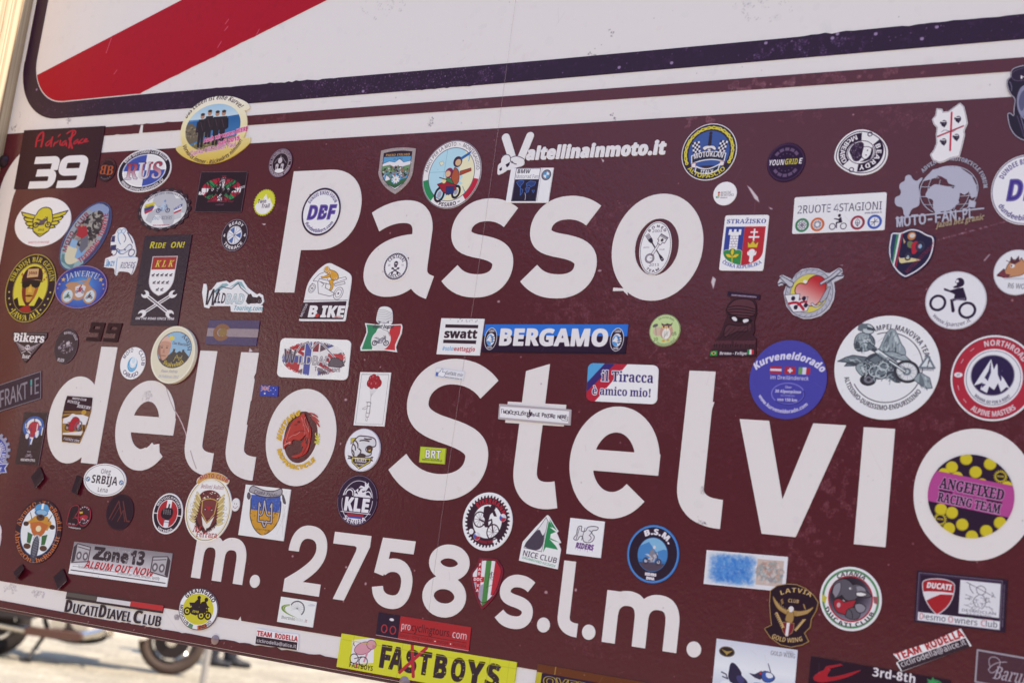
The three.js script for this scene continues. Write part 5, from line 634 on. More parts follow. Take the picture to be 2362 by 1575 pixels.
st('oval_sticker', 'white oval with crossed fork and piston drawing, inside the letter o', ['e', 2, 1, 1200, 1483, 462, 928], { bg: '#f1eef0', z: 0.4 }, (h) => { const y = h / 2, D = '#2e1c2e'; eo(0, 0, 46.5, y - 3.5, 1.2, D); a('BONED', 38, y * 0.78, -42, 42, 7.4, D, { b: 0, o: D, ow: 0.6 }); t('2003', 0, -y * 0.6, 8, '#5c5060', { w: 32, b: 0 }); t('2013', 2, y * 0.68, 8, '#5c5060', { w: 32, b: 0 }); a('TEAM', 43, y * 0.9, 212, 148, 7.4, D, { b: 0, o: D, ow: 0.6 }); c.save(); c.rotate(-0.63); for (let i = 0; i < 4; i++) ln(-5.4 + i * 3.6, -52, -5.4 + i * 3.6, -34, 1.7, D); b('M-6.6 -36 Q-7 -24 -2 -20 L-1.6 24 Q-5 34 -4.6 46 Q0 52 4.6 46 Q5 34 1.6 24 L2 -20 Q7 -24 6.6 -36 Z', D); e(0, 42, 2, 1.6, W); c.restore(); c.save(); c.translate(3, 0); c.rotate(0.5); p([-3, -14, 3, -14, 4, 24, -4, 24], W, D, 1.2); eo(0, 36, 14, 14, 1.6, D); eo(0, 36, 10, 10, 1, D); eo(0, 36, 12, 12, 0.8, D); p([-12, -44, 14, -44, 14, -24, 8, -24, 6, -14, -5, -14, -7, -24, -12, -24], W, D, 1.5); r(-12, -42, 26, 2, D); r(-12, -38, 26, 1.4, D); e(2, -29, 4, 5, D); c.restore(); t('MOTO', -29, 0, 3.6, D, { w: 19, b: 0 }); t('CLUB', 21, 6, 3.6, D, { w: 17, b: 0 }); t('Team', -9, 32, 3, '#8a7f8c', { w: 10 }); });
st('round_sticker', 'small plain white disc with three tiny coloured dots and small lines of text', ['e', 2, 1, 1848, 2052, 115, 320], { bg: '#f3f0f2' }, () => { e(-26, -4, 4.4, 4.4, '#b03238'); e(-26, 6, 4.4, 4.4, '#c98a4a'); e(-30, 15, 8, 4, '#4a8a6a'); e(-28, 15, 3, 2.6, W); t('BEZPEČNÉ', -18, 0, 9, '#6b6068', { a: 'l', w: 44, b: 0 }); t('NA MOTORCE', -18, 11, 9, '#6b6068', { a: 'l', w: 58, b: 0 }); t('Nadace', -18, 20, 6, '#7b7078', { a: 'l', w: 30, i: 0.2 }); });
st('rectangular_sticker', 'white rounded card with a coat of arms of tower, cross, crown and leaves', ['q', 2, 1, 1955, 410, 2338, 402, 2285, 895, 1897, 888], { bg: '#f2eff1', r: 5 }, (h) => { const y = h / 2, B = '#3a4696'; t('STRAŽISKO', 0, -y + 19, 10.5, B, { f: 'serif', w: 90 }); const S = 'M-45 -38 H45 V18 Q44 44 2 50 Q-44 44 -45 18 Z'; c.save(); c.translate(0, 1); c.clip(new Path2D(S)); r(-50, -40, 48, 100, B); r(-2, -40, 60, 100, '#bb2c38'); b('M-37 -32 h6 v6 h5 v-6 h6 v6 h5 v-6 h6 v13 h-5 V18 h-19 V-19 h-5 Z', '#f0edef'); for (let i = 0; i < 6; i++) { ln(-32, -16 + i * 6, -13, -16 + i * 6, 0.6, '#5a4a6a'); for (let j = 0; j < 2; j++) ln(-28 + j * 7 + (i % 2) * 3, -16 + i * 6, -28 + j * 7 + (i % 2) * 3, -10 + i * 6, 0.5, '#5a4a6a'); } b('M-46 20 Q-38 12 -32 16 Q-24 8 -16 16 Q-8 12 -2 20 V60 H-46 Z', '#3a8a4e', '#e8e4c0', 1); for (const [x, q, w] of [[-24, 20, 0], [-31, 29, -1.1], [-16, 29, 1.1]]) { c.save(); c.translate(x, q); c.rotate(w); b('M0 8 Q-8 0 0 -9 Q8 0 0 8 Z', '#e0c83c', '#6a5a20', 0.7); c.restore(); } b('M-24 26 L-22 46 M-24 44 L-17 48', 0, '#e0c83c', 2); r(19, -33, 3.6, 30, '#f0edef'); r(12, -27, 17, 3.6, '#f0edef'); r(9, -16, 24, 4, '#f0edef'); b('M8 -4 L14 2 L20 -6 L26 2 L33 -4 L31 10 H10 Z', '#dcc03c', '#6a4a20', 0.8); b('M20 14 Q28 14 26 24 Q22 30 24 40 L20 44 L16 40 Q18 30 14 24 Q12 14 20 14 Z M12 18 Q8 26 15 28 M29 18 Q32 26 25 28', '#f0edef', '#f0edef', 1.4); c.restore(); a('ČESKÁ REPUBLIKA', 62, 40, 227, 133, 7.6, B, { f: 'serif', y: 18 }); });
const ninja = [1975, 1075, 2255, 1105, 2252, 1142, 2200, 1135, 2222, 1180, 2226, 1260, 2205, 1330, 2208, 1420, 2190, 1455, 2222, 1480, 2222, 1560, 2216, 1640, 1815, 1642, 1835, 1590, 1880, 1500, 1930, 1410, 1950, 1340, 1975, 1290, 1958, 1240, 1980, 1190, 2020, 1140, 1975, 1115];
st('cutout_sticker', 'dark brown cut-out of a masked figure with white eyes and a name strip', ['q', 2, 1, 1900, 1070, 2300, 1070, 2215, 1645, 1815, 1640], { bg: '#3a1722', z: 0.1, mat: 'matt', cut: () => { zp(ninja, '#fff', '#fff', 1.6); } }, () => {
  zp(ninja, '#42202a'); zp([1978, 1078, 2252, 1108, 2250, 1138, 1978, 1108], '#2c1638'); let q = Z(2115, 1120); t('AVENTURASEMDUASRODAS', q[0], q[1], 3.4, '#c3b4c2', { w: 56, r: 5 }); zs([1990, 1270, 1960, 1240, 1985, 1190, 2050, 1135, 2190, 1140, 2225, 1210, 2220, 1280, 2150, 1310, 2060, 1300], '#5c343d', '#240c15', 1.8); for (let i = 0; i < 4; i++) zs([1980, 1215 + i * 20, 2070, 1180 + i * 34, 2215, 1230 + i * 20], 0, '#260e17', 2, 1); zs([1985, 1285, 2060, 1305, 2170, 1310, 2200, 1330, 2170, 1350, 2060, 1345, 1995, 1320], '#1c0a12'); zs([2005, 1300, 2040, 1292, 2062, 1320, 2050, 1338, 2020, 1325], '#e3dfe4'); zs([2105, 1318, 2150, 1312, 2165, 1330, 2130, 1350, 2108, 1345], '#e3dfe4'); zs([1960, 1350, 2060, 1380, 2190, 1360, 2150, 1430, 2060, 1420, 1990, 1460, 1930, 1480], '#563039', '#240c15', 1.8); zs([2140, 1380, 2180, 1340, 2190, 1400, 2160, 1440], '#55303a', '#2c111b', 1.2); for (let i = 0; i < 5; i++) zs([1900 + i * 40, 1490, 1960 + i * 40, 1440, 2000 + i * 45, 1390], 0, '#2c111b', 1.2, 1);
  q = Z(2030, 1530); t('SUPER TENERE', q[0], q[1], 6, null, { w: 92, i: 0.15, o: '#5d333d', ow: 1.2, r: -1 }); q = Z(2030, 1562); t('RIO PRETO', q[0] - 2, q[1] + 1, 8, '#2a101a', { w: 90, i: 0.1, o: '#5d333d', ow: 1.2, r: -1 }); zp([1818, 1595, 2212, 1575, 2210, 1640, 1815, 1642], '#33192a'); zp([1822, 1595, 1885, 1592, 1882, 1635, 1818, 1636], '#2f8a4e'); q = Z(1852, 1614); c.save(); c.translate(...q); p([-6, 0, 0, -4.4, 6, 0, 0, 4.4], '#d8c83a'); e(0, 0, 2.4, 2.4, '#2d3a80'); c.restore(); for (const [i, f] of [[0, '#2f8a4e'], [1, W], [2, '#c03040']]) zp([2147 + i * 19, 1582, 2166 + i * 19, 1581, 2164 + i * 19, 1625, 2145 + i * 19, 1626], f); q = Z(2020, 1622); t('Bruno - Felipe', q[0] + 0.5, q[1] + 1, 6.4, W, { w: 60, f: 'serif', r: -0.6 });
});
st('round_sticker', 'pale green disc with an owl-like bird and the year 2008 split in two', ['e', 2, 1, 1287, 1558, 1272, 1555], { bg: '#c5d99a' }, () => { eo(0, 0, 48.6, 48.6, 1.4, '#5d5a48'); e(-22, 4, 15, 14, '#d2b7a2'); e(6, 4, 21, 24, '#c99f8e'); e(6, 10, 13, 17, '#eeebe4'); for (let i = 0; i < 12; i++) ln(rr(-2, 14), rr(0, 8), rr(-2, 14), rr(14, 26), 0.7, '#a9a59a'); e(-4, -12, 8, 7, '#d8b89a'); e(13, -13, 8, 7, '#d8b89a'); for (const x of [-4, 12]) { e(x, -11, 5, 5, '#e6c06a'); e(x, -11, 2.4, 2.6, K); } p([2, -10, 8, -10, 5, -2], '#e0a838'); p([-14, -22, -2, -18, 6, -22, 16, -19, 24, -24, 20, -14, -10, -14], '#5f4a4a'); e(-32, -14, 9, 5, '#6a6268', -0.4); ln(-30, -8, -26, 16, 1, '#5a4a48'); e(0, 32, 5, 3, '#d8a040'); e(14, 30, 5, 3, '#d8a040'); a('Da vorne links', 38, 38, -36, 42, 6.4, '#3a3f2e', { f: 'serif', b: 0 }); a('Grasmannsdorf', 46, 46, 210, 125, 6.4, '#3a3f2e', { f: 'serif', b: 0 }); t('20', -25, 33, 10, '#3a3f2e', { b: 0, r: -14 }); t('08', 33, 14, 10, '#3a3f2e', { b: 0, r: -20 }); });
st('rectangular_sticker', 'white card of stencil capitals above four season rings and a small motorcyclist', ['q', 3, 1, 352, 252, 1160, 205, 1138, 537, 330, 570], { bg: '#eceaed', r: 1.6 }, (h) => { const y = h / 2; t('2RUOTE 4STAGIONI', 0, -2.2, 8.6, '#352743', { w: 92, b: 0 }); for (let i = 0; i < 9; i++) r(-44 + i * 10.4, -12, 0.6, 11, '#eceaed'); t('www.ipanzer.it', 37, 2, 2.2, '#6c6474', { w: 18 }); for (const [x, q] of [[-39.5, '#3f7d56'], [-22.5, '#cc6a3c'], [21, '#962c3c'], [39, '#3a56b0']]) { eo(x, 11, 6.4, 6.4, 2.4, q); eo(x + 0.5, 10.6, 6.9, 6.2, 0.9, q, 0.3); } for (let i = 0; i < 8; i++) { const w = i * PI / 4; c.save(); c.translate(-39.5, 11); c.rotate(w); eo(0, -2.6, 0.9, 1.9, 0.5, '#4a3f58'); c.restore(); c.save(); c.translate(39, 11); c.rotate(w * 1.0); if (i % 4 < 3) ln(0, 0, 0, -4, 0.6, '#3a3658'); c.restore(); } for (let i = 0; i < 14; i++) { const w = i * PI / 7; ln(-22.5 + 2.6 * Math.cos(w), 11 + 2.6 * Math.sin(w), -22.5 + 4.2 * Math.cos(w), 11 + 4.2 * Math.sin(w), 0.8, '#4a4058'); } b('M21 15 L19 12 Q18 9 21 7 Q24 9 23 12 Z M21 15 V9 M21 12 L19.4 11 M21 12 L22.6 11', 0, '#5d4f62', 0.6); eo(-6, 14, 3.2, 3.2, 0.8, K); eo(6, 14, 3.2, 3.2, 0.8, K); p([-5, 6, -4, 5, 0, 6, 3, 4, 4.5, 10, -1, 10.6, -1, 16, -2, 16, -2.4, 9.4, 1, 8.6, 0, 7.4], K); e(1, 2.4, 1.6, 1.8, K); });
st('cutout_sticker', 'pale blue decal of a rider facing a globe over two lines of lettering', ['q', 3, 1, 1262, -80, 2045, -85, 2010, 500, 1215, 540], { bg: '#a9a8be', cut: 'art', wear: 0, mat: 'matt', q: 1.7 }, () => {
  const B = '#b9b8ca'; const g = Z(1700, 190), gy = 25.5, gx = 32; within(() => { const q = zz([1330, 400, 1430, -60, 1600, -160, 2100, -160, 2040, 338]); c.moveTo(q[0], q[1]); for (let i = 2; i < q.length; i += 2) c.lineTo(q[i], q[i + 1]); c.closePath(); }, () => {
    eo(g[0], g[1], gx, 27, 0.8, B); for (const k of [0.35, 0.72]) eo(g[0], g[1], gx * k, 27, 0.55, B); for (const k of [-15, -5, 6, 15]) { const q = Math.sqrt(1 - (k / 27) ** 2) * gx; b(`M${g[0] - q} ${g[1] + k} Q${g[0]} ${g[1] + k + 2} ${g[0] + q} ${g[1] + k}`, 0, B, 0.5); }
    zs([1500, 215, 1530, 170, 1580, 130, 1650, 150, 1740, 160, 1765, 240, 1800, 300, 1770, 310, 1730, 360, 1640, 385, 1580, 390, 1560, 330, 1570, 270, 1520, 260, 1495, 240], B); zp([1470, 110, 1560, 10, 1680, -20, 1800, -10, 1900, 60, 1945, 150, 1950, 240, 1900, 260, 1880, 200, 1840, 230, 1800, 210, 1790, 270, 1760, 275, 1735, 180, 1760, 150, 1700, 130, 1680, 90, 1640, 100, 1600, 70, 1540, 95], B); zp([1880, 270, 1940, 290, 1930, 340, 1870, 335], B); }); zp([1235, 430, 2010, 340, 2010, 352, 1235, 440], B);
  zp([1600, 60, 1640, 70, 1690, 100, 1640, 110], '#5a2a3a'); zs([1320, 75, 1345, 55, 1370, 62, 1378, 90, 1420, 120, 1465, 75, 1470, 90, 1430, 140, 1440, 200, 1445, 300, 1430, 330, 1370, 345, 1350, 415, 1310, 415, 1305, 330, 1235, 325, 1230, 250, 1280, 240, 1290, 190, 1270, 170, 1275, 130, 1325, 110], B, B, 1); a('ADVENTURE MOTORCYCLE FORUM', 38, 33.5, -52, 88, 4.4, B, { x: g[0], y: g[1], f: 'serif' }); let q = Z(1240, 512); t('MOTO-FAN', q[0], q[1] - 0.5, 11.2, B, { a: 'l', f: 'mono', w: 68, r: -5.6 }); q = Z(1800, 452); t('.PL', q[0] - 4, q[1] - 1, 11.2, B, { a: 'l', f: 'mono', w: 19, r: -5.6 }); q = Z(1590, 530); t('Jazda bez granic', q[0], q[1] - 2, 6, '#b59a72', { a: 'l', f: 'serif', i: 0.3, w: 52, r: -9 });
});
st('shield_sticker', 'dark blue torn-edged shield with a wheelie rider and diagonal red lettering', ['q', 3, 1, 1205, 515, 1610, 510, 1555, 965, 1140, 965], { bg: '#2b2044', z: 0.4, cut: () => zs([1200, 555, 1215, 550, 1280, 560, 1330, 530, 1390, 520, 1450, 535, 1510, 575, 1584, 590, 1582, 620, 1570, 720, 1530, 820, 1440, 900, 1350, 945, 1315, 962, 1290, 950, 1220, 880, 1175, 770, 1172, 690, 1188, 610], '#fff') }, () => {
  const S = [1205, 562, 1280, 572, 1340, 542, 1390, 532, 1450, 547, 1510, 585, 1572, 600, 1560, 715, 1520, 812, 1430, 890, 1350, 932, 1315, 948, 1230, 875, 1187, 765, 1184, 690, 1198, 610]; zs(S, '#28203f', '#e6e2e8', 3); zp([1215, 572, 1245, 575, 1212, 830, 1195, 790, 1190, 690], '#2f3a60'); zp([1245, 575, 1266, 574, 1216, 835, 1206, 815], '#3d8a60'); zp([1266, 574, 1286, 572, 1226, 850, 1216, 835], '#e8e4e8'); zp([1288, 571, 1302, 566, 1246, 860, 1232, 860], '#a92c44'); zs([1262, 760, 1280, 790, 1330, 770, 1420, 790, 1470, 800, 1400, 815, 1330, 820, 1270, 835], '#d9cc98'); let q = Z(1378, 590); e(q[0], q[1], 9, 9, '#c07a4a'); e(q[0] + 1, q[1] - 1, 6, 5, '#d8d0c8'); zs([1335, 640, 1370, 630, 1400, 650, 1380, 700, 1340, 690], '#6d7a52'); zs([1370, 660, 1420, 625, 1450, 660, 1420, 740, 1380, 755, 1375, 700], '#b3283a'); q = Z(1452, 680); eo(q[0], q[1], 8, 9.5, 3.6, '#3a3548'); e(q[0], q[1], 4, 5, '#8fb0c8'); q = Z(1345, 770); eo(q[0], q[1], 6, 7, 3, '#3a3548'); e(q[0], q[1], 2.6, 3, '#9ab0c0'); zp([1300, 600, 1325, 640, 1310, 660], '#c9a884'); q = Z(1325, 930); c.save(); c.translate(q[0], q[1]); c.rotate(-0.86); t('MOTODADISTRADA.IT', 4, 0, 8, '#a92c40', { a: 'l', w: 84, b: 0 }); c.restore();
});
const bars = [265, 1105, 262, 1080, 290, 1010, 310, 990, 215, 1020, 205, 1005, 230, 960, 228, 940, 250, 935, 335, 975, 360, 930, 420, 885, 490, 874, 560, 880, 625, 915, 660, 920, 740, 874, 760, 878, 766, 905, 740, 920, 778, 935, 770, 950, 690, 990, 700, 1070, 690, 1140, 650, 1220, 580, 1280, 500, 1305, 430, 1308, 340, 1270, 285, 1200];
st('cutout_sticker', 'round sticker of a red heart with chrome handlebars and tiny flags', ['q', 3, 1, 235, 868, 800, 868, 760, 1312, 190, 1312], { bg: '#c9c6d0', cut: () => zp(bars, '#fff', '#fff', 2) }, () => {
  let q = Z(478, 1090); e(q[0], q[1], 37.5, 38, '#b9b8c4'); eo(q[0], q[1], 36.5, 37, 1, '#6d6878'); e(q[0], q[1], 30, 31, '#8c8a98'); e(q[0], q[1], 28.5, 29.5, '#d8cc5c'); for (let i = 0; i < 24; i++) { const w = i * PI / 12; ln(q[0] + 32 * Math.cos(w), q[1] + 33 * Math.sin(w), q[0] + 35 * Math.cos(w + 0.1), q[1] + 36 * Math.sin(w + 0.1), 0.7, '#6d6878'); } zs([420, 990, 440, 970, 470, 985, 460, 1010], '#ece9ea'); const H = grad(Z(420, 1200)[0], Z(420, 1200)[1], Z(560, 980)[0], Z(560, 980)[1], '#e6dcdc', '#d88a86', '#bb2a30'); zs([455, 1020, 410, 995, 365, 1020, 350, 1080, 380, 1110, 430, 1180, 500, 1210, 560, 1180, 620, 1090, 635, 1000, 600, 945, 540, 930, 480, 960], H, '#7a2a30', 1.4); zp([640, 1040, 668, 1030, 640, 1120, 590, 1180, 570, 1160], '#aeacb8', '#5a5464', 1);
  for (const n of [[225, 955, 240, 938, 345, 1000, 335, 1030, 310, 1040], [570, 1000, 660, 945, 740, 876, 764, 895, 700, 950, 580, 1018]]) zp(n, '#c2c0cb', '#504a5c', 1.2); zp([210, 1010, 240, 995, 310, 1040], 0, '#504a5c', 2.2, 1); zp([640, 1000, 720, 940, 775, 935], 0, '#504a5c', 2.2, 1); zp([265, 1105, 400, 1095, 390, 1150, 470, 1120, 450, 1180, 480, 1200, 460, 1245, 340, 1255, 300, 1190], '#e9e6ea', '#6a6070', 1); zs([305, 1180, 360, 1165, 400, 1185, 430, 1230], 0, '#b02438', 4, 1); zs([385, 1190, 410, 1160, 455, 1165], 0, '#b02438', 3.4, 1); for (const [x, y] of [[340, 1135], [435, 1135], [362, 1212], [450, 1195]]) { q = Z(x, y); e(q[0], q[1], 3.2, 3.6, '#2b1a34'); } zs([490, 1180, 510, 1170, 530, 1200, 580, 1190, 600, 1150, 600, 1180, 560, 1210, 520, 1212], '#e2dfe6', '#6a6070', 1);
});
st('round_sticker', 'white disc with a black pictogram of a rider on two rings', ['e', 3, 1, 1493, 2030, 898, 1403], { bg: '#e9e7ec' }, () => { eo(0, 0, 49, 49, 1.2, '#c3bec9'); const D = '#2b1a36'; eo(-29, 5, 12, 12.4, 4.2, D, 0.2); eo(20, 17, 12.6, 12.6, 4.2, D, 0.2); p([-21, -21, -17, -20, -10, -17, 2, -21, 11, -22, 18, -3, 17, 1, 3, -1, -4, 2, 0, 17, -1, 21, -5, 21, -9, -1, -3, -3, -2, -10, -8, -13, -20, -17], D); b('M-6 -23 L0 -26 Q1 -30 -3 -31 Q-2 -39 5 -39 Q13 -37 12 -28 Q10 -22 -4 -21 Z', D); e(0.4, -33, 2.6, 2.6, '#e9e7ec'); t('I PANZER', 5, 0.4, 4, '#8c8698', { w: 22, r: -4 }); a('www.ipanzer.it', 45, 45, 233, 142, 7, '#3c3048', { b: 0 }); });
st('round_sticker', 'white disc with a brown snouted head over grey lettering, cut by the right edge', ['e', 3, 1, 2092, 2500, 708, 1105], { bg: '#e7e6eb' }, () => { eo(0, 0, 49, 49, 1.2, '#bdb8c4'); b('M-42 8 Q-34 -4 -24 -6 Q-20 -24 -6 -28 L4 -24 L8 -32 L14 -24 Q24 -16 22 -6 Q16 6 4 8 L-8 10 L-20 12 Z', '#c58a62', '#4a2c30', 1.4); b('M-42 6 L-28 -8 L-24 4 L-14 6 L-22 14 Z', '#7a3340', '#3a1c2a', 1.2); b('M-24 -26 L-16 -22 L-14 -34 L-6 -24 L2 -36 L4 -24 L-6 -18 Z', '#5a2836', '#3a1c2a', 1); e(-10, -14, 5, 4, W); e(-12, -14, 1.8, 1.8, K); r(-26, 12, 60, 4, '#c9c6d0'); t('R6 WORLD', 12, 36, 11, '#3b3640', { w: 60, b: 0, r: 3 }); });
// ---- beside and inside the second row
st('round_sticker', 'solid violet-blue disc with white slogan, three small flags and a web address', ['e', 3, 2, -48, 630, 18, 708], { bg: '#4a45a6', z: 0.1 }, () => { const L = '#dcd8ec'; a('Kurveneldorado', 52, 36, -56, 56, 8.6, L, { y: 10, f: 'sans', i: 0.15, o: L, ow: 0.7 }); const f = (x, ...q) => q.forEach(([dx, dy, w, h, col]) => r(x + dx, -16 + dy, w, h, col)); f(-24, [0, 0, 15, 9, '#b4243a'], [0, 3, 15, 3, L]); f(-5, [0, 0, 14, 9, '#b02838'], [6, 1.6, 2.4, 6, L], [4, 3.4, 6.4, 2.4, L]); f(13, [0, 0, 5, 9, '#6f9a58'], [5, 0, 5, 9, L], [10, 0, 5, 9, '#b42c40']); t('im Dreiländereck', 2, 0, 4.6, L, { w: 50, b: 0 }); eo(2, 18, 21, 13.4, 1.4, '#7d78cc'); eo(2.5, 18.5, 21, 13.4, 1, '#2c2774', 0, -0.4, 2.4); t('Über', 2, 11, 2.8, L, { b: 0 }); t('30 Alpenpässe', 2, 17, 3.6, L, { w: 34 }); t('im Umkreis', 2, 21.5, 2.8, '#a9a5d8', { b: 0, w: 18 }); t('von 150 km', 2, 27.6, 3.6, L, { w: 26 }); a('www.kurveneldorado.com', 42.5, 42.5, 238, 136, 4.6, L); });
st('round_sticker', 'large white disc with a grey motocross rider climbing and curved black lettering', ['e', 3, 2, 692, 1618, -197, 712], { bg: '#ecebee', z: 0.2 }, (h) => {
  const D = '#3a3240'; eo(0, 0, 34, 33, 0.8, D, 0, -1.9, 2.6); a('-CAMPEL MANOVRA TEAM-', 37, 36, -34, 84, 5, D, {}); a('ALTISSIMO-DURISSIMO-ENDURISSIMO', 41, 40, 254, 122, 4.6, D); const G = ['#8f9ca4', '#65717a', '#b9c3c8', '#4a4f5a'];
  const L = '#3c414c', C1 = '#c3ccd0', C2 = '#98a4aa', C3 = '#6d7780', C4 = '#454a54'; let q;
  zs([1075, 130, 1120, 40, 1150, -40, 1200, -85, 1235, -70, 1262, -10, 1290, 60, 1320, 90, 1330, 160, 1250, 200, 1140, 190], C2, L, 0.5); zs([1140, 30, 1180, -40, 1215, -70, 1190, 0, 1150, 60, 1110, 110], C3); zs([1210, -60, 1245, -20, 1270, 60, 1230, 40], C1); hatch(50, 1200, 50, 90, 110, [C1, C3, C4], 5, 0.5, 1.9);
  zp([730, 205, 800, 170, 862, 152, 1000, 172, 965, 225, 870, 245, 790, 246, 820, 215], C3, L, 0.8); hatch(24, 850, 200, 90, 28, [C1, C4], 6, 0.5, 0.2); zp([800, 222, 850, 205, 930, 232, 900, 250], C4); zs([870, 245, 960, 205, 1010, 245, 1000, 345, 930, 335], C2, L, 0.7); zp([925, 250, 985, 240, 1000, 300, 950, 310], C1, L, 0.5);
  zs([880, 110, 872, 40, 890, -20, 940, -50, 1010, -40, 1060, 20, 1050, 80, 1000, 110, 960, 120], C2, L, 0.8); zs([876, 60, 900, 20, 930, 60, 960, 110, 900, 130], C4); zs([940, -10, 990, -20, 1030, 30, 1000, 80, 960, 60], C1); hatch(46, 960, 40, 80, 70, [C4, C3, C1], 5, 0.5);
  zs([935, -70, 950, -115, 1000, -125, 1045, -95, 1050, -50, 1010, -30, 960, -40], C1, L, 0.8); zp([985, -100, 1055, -80, 1045, -60, 985, -72], C4); zp([945, -110, 925, -128, 960, -122], C3, L, 0.5); zs([1000, -40, 1040, -10, 1050, 60, 1020, 20], C3, L, 0.5); zp([1000, 40, 1070, 90, 1060, 125, 985, 90], C3, L, 0.7); zp([1030, 85, 1075, 100, 1070, 130, 1030, 115], C4);
  q = Z(995, 368); e(q[0], q[1], 7.8, 5.6, '#37333c'); e(q[0] + 0.6, q[1] - 0.3, 4.6, 3.4, '#7d7a86'); e(q[0] + 0.6, q[1] - 0.3, 2, 1.6, '#37333c');
  zs([940, 240, 1000, 150, 1090, 130, 1190, 150, 1250, 240, 1215, 320, 1120, 365, 1020, 350], C4, L, 0.9); hatch(150, 1095, 245, 130, 100, [C1, C2, C3, '#2c3038'], 4.4, 0.7); zp([1000, 190, 1070, 150, 1120, 190, 1060, 230], C3, L, 0.6); for (const [x, y, k] of [[1060, 290, 6], [1110, 310, 5], [1130, 250, 4.4]]) { q = Z(x, y); eo(q[0], q[1], k, k * 0.86, 1, C1); e(q[0], q[1], k * 0.5, k * 0.44, C3); }
  zp([1120, 120, 1220, 120, 1330, 165, 1375, 205, 1300, 200, 1200, 175], C2, L, 0.7); hatch(20, 1240, 155, 80, 30, [C1, C3], 5, 0.5, 0.3); zp([1050, 122, 1085, 96, 1345, 285, 1325, 312], '#dfe5e7', L, 0.8); zp([1080, 140, 1095, 128, 1320, 296, 1310, 306], C2); zp([1150, 185, 1165, 172, 1280, 250, 1270, 262], C1, L, 0.5);
  zs([1150, 300, 1230, 290, 1300, 360, 1270, 398, 1215, 380, 1170, 340], C4, L, 0.6); hatch(24, 1225, 345, 60, 40, [C2, C3], 4, 0.6);
  q = Z(1335, 295); eo(q[0], q[1], 11, 9.4, 2.4, '#3a363f', 0.25); eo(q[0], q[1], 9.2, 7.7, 0.7, C1, 0.25); for (let i = 0; i < 22; i++) { const w = i * PI / 11; ln(q[0], q[1], q[0] + 9 * Math.cos(w), q[1] + 7.6 * Math.sin(w), 0.4, i % 2 ? '#7d868e' : '#a9b2b8'); } e(q[0], q[1], 4, 3.5, C3); e(q[0], q[1], 2, 1.8, C1); zp([1180, 190, 1330, 290, 1320, 305, 1175, 210], '#dfe5e7', L, 0.6);
  zp([1395, 365, 1420, 330, 1450, 300, 1500, 330, 1535, 350, 1558, 440, 1500, 442, 1440, 400], C2, L, 0.6); zp([1450, 300, 1480, 360, 1500, 440, 1440, 400], C3); zp([1500, 330, 1510, 380, 1490, 350], C1); hatch(16, 1490, 385, 50, 40, [C1, C4], 4, 0.4, 1.2);
  q = Z(1515, 215); p([q[0], q[1] - 6.4, q[0] + 7, q[1] + 5, q[0] - 7, q[1] + 5], '#dfe3e6', '#6f7a84', 1.8); t('!', q[0] + 0.4, q[1] + 3.6, 6, D, { i: 0.2 }); t('ENDURISTI', q[0], q[1] + 7.8, 2.2, '#5a5560', { w: 13 }); spots(14, Z(950, -90)[0], Z(950, -90)[1], 4, 3, ['#6a727a'], 2);
});
st('round_sticker', 'red ringed round sticker with a snowy peak in a dark centre at right', ['e', 3, 2, 1712, 2470, -25, 725], { bg: '#e9e6ea' }, () => { e(0, 0, 47.5, 47.5, '#b02a3e'); eo(0, 0, 47.5, 47.5, 0.6, '#7a2838'); e(0, 0, 34, 34, '#e9e7ec'); eo(0, 0, 31.5, 31.5, 0.7, '#6c6478'); e(-1, -3, 25, 23.4, '#2d1c48'); eo(-1, -3, 25, 23.4, 1, '#8a8294'); p([-22, 10, -4, -22, 0, -10, 3, -17, 8, -4, 12, 0, 20, 12, 16, 10, 10, 16, 6, 6, 2, 14, -4, 10, -6, 18, -14, 14, -12, 6], '#e6e5ec'); p([-4, -20, -6, -8, -10, 0, -6, 4, -3, -6], '#3a2c58'); p([4, -15, 5, -4, 9, 4, 10, 0], '#3a2c58'); p([-14, 6, -8, 8, -12, 12], '#4a3c66'); a('NORTHROAD', 38, 38, -20, 60, 6.6, '#e3d8dc', {}); a('ALPINE MASTERS', 44.6, 44.6, 212, 140, 6.2, '#e3d8dc'); a('WANNA GO FOR A RIDE?', 30, 30, 224, 134, 3.6, '#4a4156'); for (const w of [-40, -64, -108, -132, 84, 108]) { const q = w * PI / 180; ln(42 * Math.sin(q - 0.06), -42 * Math.cos(q - 0.06), 42 * Math.sin(q + 0.06), -42 * Math.cos(q + 0.06), 0.8, '#d8b8c0'); } e(-41, -2, 5, 3, '#e9e7ec'); t('IT', -41, -0.6, 2.8, '#4a4156'); });
st('rectangular_sticker', 'tilted dark grey banner with tall outline capitals and a turquoise i at left', ['q', 0, 2, -40, 424, 365, 283, 362, 532, -40, 655], { bg: '#3a2738', mat: 'matt' }, (h) => { const y = h / 2; c.strokeStyle = '#8f8590'; c.lineWidth = 1.4; c.strokeRect(-49, -y + 1, 98, h - 2); t('FRAKT', -10, 18, 34, '#8e8490', { w: 62, b: 0, r: -1 }); t('FRAKT', -10, 18, 34, null, { w: 62, b: 0, r: -1, o: '#8e8490', ow: 0.8 }); r(27, -17, 3.4, 12, '#4fa9a6'); r(27, -4, 3.4, 18, '#8e8490'); t('E', 40, 15, 32, '#8e8490', { w: 13, b: 0 }); });
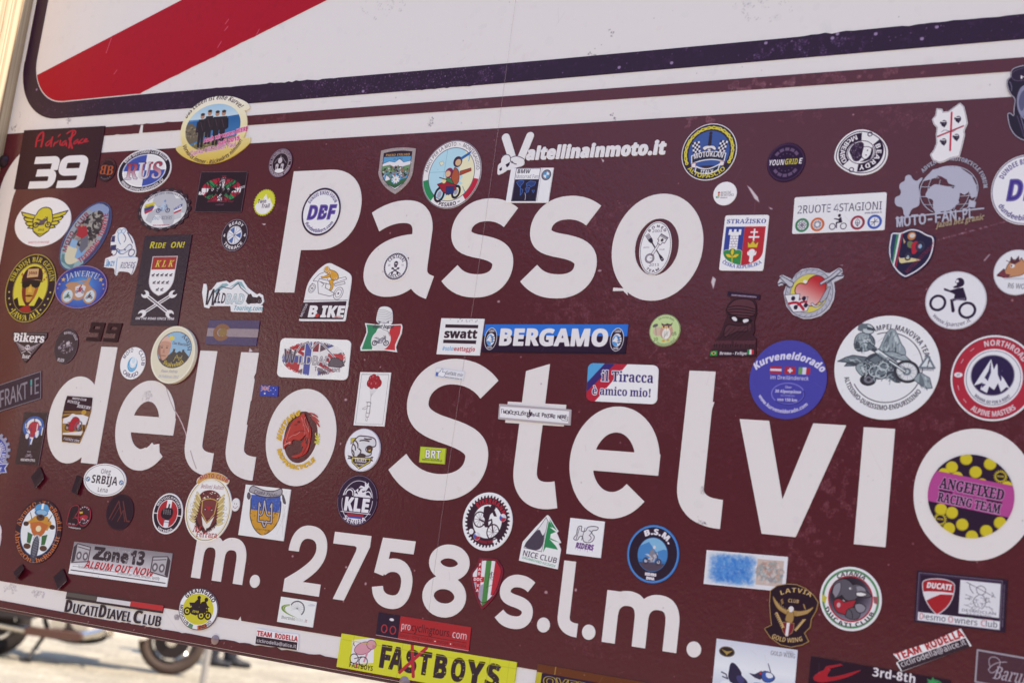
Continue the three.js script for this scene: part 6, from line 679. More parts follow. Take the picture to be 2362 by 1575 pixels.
st('rectangular_sticker', 'upright dark sticker with a dripping blue, white and red target emblem', ['q', 0, 2, 215, 648, 425, 655, 340, 1112, 135, 1100], { bg: '#331725', z: 0.05, mat: 'thin' }, (h) => { const y = h / 2; const yy = -y * 0.44; e(0, yy, 44, 46, '#3b5ea8'); e(0, yy - 2, 33, 34, '#e3dfe4'); e(2, yy, 23, 24, '#b02438'); p([-12, yy + 10, 14, yy + 12, 6, yy + 60, -4, yy + 62], '#b02438'); for (let i = 0; i < 14; i++) { const x = rr(-40, 40); r(x, yy + rr(-44, 10), rr(1.5, 5), rr(10, 36), ['#331725', '#3b5ea8', '#e3dfe4'][i % 3]); } p([-8, yy + 44, 8, yy + 44, 4, yy + 76, -3, yy + 74], '#e3dfe4'); p([-10, yy + 50, 0, yy + 50, -3, yy + 88], '#3b5ea8'); e(-20, yy + 40, 7, 12, '#e3dfe4'); e(20, yy + 30, 7, 16, '#e3dfe4'); moto(2, y - 40, 16, { k: '#8f808c', rider: 0 }); t('RIDE WITH STYLE.', 2, y - 14, 11, W, { w: 62 }); t('MODS', 0, y - 52, 5, '#b9aeb6', { w: 16 }); ln(49, -y, 49, y, 1, '#a58f9a'); });
st('cutout_sticker', 'blue and white cogwheel badge cut by the left edge of the photo', ['e', 0, 2, -245, 92, 830, 1205], { bg: '#8d8ba6', cut: (h) => { c.save(); c.scale(1, h / 100); gear(0, -4, 43, 49, 20, '#fff'); c.restore(); p([10, 22, 50, 16, 44, 30, 50, 42, 10, 48], '#fff'); p([-50, 20, 30, 24, 34, 48, -40, 50], '#fff'); } }, (h) => { c.save(); c.scale(1, h / 100); gear(0, -4, 42, 48, 20, '#9c9bb4'); c.restore(); e(0, -2, 39, h * 0.39, '#3f4aa8'); e(0, -2, 27, h * 0.27, '#dcdbe6'); e(0, -2, 24, h * 0.24, '#3f4aa8'); a('GREAT BRITAIN', 29, h * 0.29, 30, 140, 9, '#dcdbe6'); p([8, 26, 48, 20, 42, 32, 48, 42, 8, 48], '#3f4aa8', '#d5d4e2', 2); t('EST', 26, 40, 9, '#dcdbe6', { r: -6 }); });
st('shield_sticker', 'brown shield with a red motorcycle before snowy peaks, inside the letter d', ['q', 0, 2, 592, 500, 838, 522, 740, 925, 505, 905], { bg: '#3a1a26', z: 0.3, cut: () => zp([592, 505, 812, 522, 800, 640, 760, 780, 700, 922, 545, 908, 545, 700, 560, 600], '#fff') }, () => { zp([592, 505, 812, 522, 800, 640, 760, 780, 700, 922, 545, 908, 545, 700, 560, 600], 0, '#a07a40', 5); zp([566, 640, 800, 640, 755, 780, 712, 860, 552, 850, 550, 700], '#a9803c'); let s = Z(738, 650); for (let i = 0; i < 15; i++) { const w = 0.3 + i * 0.2; p([s[0], s[1], s[0] - 90 * Math.cos(w), s[1] + 90 * Math.sin(w) - 20, s[0] - 90 * Math.cos(w + 0.09), s[1] + 90 * Math.sin(w + 0.09) - 20], '#5a3426'); } zp([560, 505, 815, 522, 806, 625, 565, 612], '#371828'); e(s[0], s[1], 8.6, 9.4, '#c49a44'); zp([552, 745, 560, 705, 600, 690, 640, 660, 670, 670, 730, 672, 780, 690, 755, 760], '#e6e2e6'); zp([640, 690, 660, 700, 640, 720], '#9a94a0'); const q = Z(645, 760); moto(q[0] + 3, q[1], 33, { k: '#40303c', body: '#b02636', rider: 0, hub: '#9a98a4', shine: '#e8e0e4' }); zs([590, 800, 640, 690, 690, 690, 710, 740, 640, 830], '#b02636', '#4a1620', 1); s = Z(690, 770); eo(s[0], s[1], 11, 17, 4, '#6a6470', 0.2); e(s[0], s[1], 5, 8, '#a9a4ae', 0.2); zp([552, 830, 730, 815, 715, 850, 552, 845], '#e2dee2'); zp([548, 862, 708, 875, 698, 915, 548, 903], '#371828', '#a07a40', 1.4); let v = Z(697, 543); t('MOTO CLUB', v[0], v[1], 8, W, { w: 52, r: 3 }); v = Z(655, 575); t('WINTER', v[0] - 6, v[1] - 1, 10, W, { f: 'serif', i: 0.2, w: 46, r: 6 }); v = Z(733, 605); t('BIKERS', v[0] + 1, v[1] + 4, 11, W, { f: 'serif', i: 0.2, w: 50, r: 5 }); v = Z(627, 902); t('FAENZA 1991', v[0] - 1, v[1] - 1, 9, W, { f: 'serif', i: 0.15, w: 58, r: 4 }); });
st('oval_sticker', 'white oval with a light blue teardrop swirl and spaced ring lettering', ['e', 0, 2, 1055, 1275, 80, 362], { bg: '#f1eff1' }, () => { e(0, 4, 20, 23, '#4fa0d2'); e(2, -2, 14, 17, '#f1eff1'); for (let i = 0; i < 6; i++) eo(0.6 + i * 0.2, 3 - i * 1.1, 17 - i * 1.6, 21 - i * 2.2, 0.9, i % 2 ? '#f1eff1' : '#7cbce2', 0, 0.2, 2.9); e(2, -8, 7, 9, '#cfe4f0'); const D = '#3a2f52'; a('MOTO', 36, 36, -72, -8, 12, D, { b: 0, o: D, ow: 0.5 }); a('CLUB', 36, 36, 24, 100, 12, D, { b: 0, o: D, ow: 0.5 }); a('CARUGO', 44, 44, 232, 134, 12, D, { b: 0, o: D, ow: 0.5 }); });
st('oval_badge', 'thick cream enamel oval badge with a portrait and castle in a round picture', ['e', 0, 2, 1338, 1728, -100, 402], { bg: '#ded6bc', z: 1, thick: 0.0035, mat: 'enamel', edge: [0, -62], cat: 'badge', wear: 0.4 }, (h) => { const y = h / 2; e(0, 0, 60, 80, '#ddd5bd'); eo(0, 0, 48, y - 2, 2.4, '#ece6d2'); const q = [2, -11]; e(q[0], q[1], 39, 41, '#403040'); e(q[0], q[1], 37.6, 39.6, '#86b2d2'); within(oval(q[0], q[1], 37.6, 39.6), () => { p([-40, 18, -10, 2, 0, -8, 8, -4, 14, -9, 22, -5, 26, -8, 40, 6, 44, 40, -40, 40], '#22141e'); r(-1, -13, 5, 8, '#22141e'); r(20, -12, 5, 8, '#22141e'); b('M4 14 L10 0 L16 12 L22 2 M6 6 h16', 0, '#b09a3c', 1.4); b('M-50 40 Q-44 12 -22 8 Q4 12 10 40 Z', '#2a1824'); b('M-37 -20 Q-37 -40 -22 -40 Q-7 -40 -7 -19 Q-8 10 -21 14 Q-34 9 -37 -20 Z', '#bf8c78'); b('M-37 -18 Q-36 6 -21 14 Q-30 2 -31 -20 Z', '#94614f'); e(-27.5, -15, 2.2, 1.3, '#3a2226'); e(-16, -15, 2.2, 1.3, '#3a2226'); ln(-30, -19, -25, -19.4, 1, '#7a5448'); ln(-18, -19.4, -13, -19, 1, '#7a5448'); b('M-22 -14 L-24.5 -3 L-19 -3 Z', '#a57060'); ln(-27, 3, -16, 3, 1.6, '#7c4038'); b('M-35 -26 Q-32 -40 -22 -40 Q-10 -40 -8 -26 Q-20 -34 -35 -26 Z', '#d6aa98'); e(-8, -37, 6, 5, '#d8c24a'); }); a('Assisi', 30, 31, 22, 92, 9, '#26233c', { x: 2, y: -11, f: 'serif' }); t('Ciao Maurizio', 12, -22, 6, '#1f1c2c', { f: 'serif', w: 34, r: 6 }); a('Svalvolati', 37, 38, 216, 134, 9.4, '#d8bc3c', { x: 2, y: -11, f: 'serif', o: '#22141e', ow: 2.4 }); t('Passo Stelvio', -2, 40, 6, '#6a6a98', { f: 'serif', i: 0.3, b: 0, w: 38 }); t('19 Febbraio 2015', -2, 52, 6, '#7a86b8', { f: 'serif', i: 0.3, b: 0, w: 46 }); });
st('flag_sticker', 'tiny blue flag sticker with a small crossed corner and white stars', ['q', 1, 2, 85, 412, 240, 420, 232, 514, 80, 508], { bg: '#3f4aa6', r: 5 }, () => { r(-46, -26, 46, 26, '#3f4aa6'); ln(-46, -27, 0, 0, 5, W); ln(0, -27, -46, 0, 5, W); ln(-46, -27, 0, 0, 2, '#b83848'); ln(0, -27, -46, 0, 2, '#b83848'); r(-28, -27, 9, 27, W); r(-46, -18, 46, 8, W); r(-26, -27, 5, 27, '#b83848'); r(-46, -16, 46, 4, '#b83848'); star(-24, 15, 8, W, 7); for (const [x, y, q] of [[24, -18, 4], [24, 16, 4], [10, -4, 4], [36, -8, 4], [30, 2, 2]]) star(x, y, q, W, 7); });
st('cutout_sticker', 'red flaming horse head decal in the counter of the letter o of the second row', ['e', 1, 2, 280, 578, 640, 1095], { bg: '#a8322c', cut: 'art', z: 0.2, wear: 0.5, q: 2 }, () => { const R = '#b2302c'; zs([468, 650, 480, 700, 525, 790, 525, 860, 500, 980, 470, 1020, 400, 1050, 340, 1035, 420, 1020, 455, 985, 465, 930, 445, 960, 440, 930, 470, 880, 490, 830, 470, 850, 430, 900, 380, 880, 350, 905, 360, 930, 330, 925, 300, 945, 285, 985, 278, 900, 300, 860, 330, 800, 345, 760, 375, 720, 400, 705, 445, 670], R, R, 0.6); c.globalCompositeOperation = 'source-atop'; zs([470, 700, 480, 690, 505, 780, 510, 830, 500, 800, 470, 740], '#8a2022', '#d8908a', 1); zs([290, 940, 350, 900, 340, 930, 310, 945], 0, '#e0a8a0', 1.6, 1); zs([365, 760, 420, 740, 400, 770], '#8a2022'); zs([380, 830, 440, 800, 480, 820], 0, '#8a2022', 2, 1); zs([400, 735, 425, 720, 440, 740, 415, 748], '#5a1a1e'); zs([470, 660, 500, 740, 520, 830, 500, 940, 450, 1020], 0, '#5a1a1e', 1.6, 1); zs([440, 690, 470, 780, 480, 860, 440, 900], 0, '#d0706a', 1.2, 1); zs([345, 780, 320, 850, 300, 920], 0, '#d8908a', 1.2, 1); zs([300, 905, 318, 895, 322, 915], '#5a1a1e'); zs([480, 860, 505, 880, 490, 940, 470, 900], '#5a1a1e'); zs([330, 880, 360, 850, 400, 850, 430, 820], 0, '#d8908a', 1, 1); for (let i = 0; i < 7; i++) zs([445 + i * 10, 700 + i * 30, 470 + i * 8, 730 + i * 34, 455 + i * 6, 770 + i * 34], 0, i % 2 ? '#8a2022' : '#d0706a', 1, 1); c.globalCompositeOperation = 'source-over'; });
st('lettering_decal', 'ring of yellow to orange flame letters on the rim of the letter o', ['e', 1, 2, 225, 640, 628, 1145], { bg: '#d8a438', cut: 'art', z: 0.35, wear: 0, q: 2 }, (h) => { const y = h / 2; const G = grad(-50, -y, 50, y * 0.4, '#c98038', '#d8a838', '#d8d23c'); a('MUSTANG', 41, y * 0.83, 262, 348, 10, G, { i: 0.4, o: G, ow: 1 }); a('MOTORCYCLE', 50, y, 248, 130, 8.4, G, { i: 0.2, o: G, ow: 1 }); a('MC', 40, y * 0.82, 100, 72, 9, '#d2cc3c', { i: 0.3 }); const q = Z(548, 705); for (const [x0, y0, x1, y1] of [[490, 650, 590, 690], [500, 672, 600, 730], [520, 690, 606, 775]]) zs([x0, y0, (x0 + x1) / 2 + 12, (y0 + y1) / 2 - 14, x1, y1, x1 - 6, y1 + 8, (x0 + x1) / 2, (y0 + y1) / 2], '#b03a44'); });
st('rectangular_sticker', 'rounded white card with a smudged red and blue cross flag and grey mountain outline', ['q', 1, 2, 262, 0, 880, 18, 845, 370, 225, 340], { bg: '#f2f0ee', r: 7, mat: 'thin' }, (h) => { const y = h / 2; c.save(); const S = ['#a82c38', '#4a4a86', '#5a4650']; within(oval(0, 0, 45, y * 0.86), () => { r(-50, -40, 100, 80, '#64505c'); spots(60, 0, 0, 46, 26, ['#a03a44', '#5c5a90', '#7a6670'], 6); p([-50, -30, -50, -16, 50, 32, 50, 18], '#e6e2e2'); p([50, -30, 50, -16, -50, 32, -50, 18], '#e6e2e2'); p([-50, -27, -50, -22, 40, 26, 50, 26], '#a83440'); p([-34, -26, -12, -12, -22, -10, -44, -16], '#b02c34'); p([-40, 4, -18, 4, -20, 24, -36, 20], '#b23a40'); r(-14, -40, 22, 80, '#e8e4e4'); r(-13, -40, 9, 80, '#565aa2'); r(-2, -40, 8, 30, '#8a3a48'); r(-50, -3, 34, 9, '#5a5c9a'); r(20, -8, 30, 8, '#b8444a'); });
  for (let i = 0; i < 420; i++) { const w = rr(0, 6.3), d = rr(0.94, 1.04); e(45 * d * Math.cos(w), y * 0.86 * d * Math.sin(w), rr(0.2, 0.9), rr(0.2, 0.8), '#f2f0ee'); } c.restore(); p([-38, -12, -26, -6, -20, -18, -10, -24, -4, -14, 4, -24, 12, -20, 26, -6, 34, 2], 0, '#e6e2e4', 2.6, 1); p([-38, -12, -26, -6, -20, -18, -10, -24, -4, -14, 4, -24, 12, -20, 26, -6, 34, 2], 0, '#6d6470', 1.2, 1); t('W', -34, 7, 20, '#564a56', { w: 18, o: '#cfc8cc', ow: 1 }); t('ILDBAD', 1, 8, 12, '#c9c2c6', { w: 48, o: '#5a4c58', ow: 1.4, b: 0 }); t('ILDBAD', 1, 8, 12, '#cdc6ca', { w: 48, b: 0 }); b('M22 6 L26 -2 L34 -2 L40 2 L44 8 L38 11 L22 10 Z', '#6a5c64', '#4a3c48', 1); t('Touring.com', 21, 17, 6, '#574a56', { w: 36, b: 0, o: '#b9b0b4', ow: 0.6 }); });
st('rectangular_sticker', 'tall white card with a line-drawn boy hanging under red balloons', ['q', 1, 2, 958, 298, 1226, 303, 1168, 773, 898, 763], { bg: '#efeceb', mat: 'matt' }, (h) => { const y = h / 2, L = '#6a5f66'; c.strokeStyle = '#7d747a'; c.lineWidth = 0.8; c.strokeRect(-44, -y + 6, 88, h - 12); ln(-44, -y + 9, 44, -y + 9, 0.5, '#9a9298'); let q; for (const [x, y2] of [[1040, 395], [1120, 395], [1055, 360], [1105, 365], [1075, 350], [1082, 400], [1060, 412], [1100, 410]]) { q = Z(x, y2); e(q[0], q[1], 9, 13, '#a82a34'); eo(q[0], q[1], 9, 13, 0.7, '#6d1c26'); e(q[0] - 3, q[1] - 5, 2, 4, 'rgba(230,160,160,.55)'); } for (const x of [1040, 1055, 1070, 1085, 1100, 1118]) zp([x, 430, 1050, 515], 0, '#9d959b', 0.6, 1); zp([1050, 515, 1048, 575, 1040, 660], 0, L, 0.9, 1); q = Z(1033, 578); eo(q[0], q[1], 6, 6.6, 1, L); zs([1020, 590, 1012, 600, 980, 612, 975, 625, 1000, 625, 1018, 612], 0, L, 0.9); zp([1020, 598, 1044, 596, 1036, 660, 1010, 655], 0, L, 1); zp([1008, 655, 1036, 660, 1030, 692, 1006, 688], 0, L, 1.1); zp([1010, 690, 1004, 722, 1016, 726, 1022, 692], 0, L, 0.9); zs([1010, 564, 1030, 555, 1052, 568], 0, L, 1.6, 1); });
st('oval_sticker', 'white domed oval with a roaring tiger above a yellow and black crest', ['e', 1, 2, 825, 1133, 793, 1168], { bg: '#e9e7ee', thick: 0.0012, mat: 'enamel' }, () => { const D = '#382530'; eo(0, 0, 49, 49, 1.6, '#c9c4d2'); zp([880, 880, 925, 875, 880, 930], '#c9b83c', D, 1); zp([888, 1040, 1058, 1050, 1050, 1090, 950, 1148, 890, 1090], '#c2ae38', D, 1.6); zs([945, 855, 985, 858, 1050, 865, 1090, 880, 1102, 910, 1098, 950, 1070, 955, 1040, 940, 1010, 960, 1010, 990, 1050, 1010, 1062, 990, 1058, 1030, 1000, 1035, 960, 1020, 930, 1045, 900, 1035, 885, 990, 895, 920], '#dcdae0', D, 2.4); for (const n of [[960, 900, 990, 890, 1040, 905], [900, 930, 925, 945, 920, 980], [920, 900, 950, 925, 940, 960], [890, 980, 915, 1000, 905, 1030], [950, 970, 980, 985, 960, 1010], [1000, 880, 1020, 890, 1060, 885]]) zs(n, 0, D, 3, 1); zs([1015, 960, 1045, 945, 1075, 960, 1062, 1000, 1030, 1005], '#4a2028', D, 1.4); zp([1025, 985, 1055, 975, 1050, 995], '#d0b83c'); zs([925, 1040, 960, 1005, 1000, 1015, 1020, 1035, 985, 1050], D); zp([850, 1025, 890, 1035, 888, 1060, 850, 1058, 862, 1042], D); zp([1055, 1040, 1078, 1040, 1066, 1060, 1075, 1080, 1048, 1075], D); zp([895, 1055, 1045, 1062, 1040, 1085, 950, 1135, 895, 1085], D, '#d8c84a', 1.2); let q = Z(962, 1090); t('TIGRES', q[0], q[1] - 1, 9, W, { f: 'serif', w: 34 }); t('DU MONT', q[0] - 1, q[1] + 6, 3.6, W, { w: 24 }); star(q[0] - 3, q[1] + 13, 3, W); q = Z(870, 1045); star(q[0], q[1], 2.4, W); q = Z(1060, 1058); star(q[0], q[1], 2.4, W); });
st('oval_sticker', 'dark purple round sticker with white motorcycle over three block capitals', ['e', 1, 2, 755, 1108, 1200, 1639], { bg: '#2f1838' }, () => { eo(0, 0, 49, 49, 1, '#8a7690'); eo(0, 2, 38, 41, 1.4, '#e6e0ea'); b('M-38 -8 L-34 -20 L-20 -24 L-6 -20 L4 -30 L14 -28 L12 -40 L18 -32 L22 -38 L24 -28 L18 -20 L20 -12 L28 -12 L34 -6 Z', '#e8e4ea', 0); e(-22, -12, 12, 11, '#2f1838'); eo(-22, -10, 9, 10, 2.6, '#e8e4ea', 0, PI, 2 * PI); eo(24, -9, 9, 10, 2.6, '#e8e4ea', 0, PI, 2 * PI); spots(16, 0, -20, 16, 6, ['#2f1838'], 2.4); r(-50, -7, 100, 5, '#2f1838'); t('KLE', 0, 21, 26, '#ece8ee', { w: 65, o: '#ece8ee', ow: 2 }); ln(-37, 25, 37, 25, 1.4, '#ece8ee'); p([-22, 27, 22, 27, 19, 32, -19, 32], '#a82c3c'); p([-19, 32, 19, 32, 14, 36, -14, 36], '#3f4a9c'); p([-14, 36, 14, 36, 0, 40], W); a('SERBIA', 47, 47, 218, 142, 9, '#e6e0ea'); });
st('rectangular_sticker', 'small white strip with a blue thumbs-up hand, on the capital S', ['q', 1, 2, 1620, 258, 1878, 290, 1860, 382, 1610, 340], { bg: '#e8e7ec', r: 4, z: 0.4 }, () => { r(-47, -1, 7, 14, '#5a68b0'); b('M-39 0 L-32 -6 Q-31 -16 -27 -16 Q-23 -14 -26 -4 L-16 -4 Q-13 -2 -15 2 Q-14 6 -17 8 Q-17 13 -22 13 L-39 12 Z', '#f2f1f5', '#4a4a6a', 1.2); t('Gefällt mir', 16, 2, 11, '#3a3540', { w: 60, b: 0 }); t('www.hotel-sonne.de', 15, 13, 5, '#55505a', { w: 60 }); c.strokeStyle = '#b9b5c0'; c.lineWidth = 0.8; c.strokeRect(-49, -16, 98, 32); });
st('rectangular_sticker', 'small lime-yellow label with three outlined capitals, inside the capital S', ['q', 1, 2, 1483, 948, 1710, 965, 1697, 1105, 1473, 1088], { bg: '#c2d23a' }, (h) => { t('BRT', 1, 10, 32, W, { w: 62, o: '#3a3530', ow: 4 }); t('BRT', 1, 10, 32, '#eeeee6', { w: 62 }); t('www.brt-autoteile.pl', 0, 21, 7, null, { w: 78, b: 0, o: '#6a7030', ow: 0.8 }); c.strokeStyle = '#8a8a4a'; c.lineWidth = 1.4; c.strokeRect(-49, -h / 2 + 0.8, 98, h - 1.6); });
st('rectangular_sticker', 'narrow white strip of wobbly black letters laminated across the letter t bar', ['q', 2, 2, -28, 574, 610, 628, 594, 764, -32, 712], { bg: '#b9aeb2', r: 1, mat: 'gloss', z: 0.6 }, (h) => { const y = h / 2; p([-48, -y + 3.6, 47.2, -y + 2.4, 47, y - 2.6, -48, y - 3], '#efecef', '#d9d2d7', 0.4); const D = '#2c1a2c'; const ws = 'MOTOCICLISTI'; [...ws].forEach((g, i) => t(g, -41 + i * 2.85, 2.4 + (i % 3) * 0.5 - 0.6, 4.2 + (i % 2) * 0.8, D, { b: 0, o: D, ow: 0.4, r: (i % 3) * 4 - 4 })); [...'LE PECORE NERE'].forEach((g, i) => t(g, 3.2 + i * 3.05, 2.4 + (i % 3) * 0.5 - 0.6, 4.2 + (i % 2) * 0.8, D, { b: 0, o: D, ow: 0.4, r: (i % 3) * 5 - 5 })); moto(-5, 0.4, 6, { rot: -20, k: D, body: '#4a3648' }); ln(-46, -4, -43, -4, 0.5, D); ln(-46, -4, -46, 2, 0.5, D); ln(46, 5, 46, -1, 0.5, D); ln(46, 5, 38, 5, 0.5, D); });
st('rectangular_sticker', 'white rounded card with light blue, violet and red diagonal stripes and slab lettering', ['q', 2, 2, 752, 218, 1372, 240, 1352, 580, 735, 550], { bg: '#f1eff1', r: 8 }, (h) => { const y = h / 2, D = '#3a2a70'; p([-60, -60, -24, -60, -26, -y, -50, y * 0.06, -60, 10], '#58a6dc'); p([-26, -y, -10, -y, -50, y * 0.66, -50, y * 0.04], '#3c2a72'); p([-10, -y - 1, 7, -y - 1, -38, y + 1, -52, y + 1, -52, y * 0.6], '#b8253c'); const o = { f: 'serif', o: W, ow: 2.2 }; t('il Tiracca', 7, -2.4, 14, D, { ...o, w: 74 }); t('il Tiracca', 7, -2.4, 14, D, { f: 'serif', w: 74 }); t('è amico mio!', 0, 17.4, 11.6, D, { ...o, w: 84 }); t('è amico mio!', 0, 17.4, 11.6, D, { f: 'serif', w: 84 }); });
st('round_sticker', 'pink banded disc with yellow dots and varsity capitals, inside the letter o', ['e', 3, 2, 1512, 2270, 1018, 1747], { bg: '#2d1732', z: 0.3, q: 1.6 }, () => { const Y = '#d2c02c'; for (const [x, y, g] of [[-24, -33], [-8, -44], [20, -40], [4, -29], [33, -26, 1], [-33, -24], [-17, -21], [12, -15], [41, -14], [-9, -56], [-33, 31, 1], [-7, 35], [21, 40], [-22, 41], [5, 48], [-33, 19], [36, 29], [-20, 22]]) { if (g) { gear(x, y, 6, 8, 18, Y); e(x, y, 5, 5, '#2d1732'); t('WORK', x, y + 1, 2.4, Y, { w: 8 }); } else { e(x, y, 7.4, 7.4, '#a8942a'); e(x + 0.3, y - 0.4, 6.6, 6.6, Y); } } c.save(); c.rotate(0.125); p([-60, -22, 60, -22, 60, 16, -60, 16], '#b64a92'); t('ANGEFIXED', 0, -3, 12.6, '#2f1a34', { f: 'serif', w: 76, o: '#d8a8cc', ow: 2 }); t('ANGEFIXED', 0, -3, 12.6, '#2f1a34', { f: 'serif', w: 76, o: '#2f1a34', ow: 0.8 }); r(-37, -0.6, 16, 2.4, '#2f1a34'); r(19, -0.6, 18, 2.4, '#2f1a34'); t('WWW.ANGEFIXED.DE', -1, 2, 2.4, '#4a2c4c', { w: 34, b: 0 }); t('RACING TEAM', 0, 13.4, 10.6, '#2f1a34', { f: 'serif', w: 74, o: '#d8a8cc', ow: 2 }); t('RACING TEAM', 0, 13.4, 10.6, '#2f1a34', { f: 'serif', w: 74, o: '#2f1a34', ow: 0.7 }); c.restore(); });
st('oval_sticker', 'white oval with bold country name between two thin handwritten names', ['e', 0, 2, 735, 1105, 1098, 1385], { bg: '#f1eff0', z: 0.5 }, (h) => { const y = h / 2; eo(0, 0, 46.5, y - 3, 1, '#6d6068'); const D = '#35252f'; t('SRBIJA', 0, 9, 19, D, { w: 62 }); t('Oleg', 0, -15, 11, '#5c5058', { b: 0, w: 24 }); t('Lena', 0, 29, 11, '#5c5058', { b: 0, w: 25 }); for (const x of [-39.5, 40]) { e(x, 2, 5, 5.6, '#4a4a6a'); e(x, 2, 3.6, 4, '#dfe3ec'); r(x - 3, -1.4, 3, 3.4, '#4f8ac4'); r(x, 2, 3, 3.4, '#4f8ac4'); } });
for (const [label, ...n] of [['black plastic diamond patch with a light curled edge, left of the white country oval', 0, 2, 352, 1122, 405, 1228, 320, 1325, 275, 1215], ['black slanted patch tucked beside the left end of the white country oval', 0, 2, 680, 1198, 738, 1232, 690, 1377, 625, 1345], ['black patch with a strongly curled pale right corner near the bottom left', 0, 3, 200, 523, 234, 595, 165, 672, 116, 602], ['black diamond patch just left of the silver album banner', 0, 3, 555, 562, 602, 680, 520, 755, 468, 648]]) {
  const up = label.includes('strongly') ? 0.012 : 0.0045;
  st('plastic_patch', label, ['q', ...n], { bg: '#2b1626', cat: 'patch', mat: 'matt', z: 0.6, wear: 3, curl: (u, v) => up * (Math.max(0, u - 0.45) ** 2) * (label.includes('strongly') ? 2.4 * (1 - v * 0.6) : 2.2) + 0.0012 * Math.max(0, 0.3 - v) }, (h) => { const y = h / 2; r(48, -y, 8, h, '#cdb9bd'); r(-50, y - 1, 100, 6, '#6a505a'); for (let i = 0; i < 12; i++) e(47, rr(-y, y), rr(1, 3), rr(2, 6), '#2b1626'); }, 'black plastic patches glued to the sign');
}
st('oval_sticker', 'oval with orange ring lettering around a cartoon bear on a motorcycle', ['e', 0, 3, 132, 540, -40, 524], { bg: '#33182a', z: 0.1 }, (h) => { const y = h / 2, O = '#c8703c'; eo(-4, 0, 45, y - 2, 1, '#8a7080', 0, -1.2, 1.6); a('AbruzzOnTheRoad.it', 41, y * 0.81, -84, 84, 10, O, { f: 'serif' }); a('AbruzzOnTheRoad.it', 49, y * 0.965, 266, 94, 10, O, { f: 'serif' }); e(0, 0, 38.5, y * 0.78, '#2f5a90'); e(0, -1, 37.6, y * 0.765, '#e6e9ee'); p([-22, -22, -10, -34, 14, -34, 26, -22, 20, -4, 0, -8, -18, -4], '#c9923c'); for (const s of [-1, 1]) { ln(s * 14, -22, s * 28, -14, 6, '#c98c38'); e(s * 29, -13, 6, 5, '#4a3030'); ln(s * 24, -38, s * 18, -24, 1.4, '#4a3d48'); p([s * 10, 8, s * 22, 4, s * 20, 26, s * 12, 28], '#3f6a44'); e(s * 18, 34, 8, 6, '#5a3a32'); e(s * 12, -58, 4, 5, '#3d2c30'); } p([-20, -16, 0, -22, 20, -16, 14, 2, 8, 10, -8, 10, -14, 2], '#c06a3a'); b('M-16 -44 Q-16 -60 0 -60 Q16 -60 16 -44 Z', '#5a9cd0'); r(-2, -60, 5, 14, '#e8eef2'); e(0, -40, 15, 8, '#4a78b0'); e(1, -41, 12, 5.6, '#8fb8d8'); e(0, -30, 9, 7, '#5a3c34'); e(0, -32, 4, 2.6, K); e(0, -6, 6, 6.6, '#e8d9b0'); e(0, 38, 8, 28, '#4d4a58'); e(0, 34, 5, 22, '#6d6c7c'); for (let i = 0; i < 8; i++) ln(-7, 18 + i * 5.4, 7, 22 + i * 5.4, 0.9, '#35323f'); eo(0, 18, 7, 10, 2, '#b9bcc8', 0, PI, 2 * PI); });
st('cutout_sticker', 'dark red-edged figure 20 whose zero holds a rider under a chequered helmet', ['q', 0, 3, 605, 0, 828, 10, 782, 230, 572, 215], { bg: '#2e1222', mat: 'gloss', cut: () => { zs([605, 70, 620, 20, 680, 3, 700, 20, 700, 55, 690, 80, 700, 40, 740, 10, 790, 30, 806, 90, 795, 150, 750, 205, 715, 226, 590, 210, 582, 150, 600, 90], '#fff'); } }, () => { zs([610, 70, 625, 25, 680, 10, 698, 30, 695, 60, 650, 120, 690, 130, 690, 190, 590, 195, 588, 150], '#2a1020', '#a82c42', 3); zs([700, 50, 745, 18, 790, 38, 800, 95, 785, 155, 740, 200, 700, 185, 685, 120], '#3a1a2a', '#a82c42', 3.4); for (let i = 0; i < 10; i++) { const w = -2.6 + i * 0.22; const q = Z(742 + 44 * Math.cos(w), 80 + 52 * Math.sin(w)); r(q[0] - 1.6, q[1] - 1.6, 4, 4, i % 2 ? '#d8d0d6' : '#2a1020'); } zp([700, 70, 730, 68, 728, 85, 702, 88], '#d8b03c'); zs([705, 105, 760, 95, 780, 120, 740, 150, 700, 140], '#b02638'); spots(30, Z(735, 150)[0], Z(735, 150)[1], 18, 10, ['#a8a0ac', '#5c5462', '#d8d2da'], 2.4); zs([640, 130, 700, 100, 760, 130], 0, '#b02c40', 2, 1); let q = Z(655, 212); t('Aniversario', q[0], q[1] + 3, 7, W, { w: 52, r: 4 }); q = Z(628, 182); t('1995 - 2015', q[0], q[1], 5, '#cfc0c8', { w: 27, r: 4 }); });
st('round_sticker', 'dark purple disc with a faint brown angular monogram', ['e', 0, 3, 930, 1172, -84, 230], { bg: '#2d1226', mat: 'matt' }, () => { eo(0, 0, 49, 49, 1, '#4a2636'); const B = '#6a3434'; p([-34, 22, -10, -30, 6, 4], 0, B, 4, 1); p([-24, 26, -4, -14], 0, B, 2, 1); p([6, -30, 30, 22, 40, 22], 0, B, 4, 1); p([-2, 26, 12, -6, 24, 24], 0, B, 3, 1); });
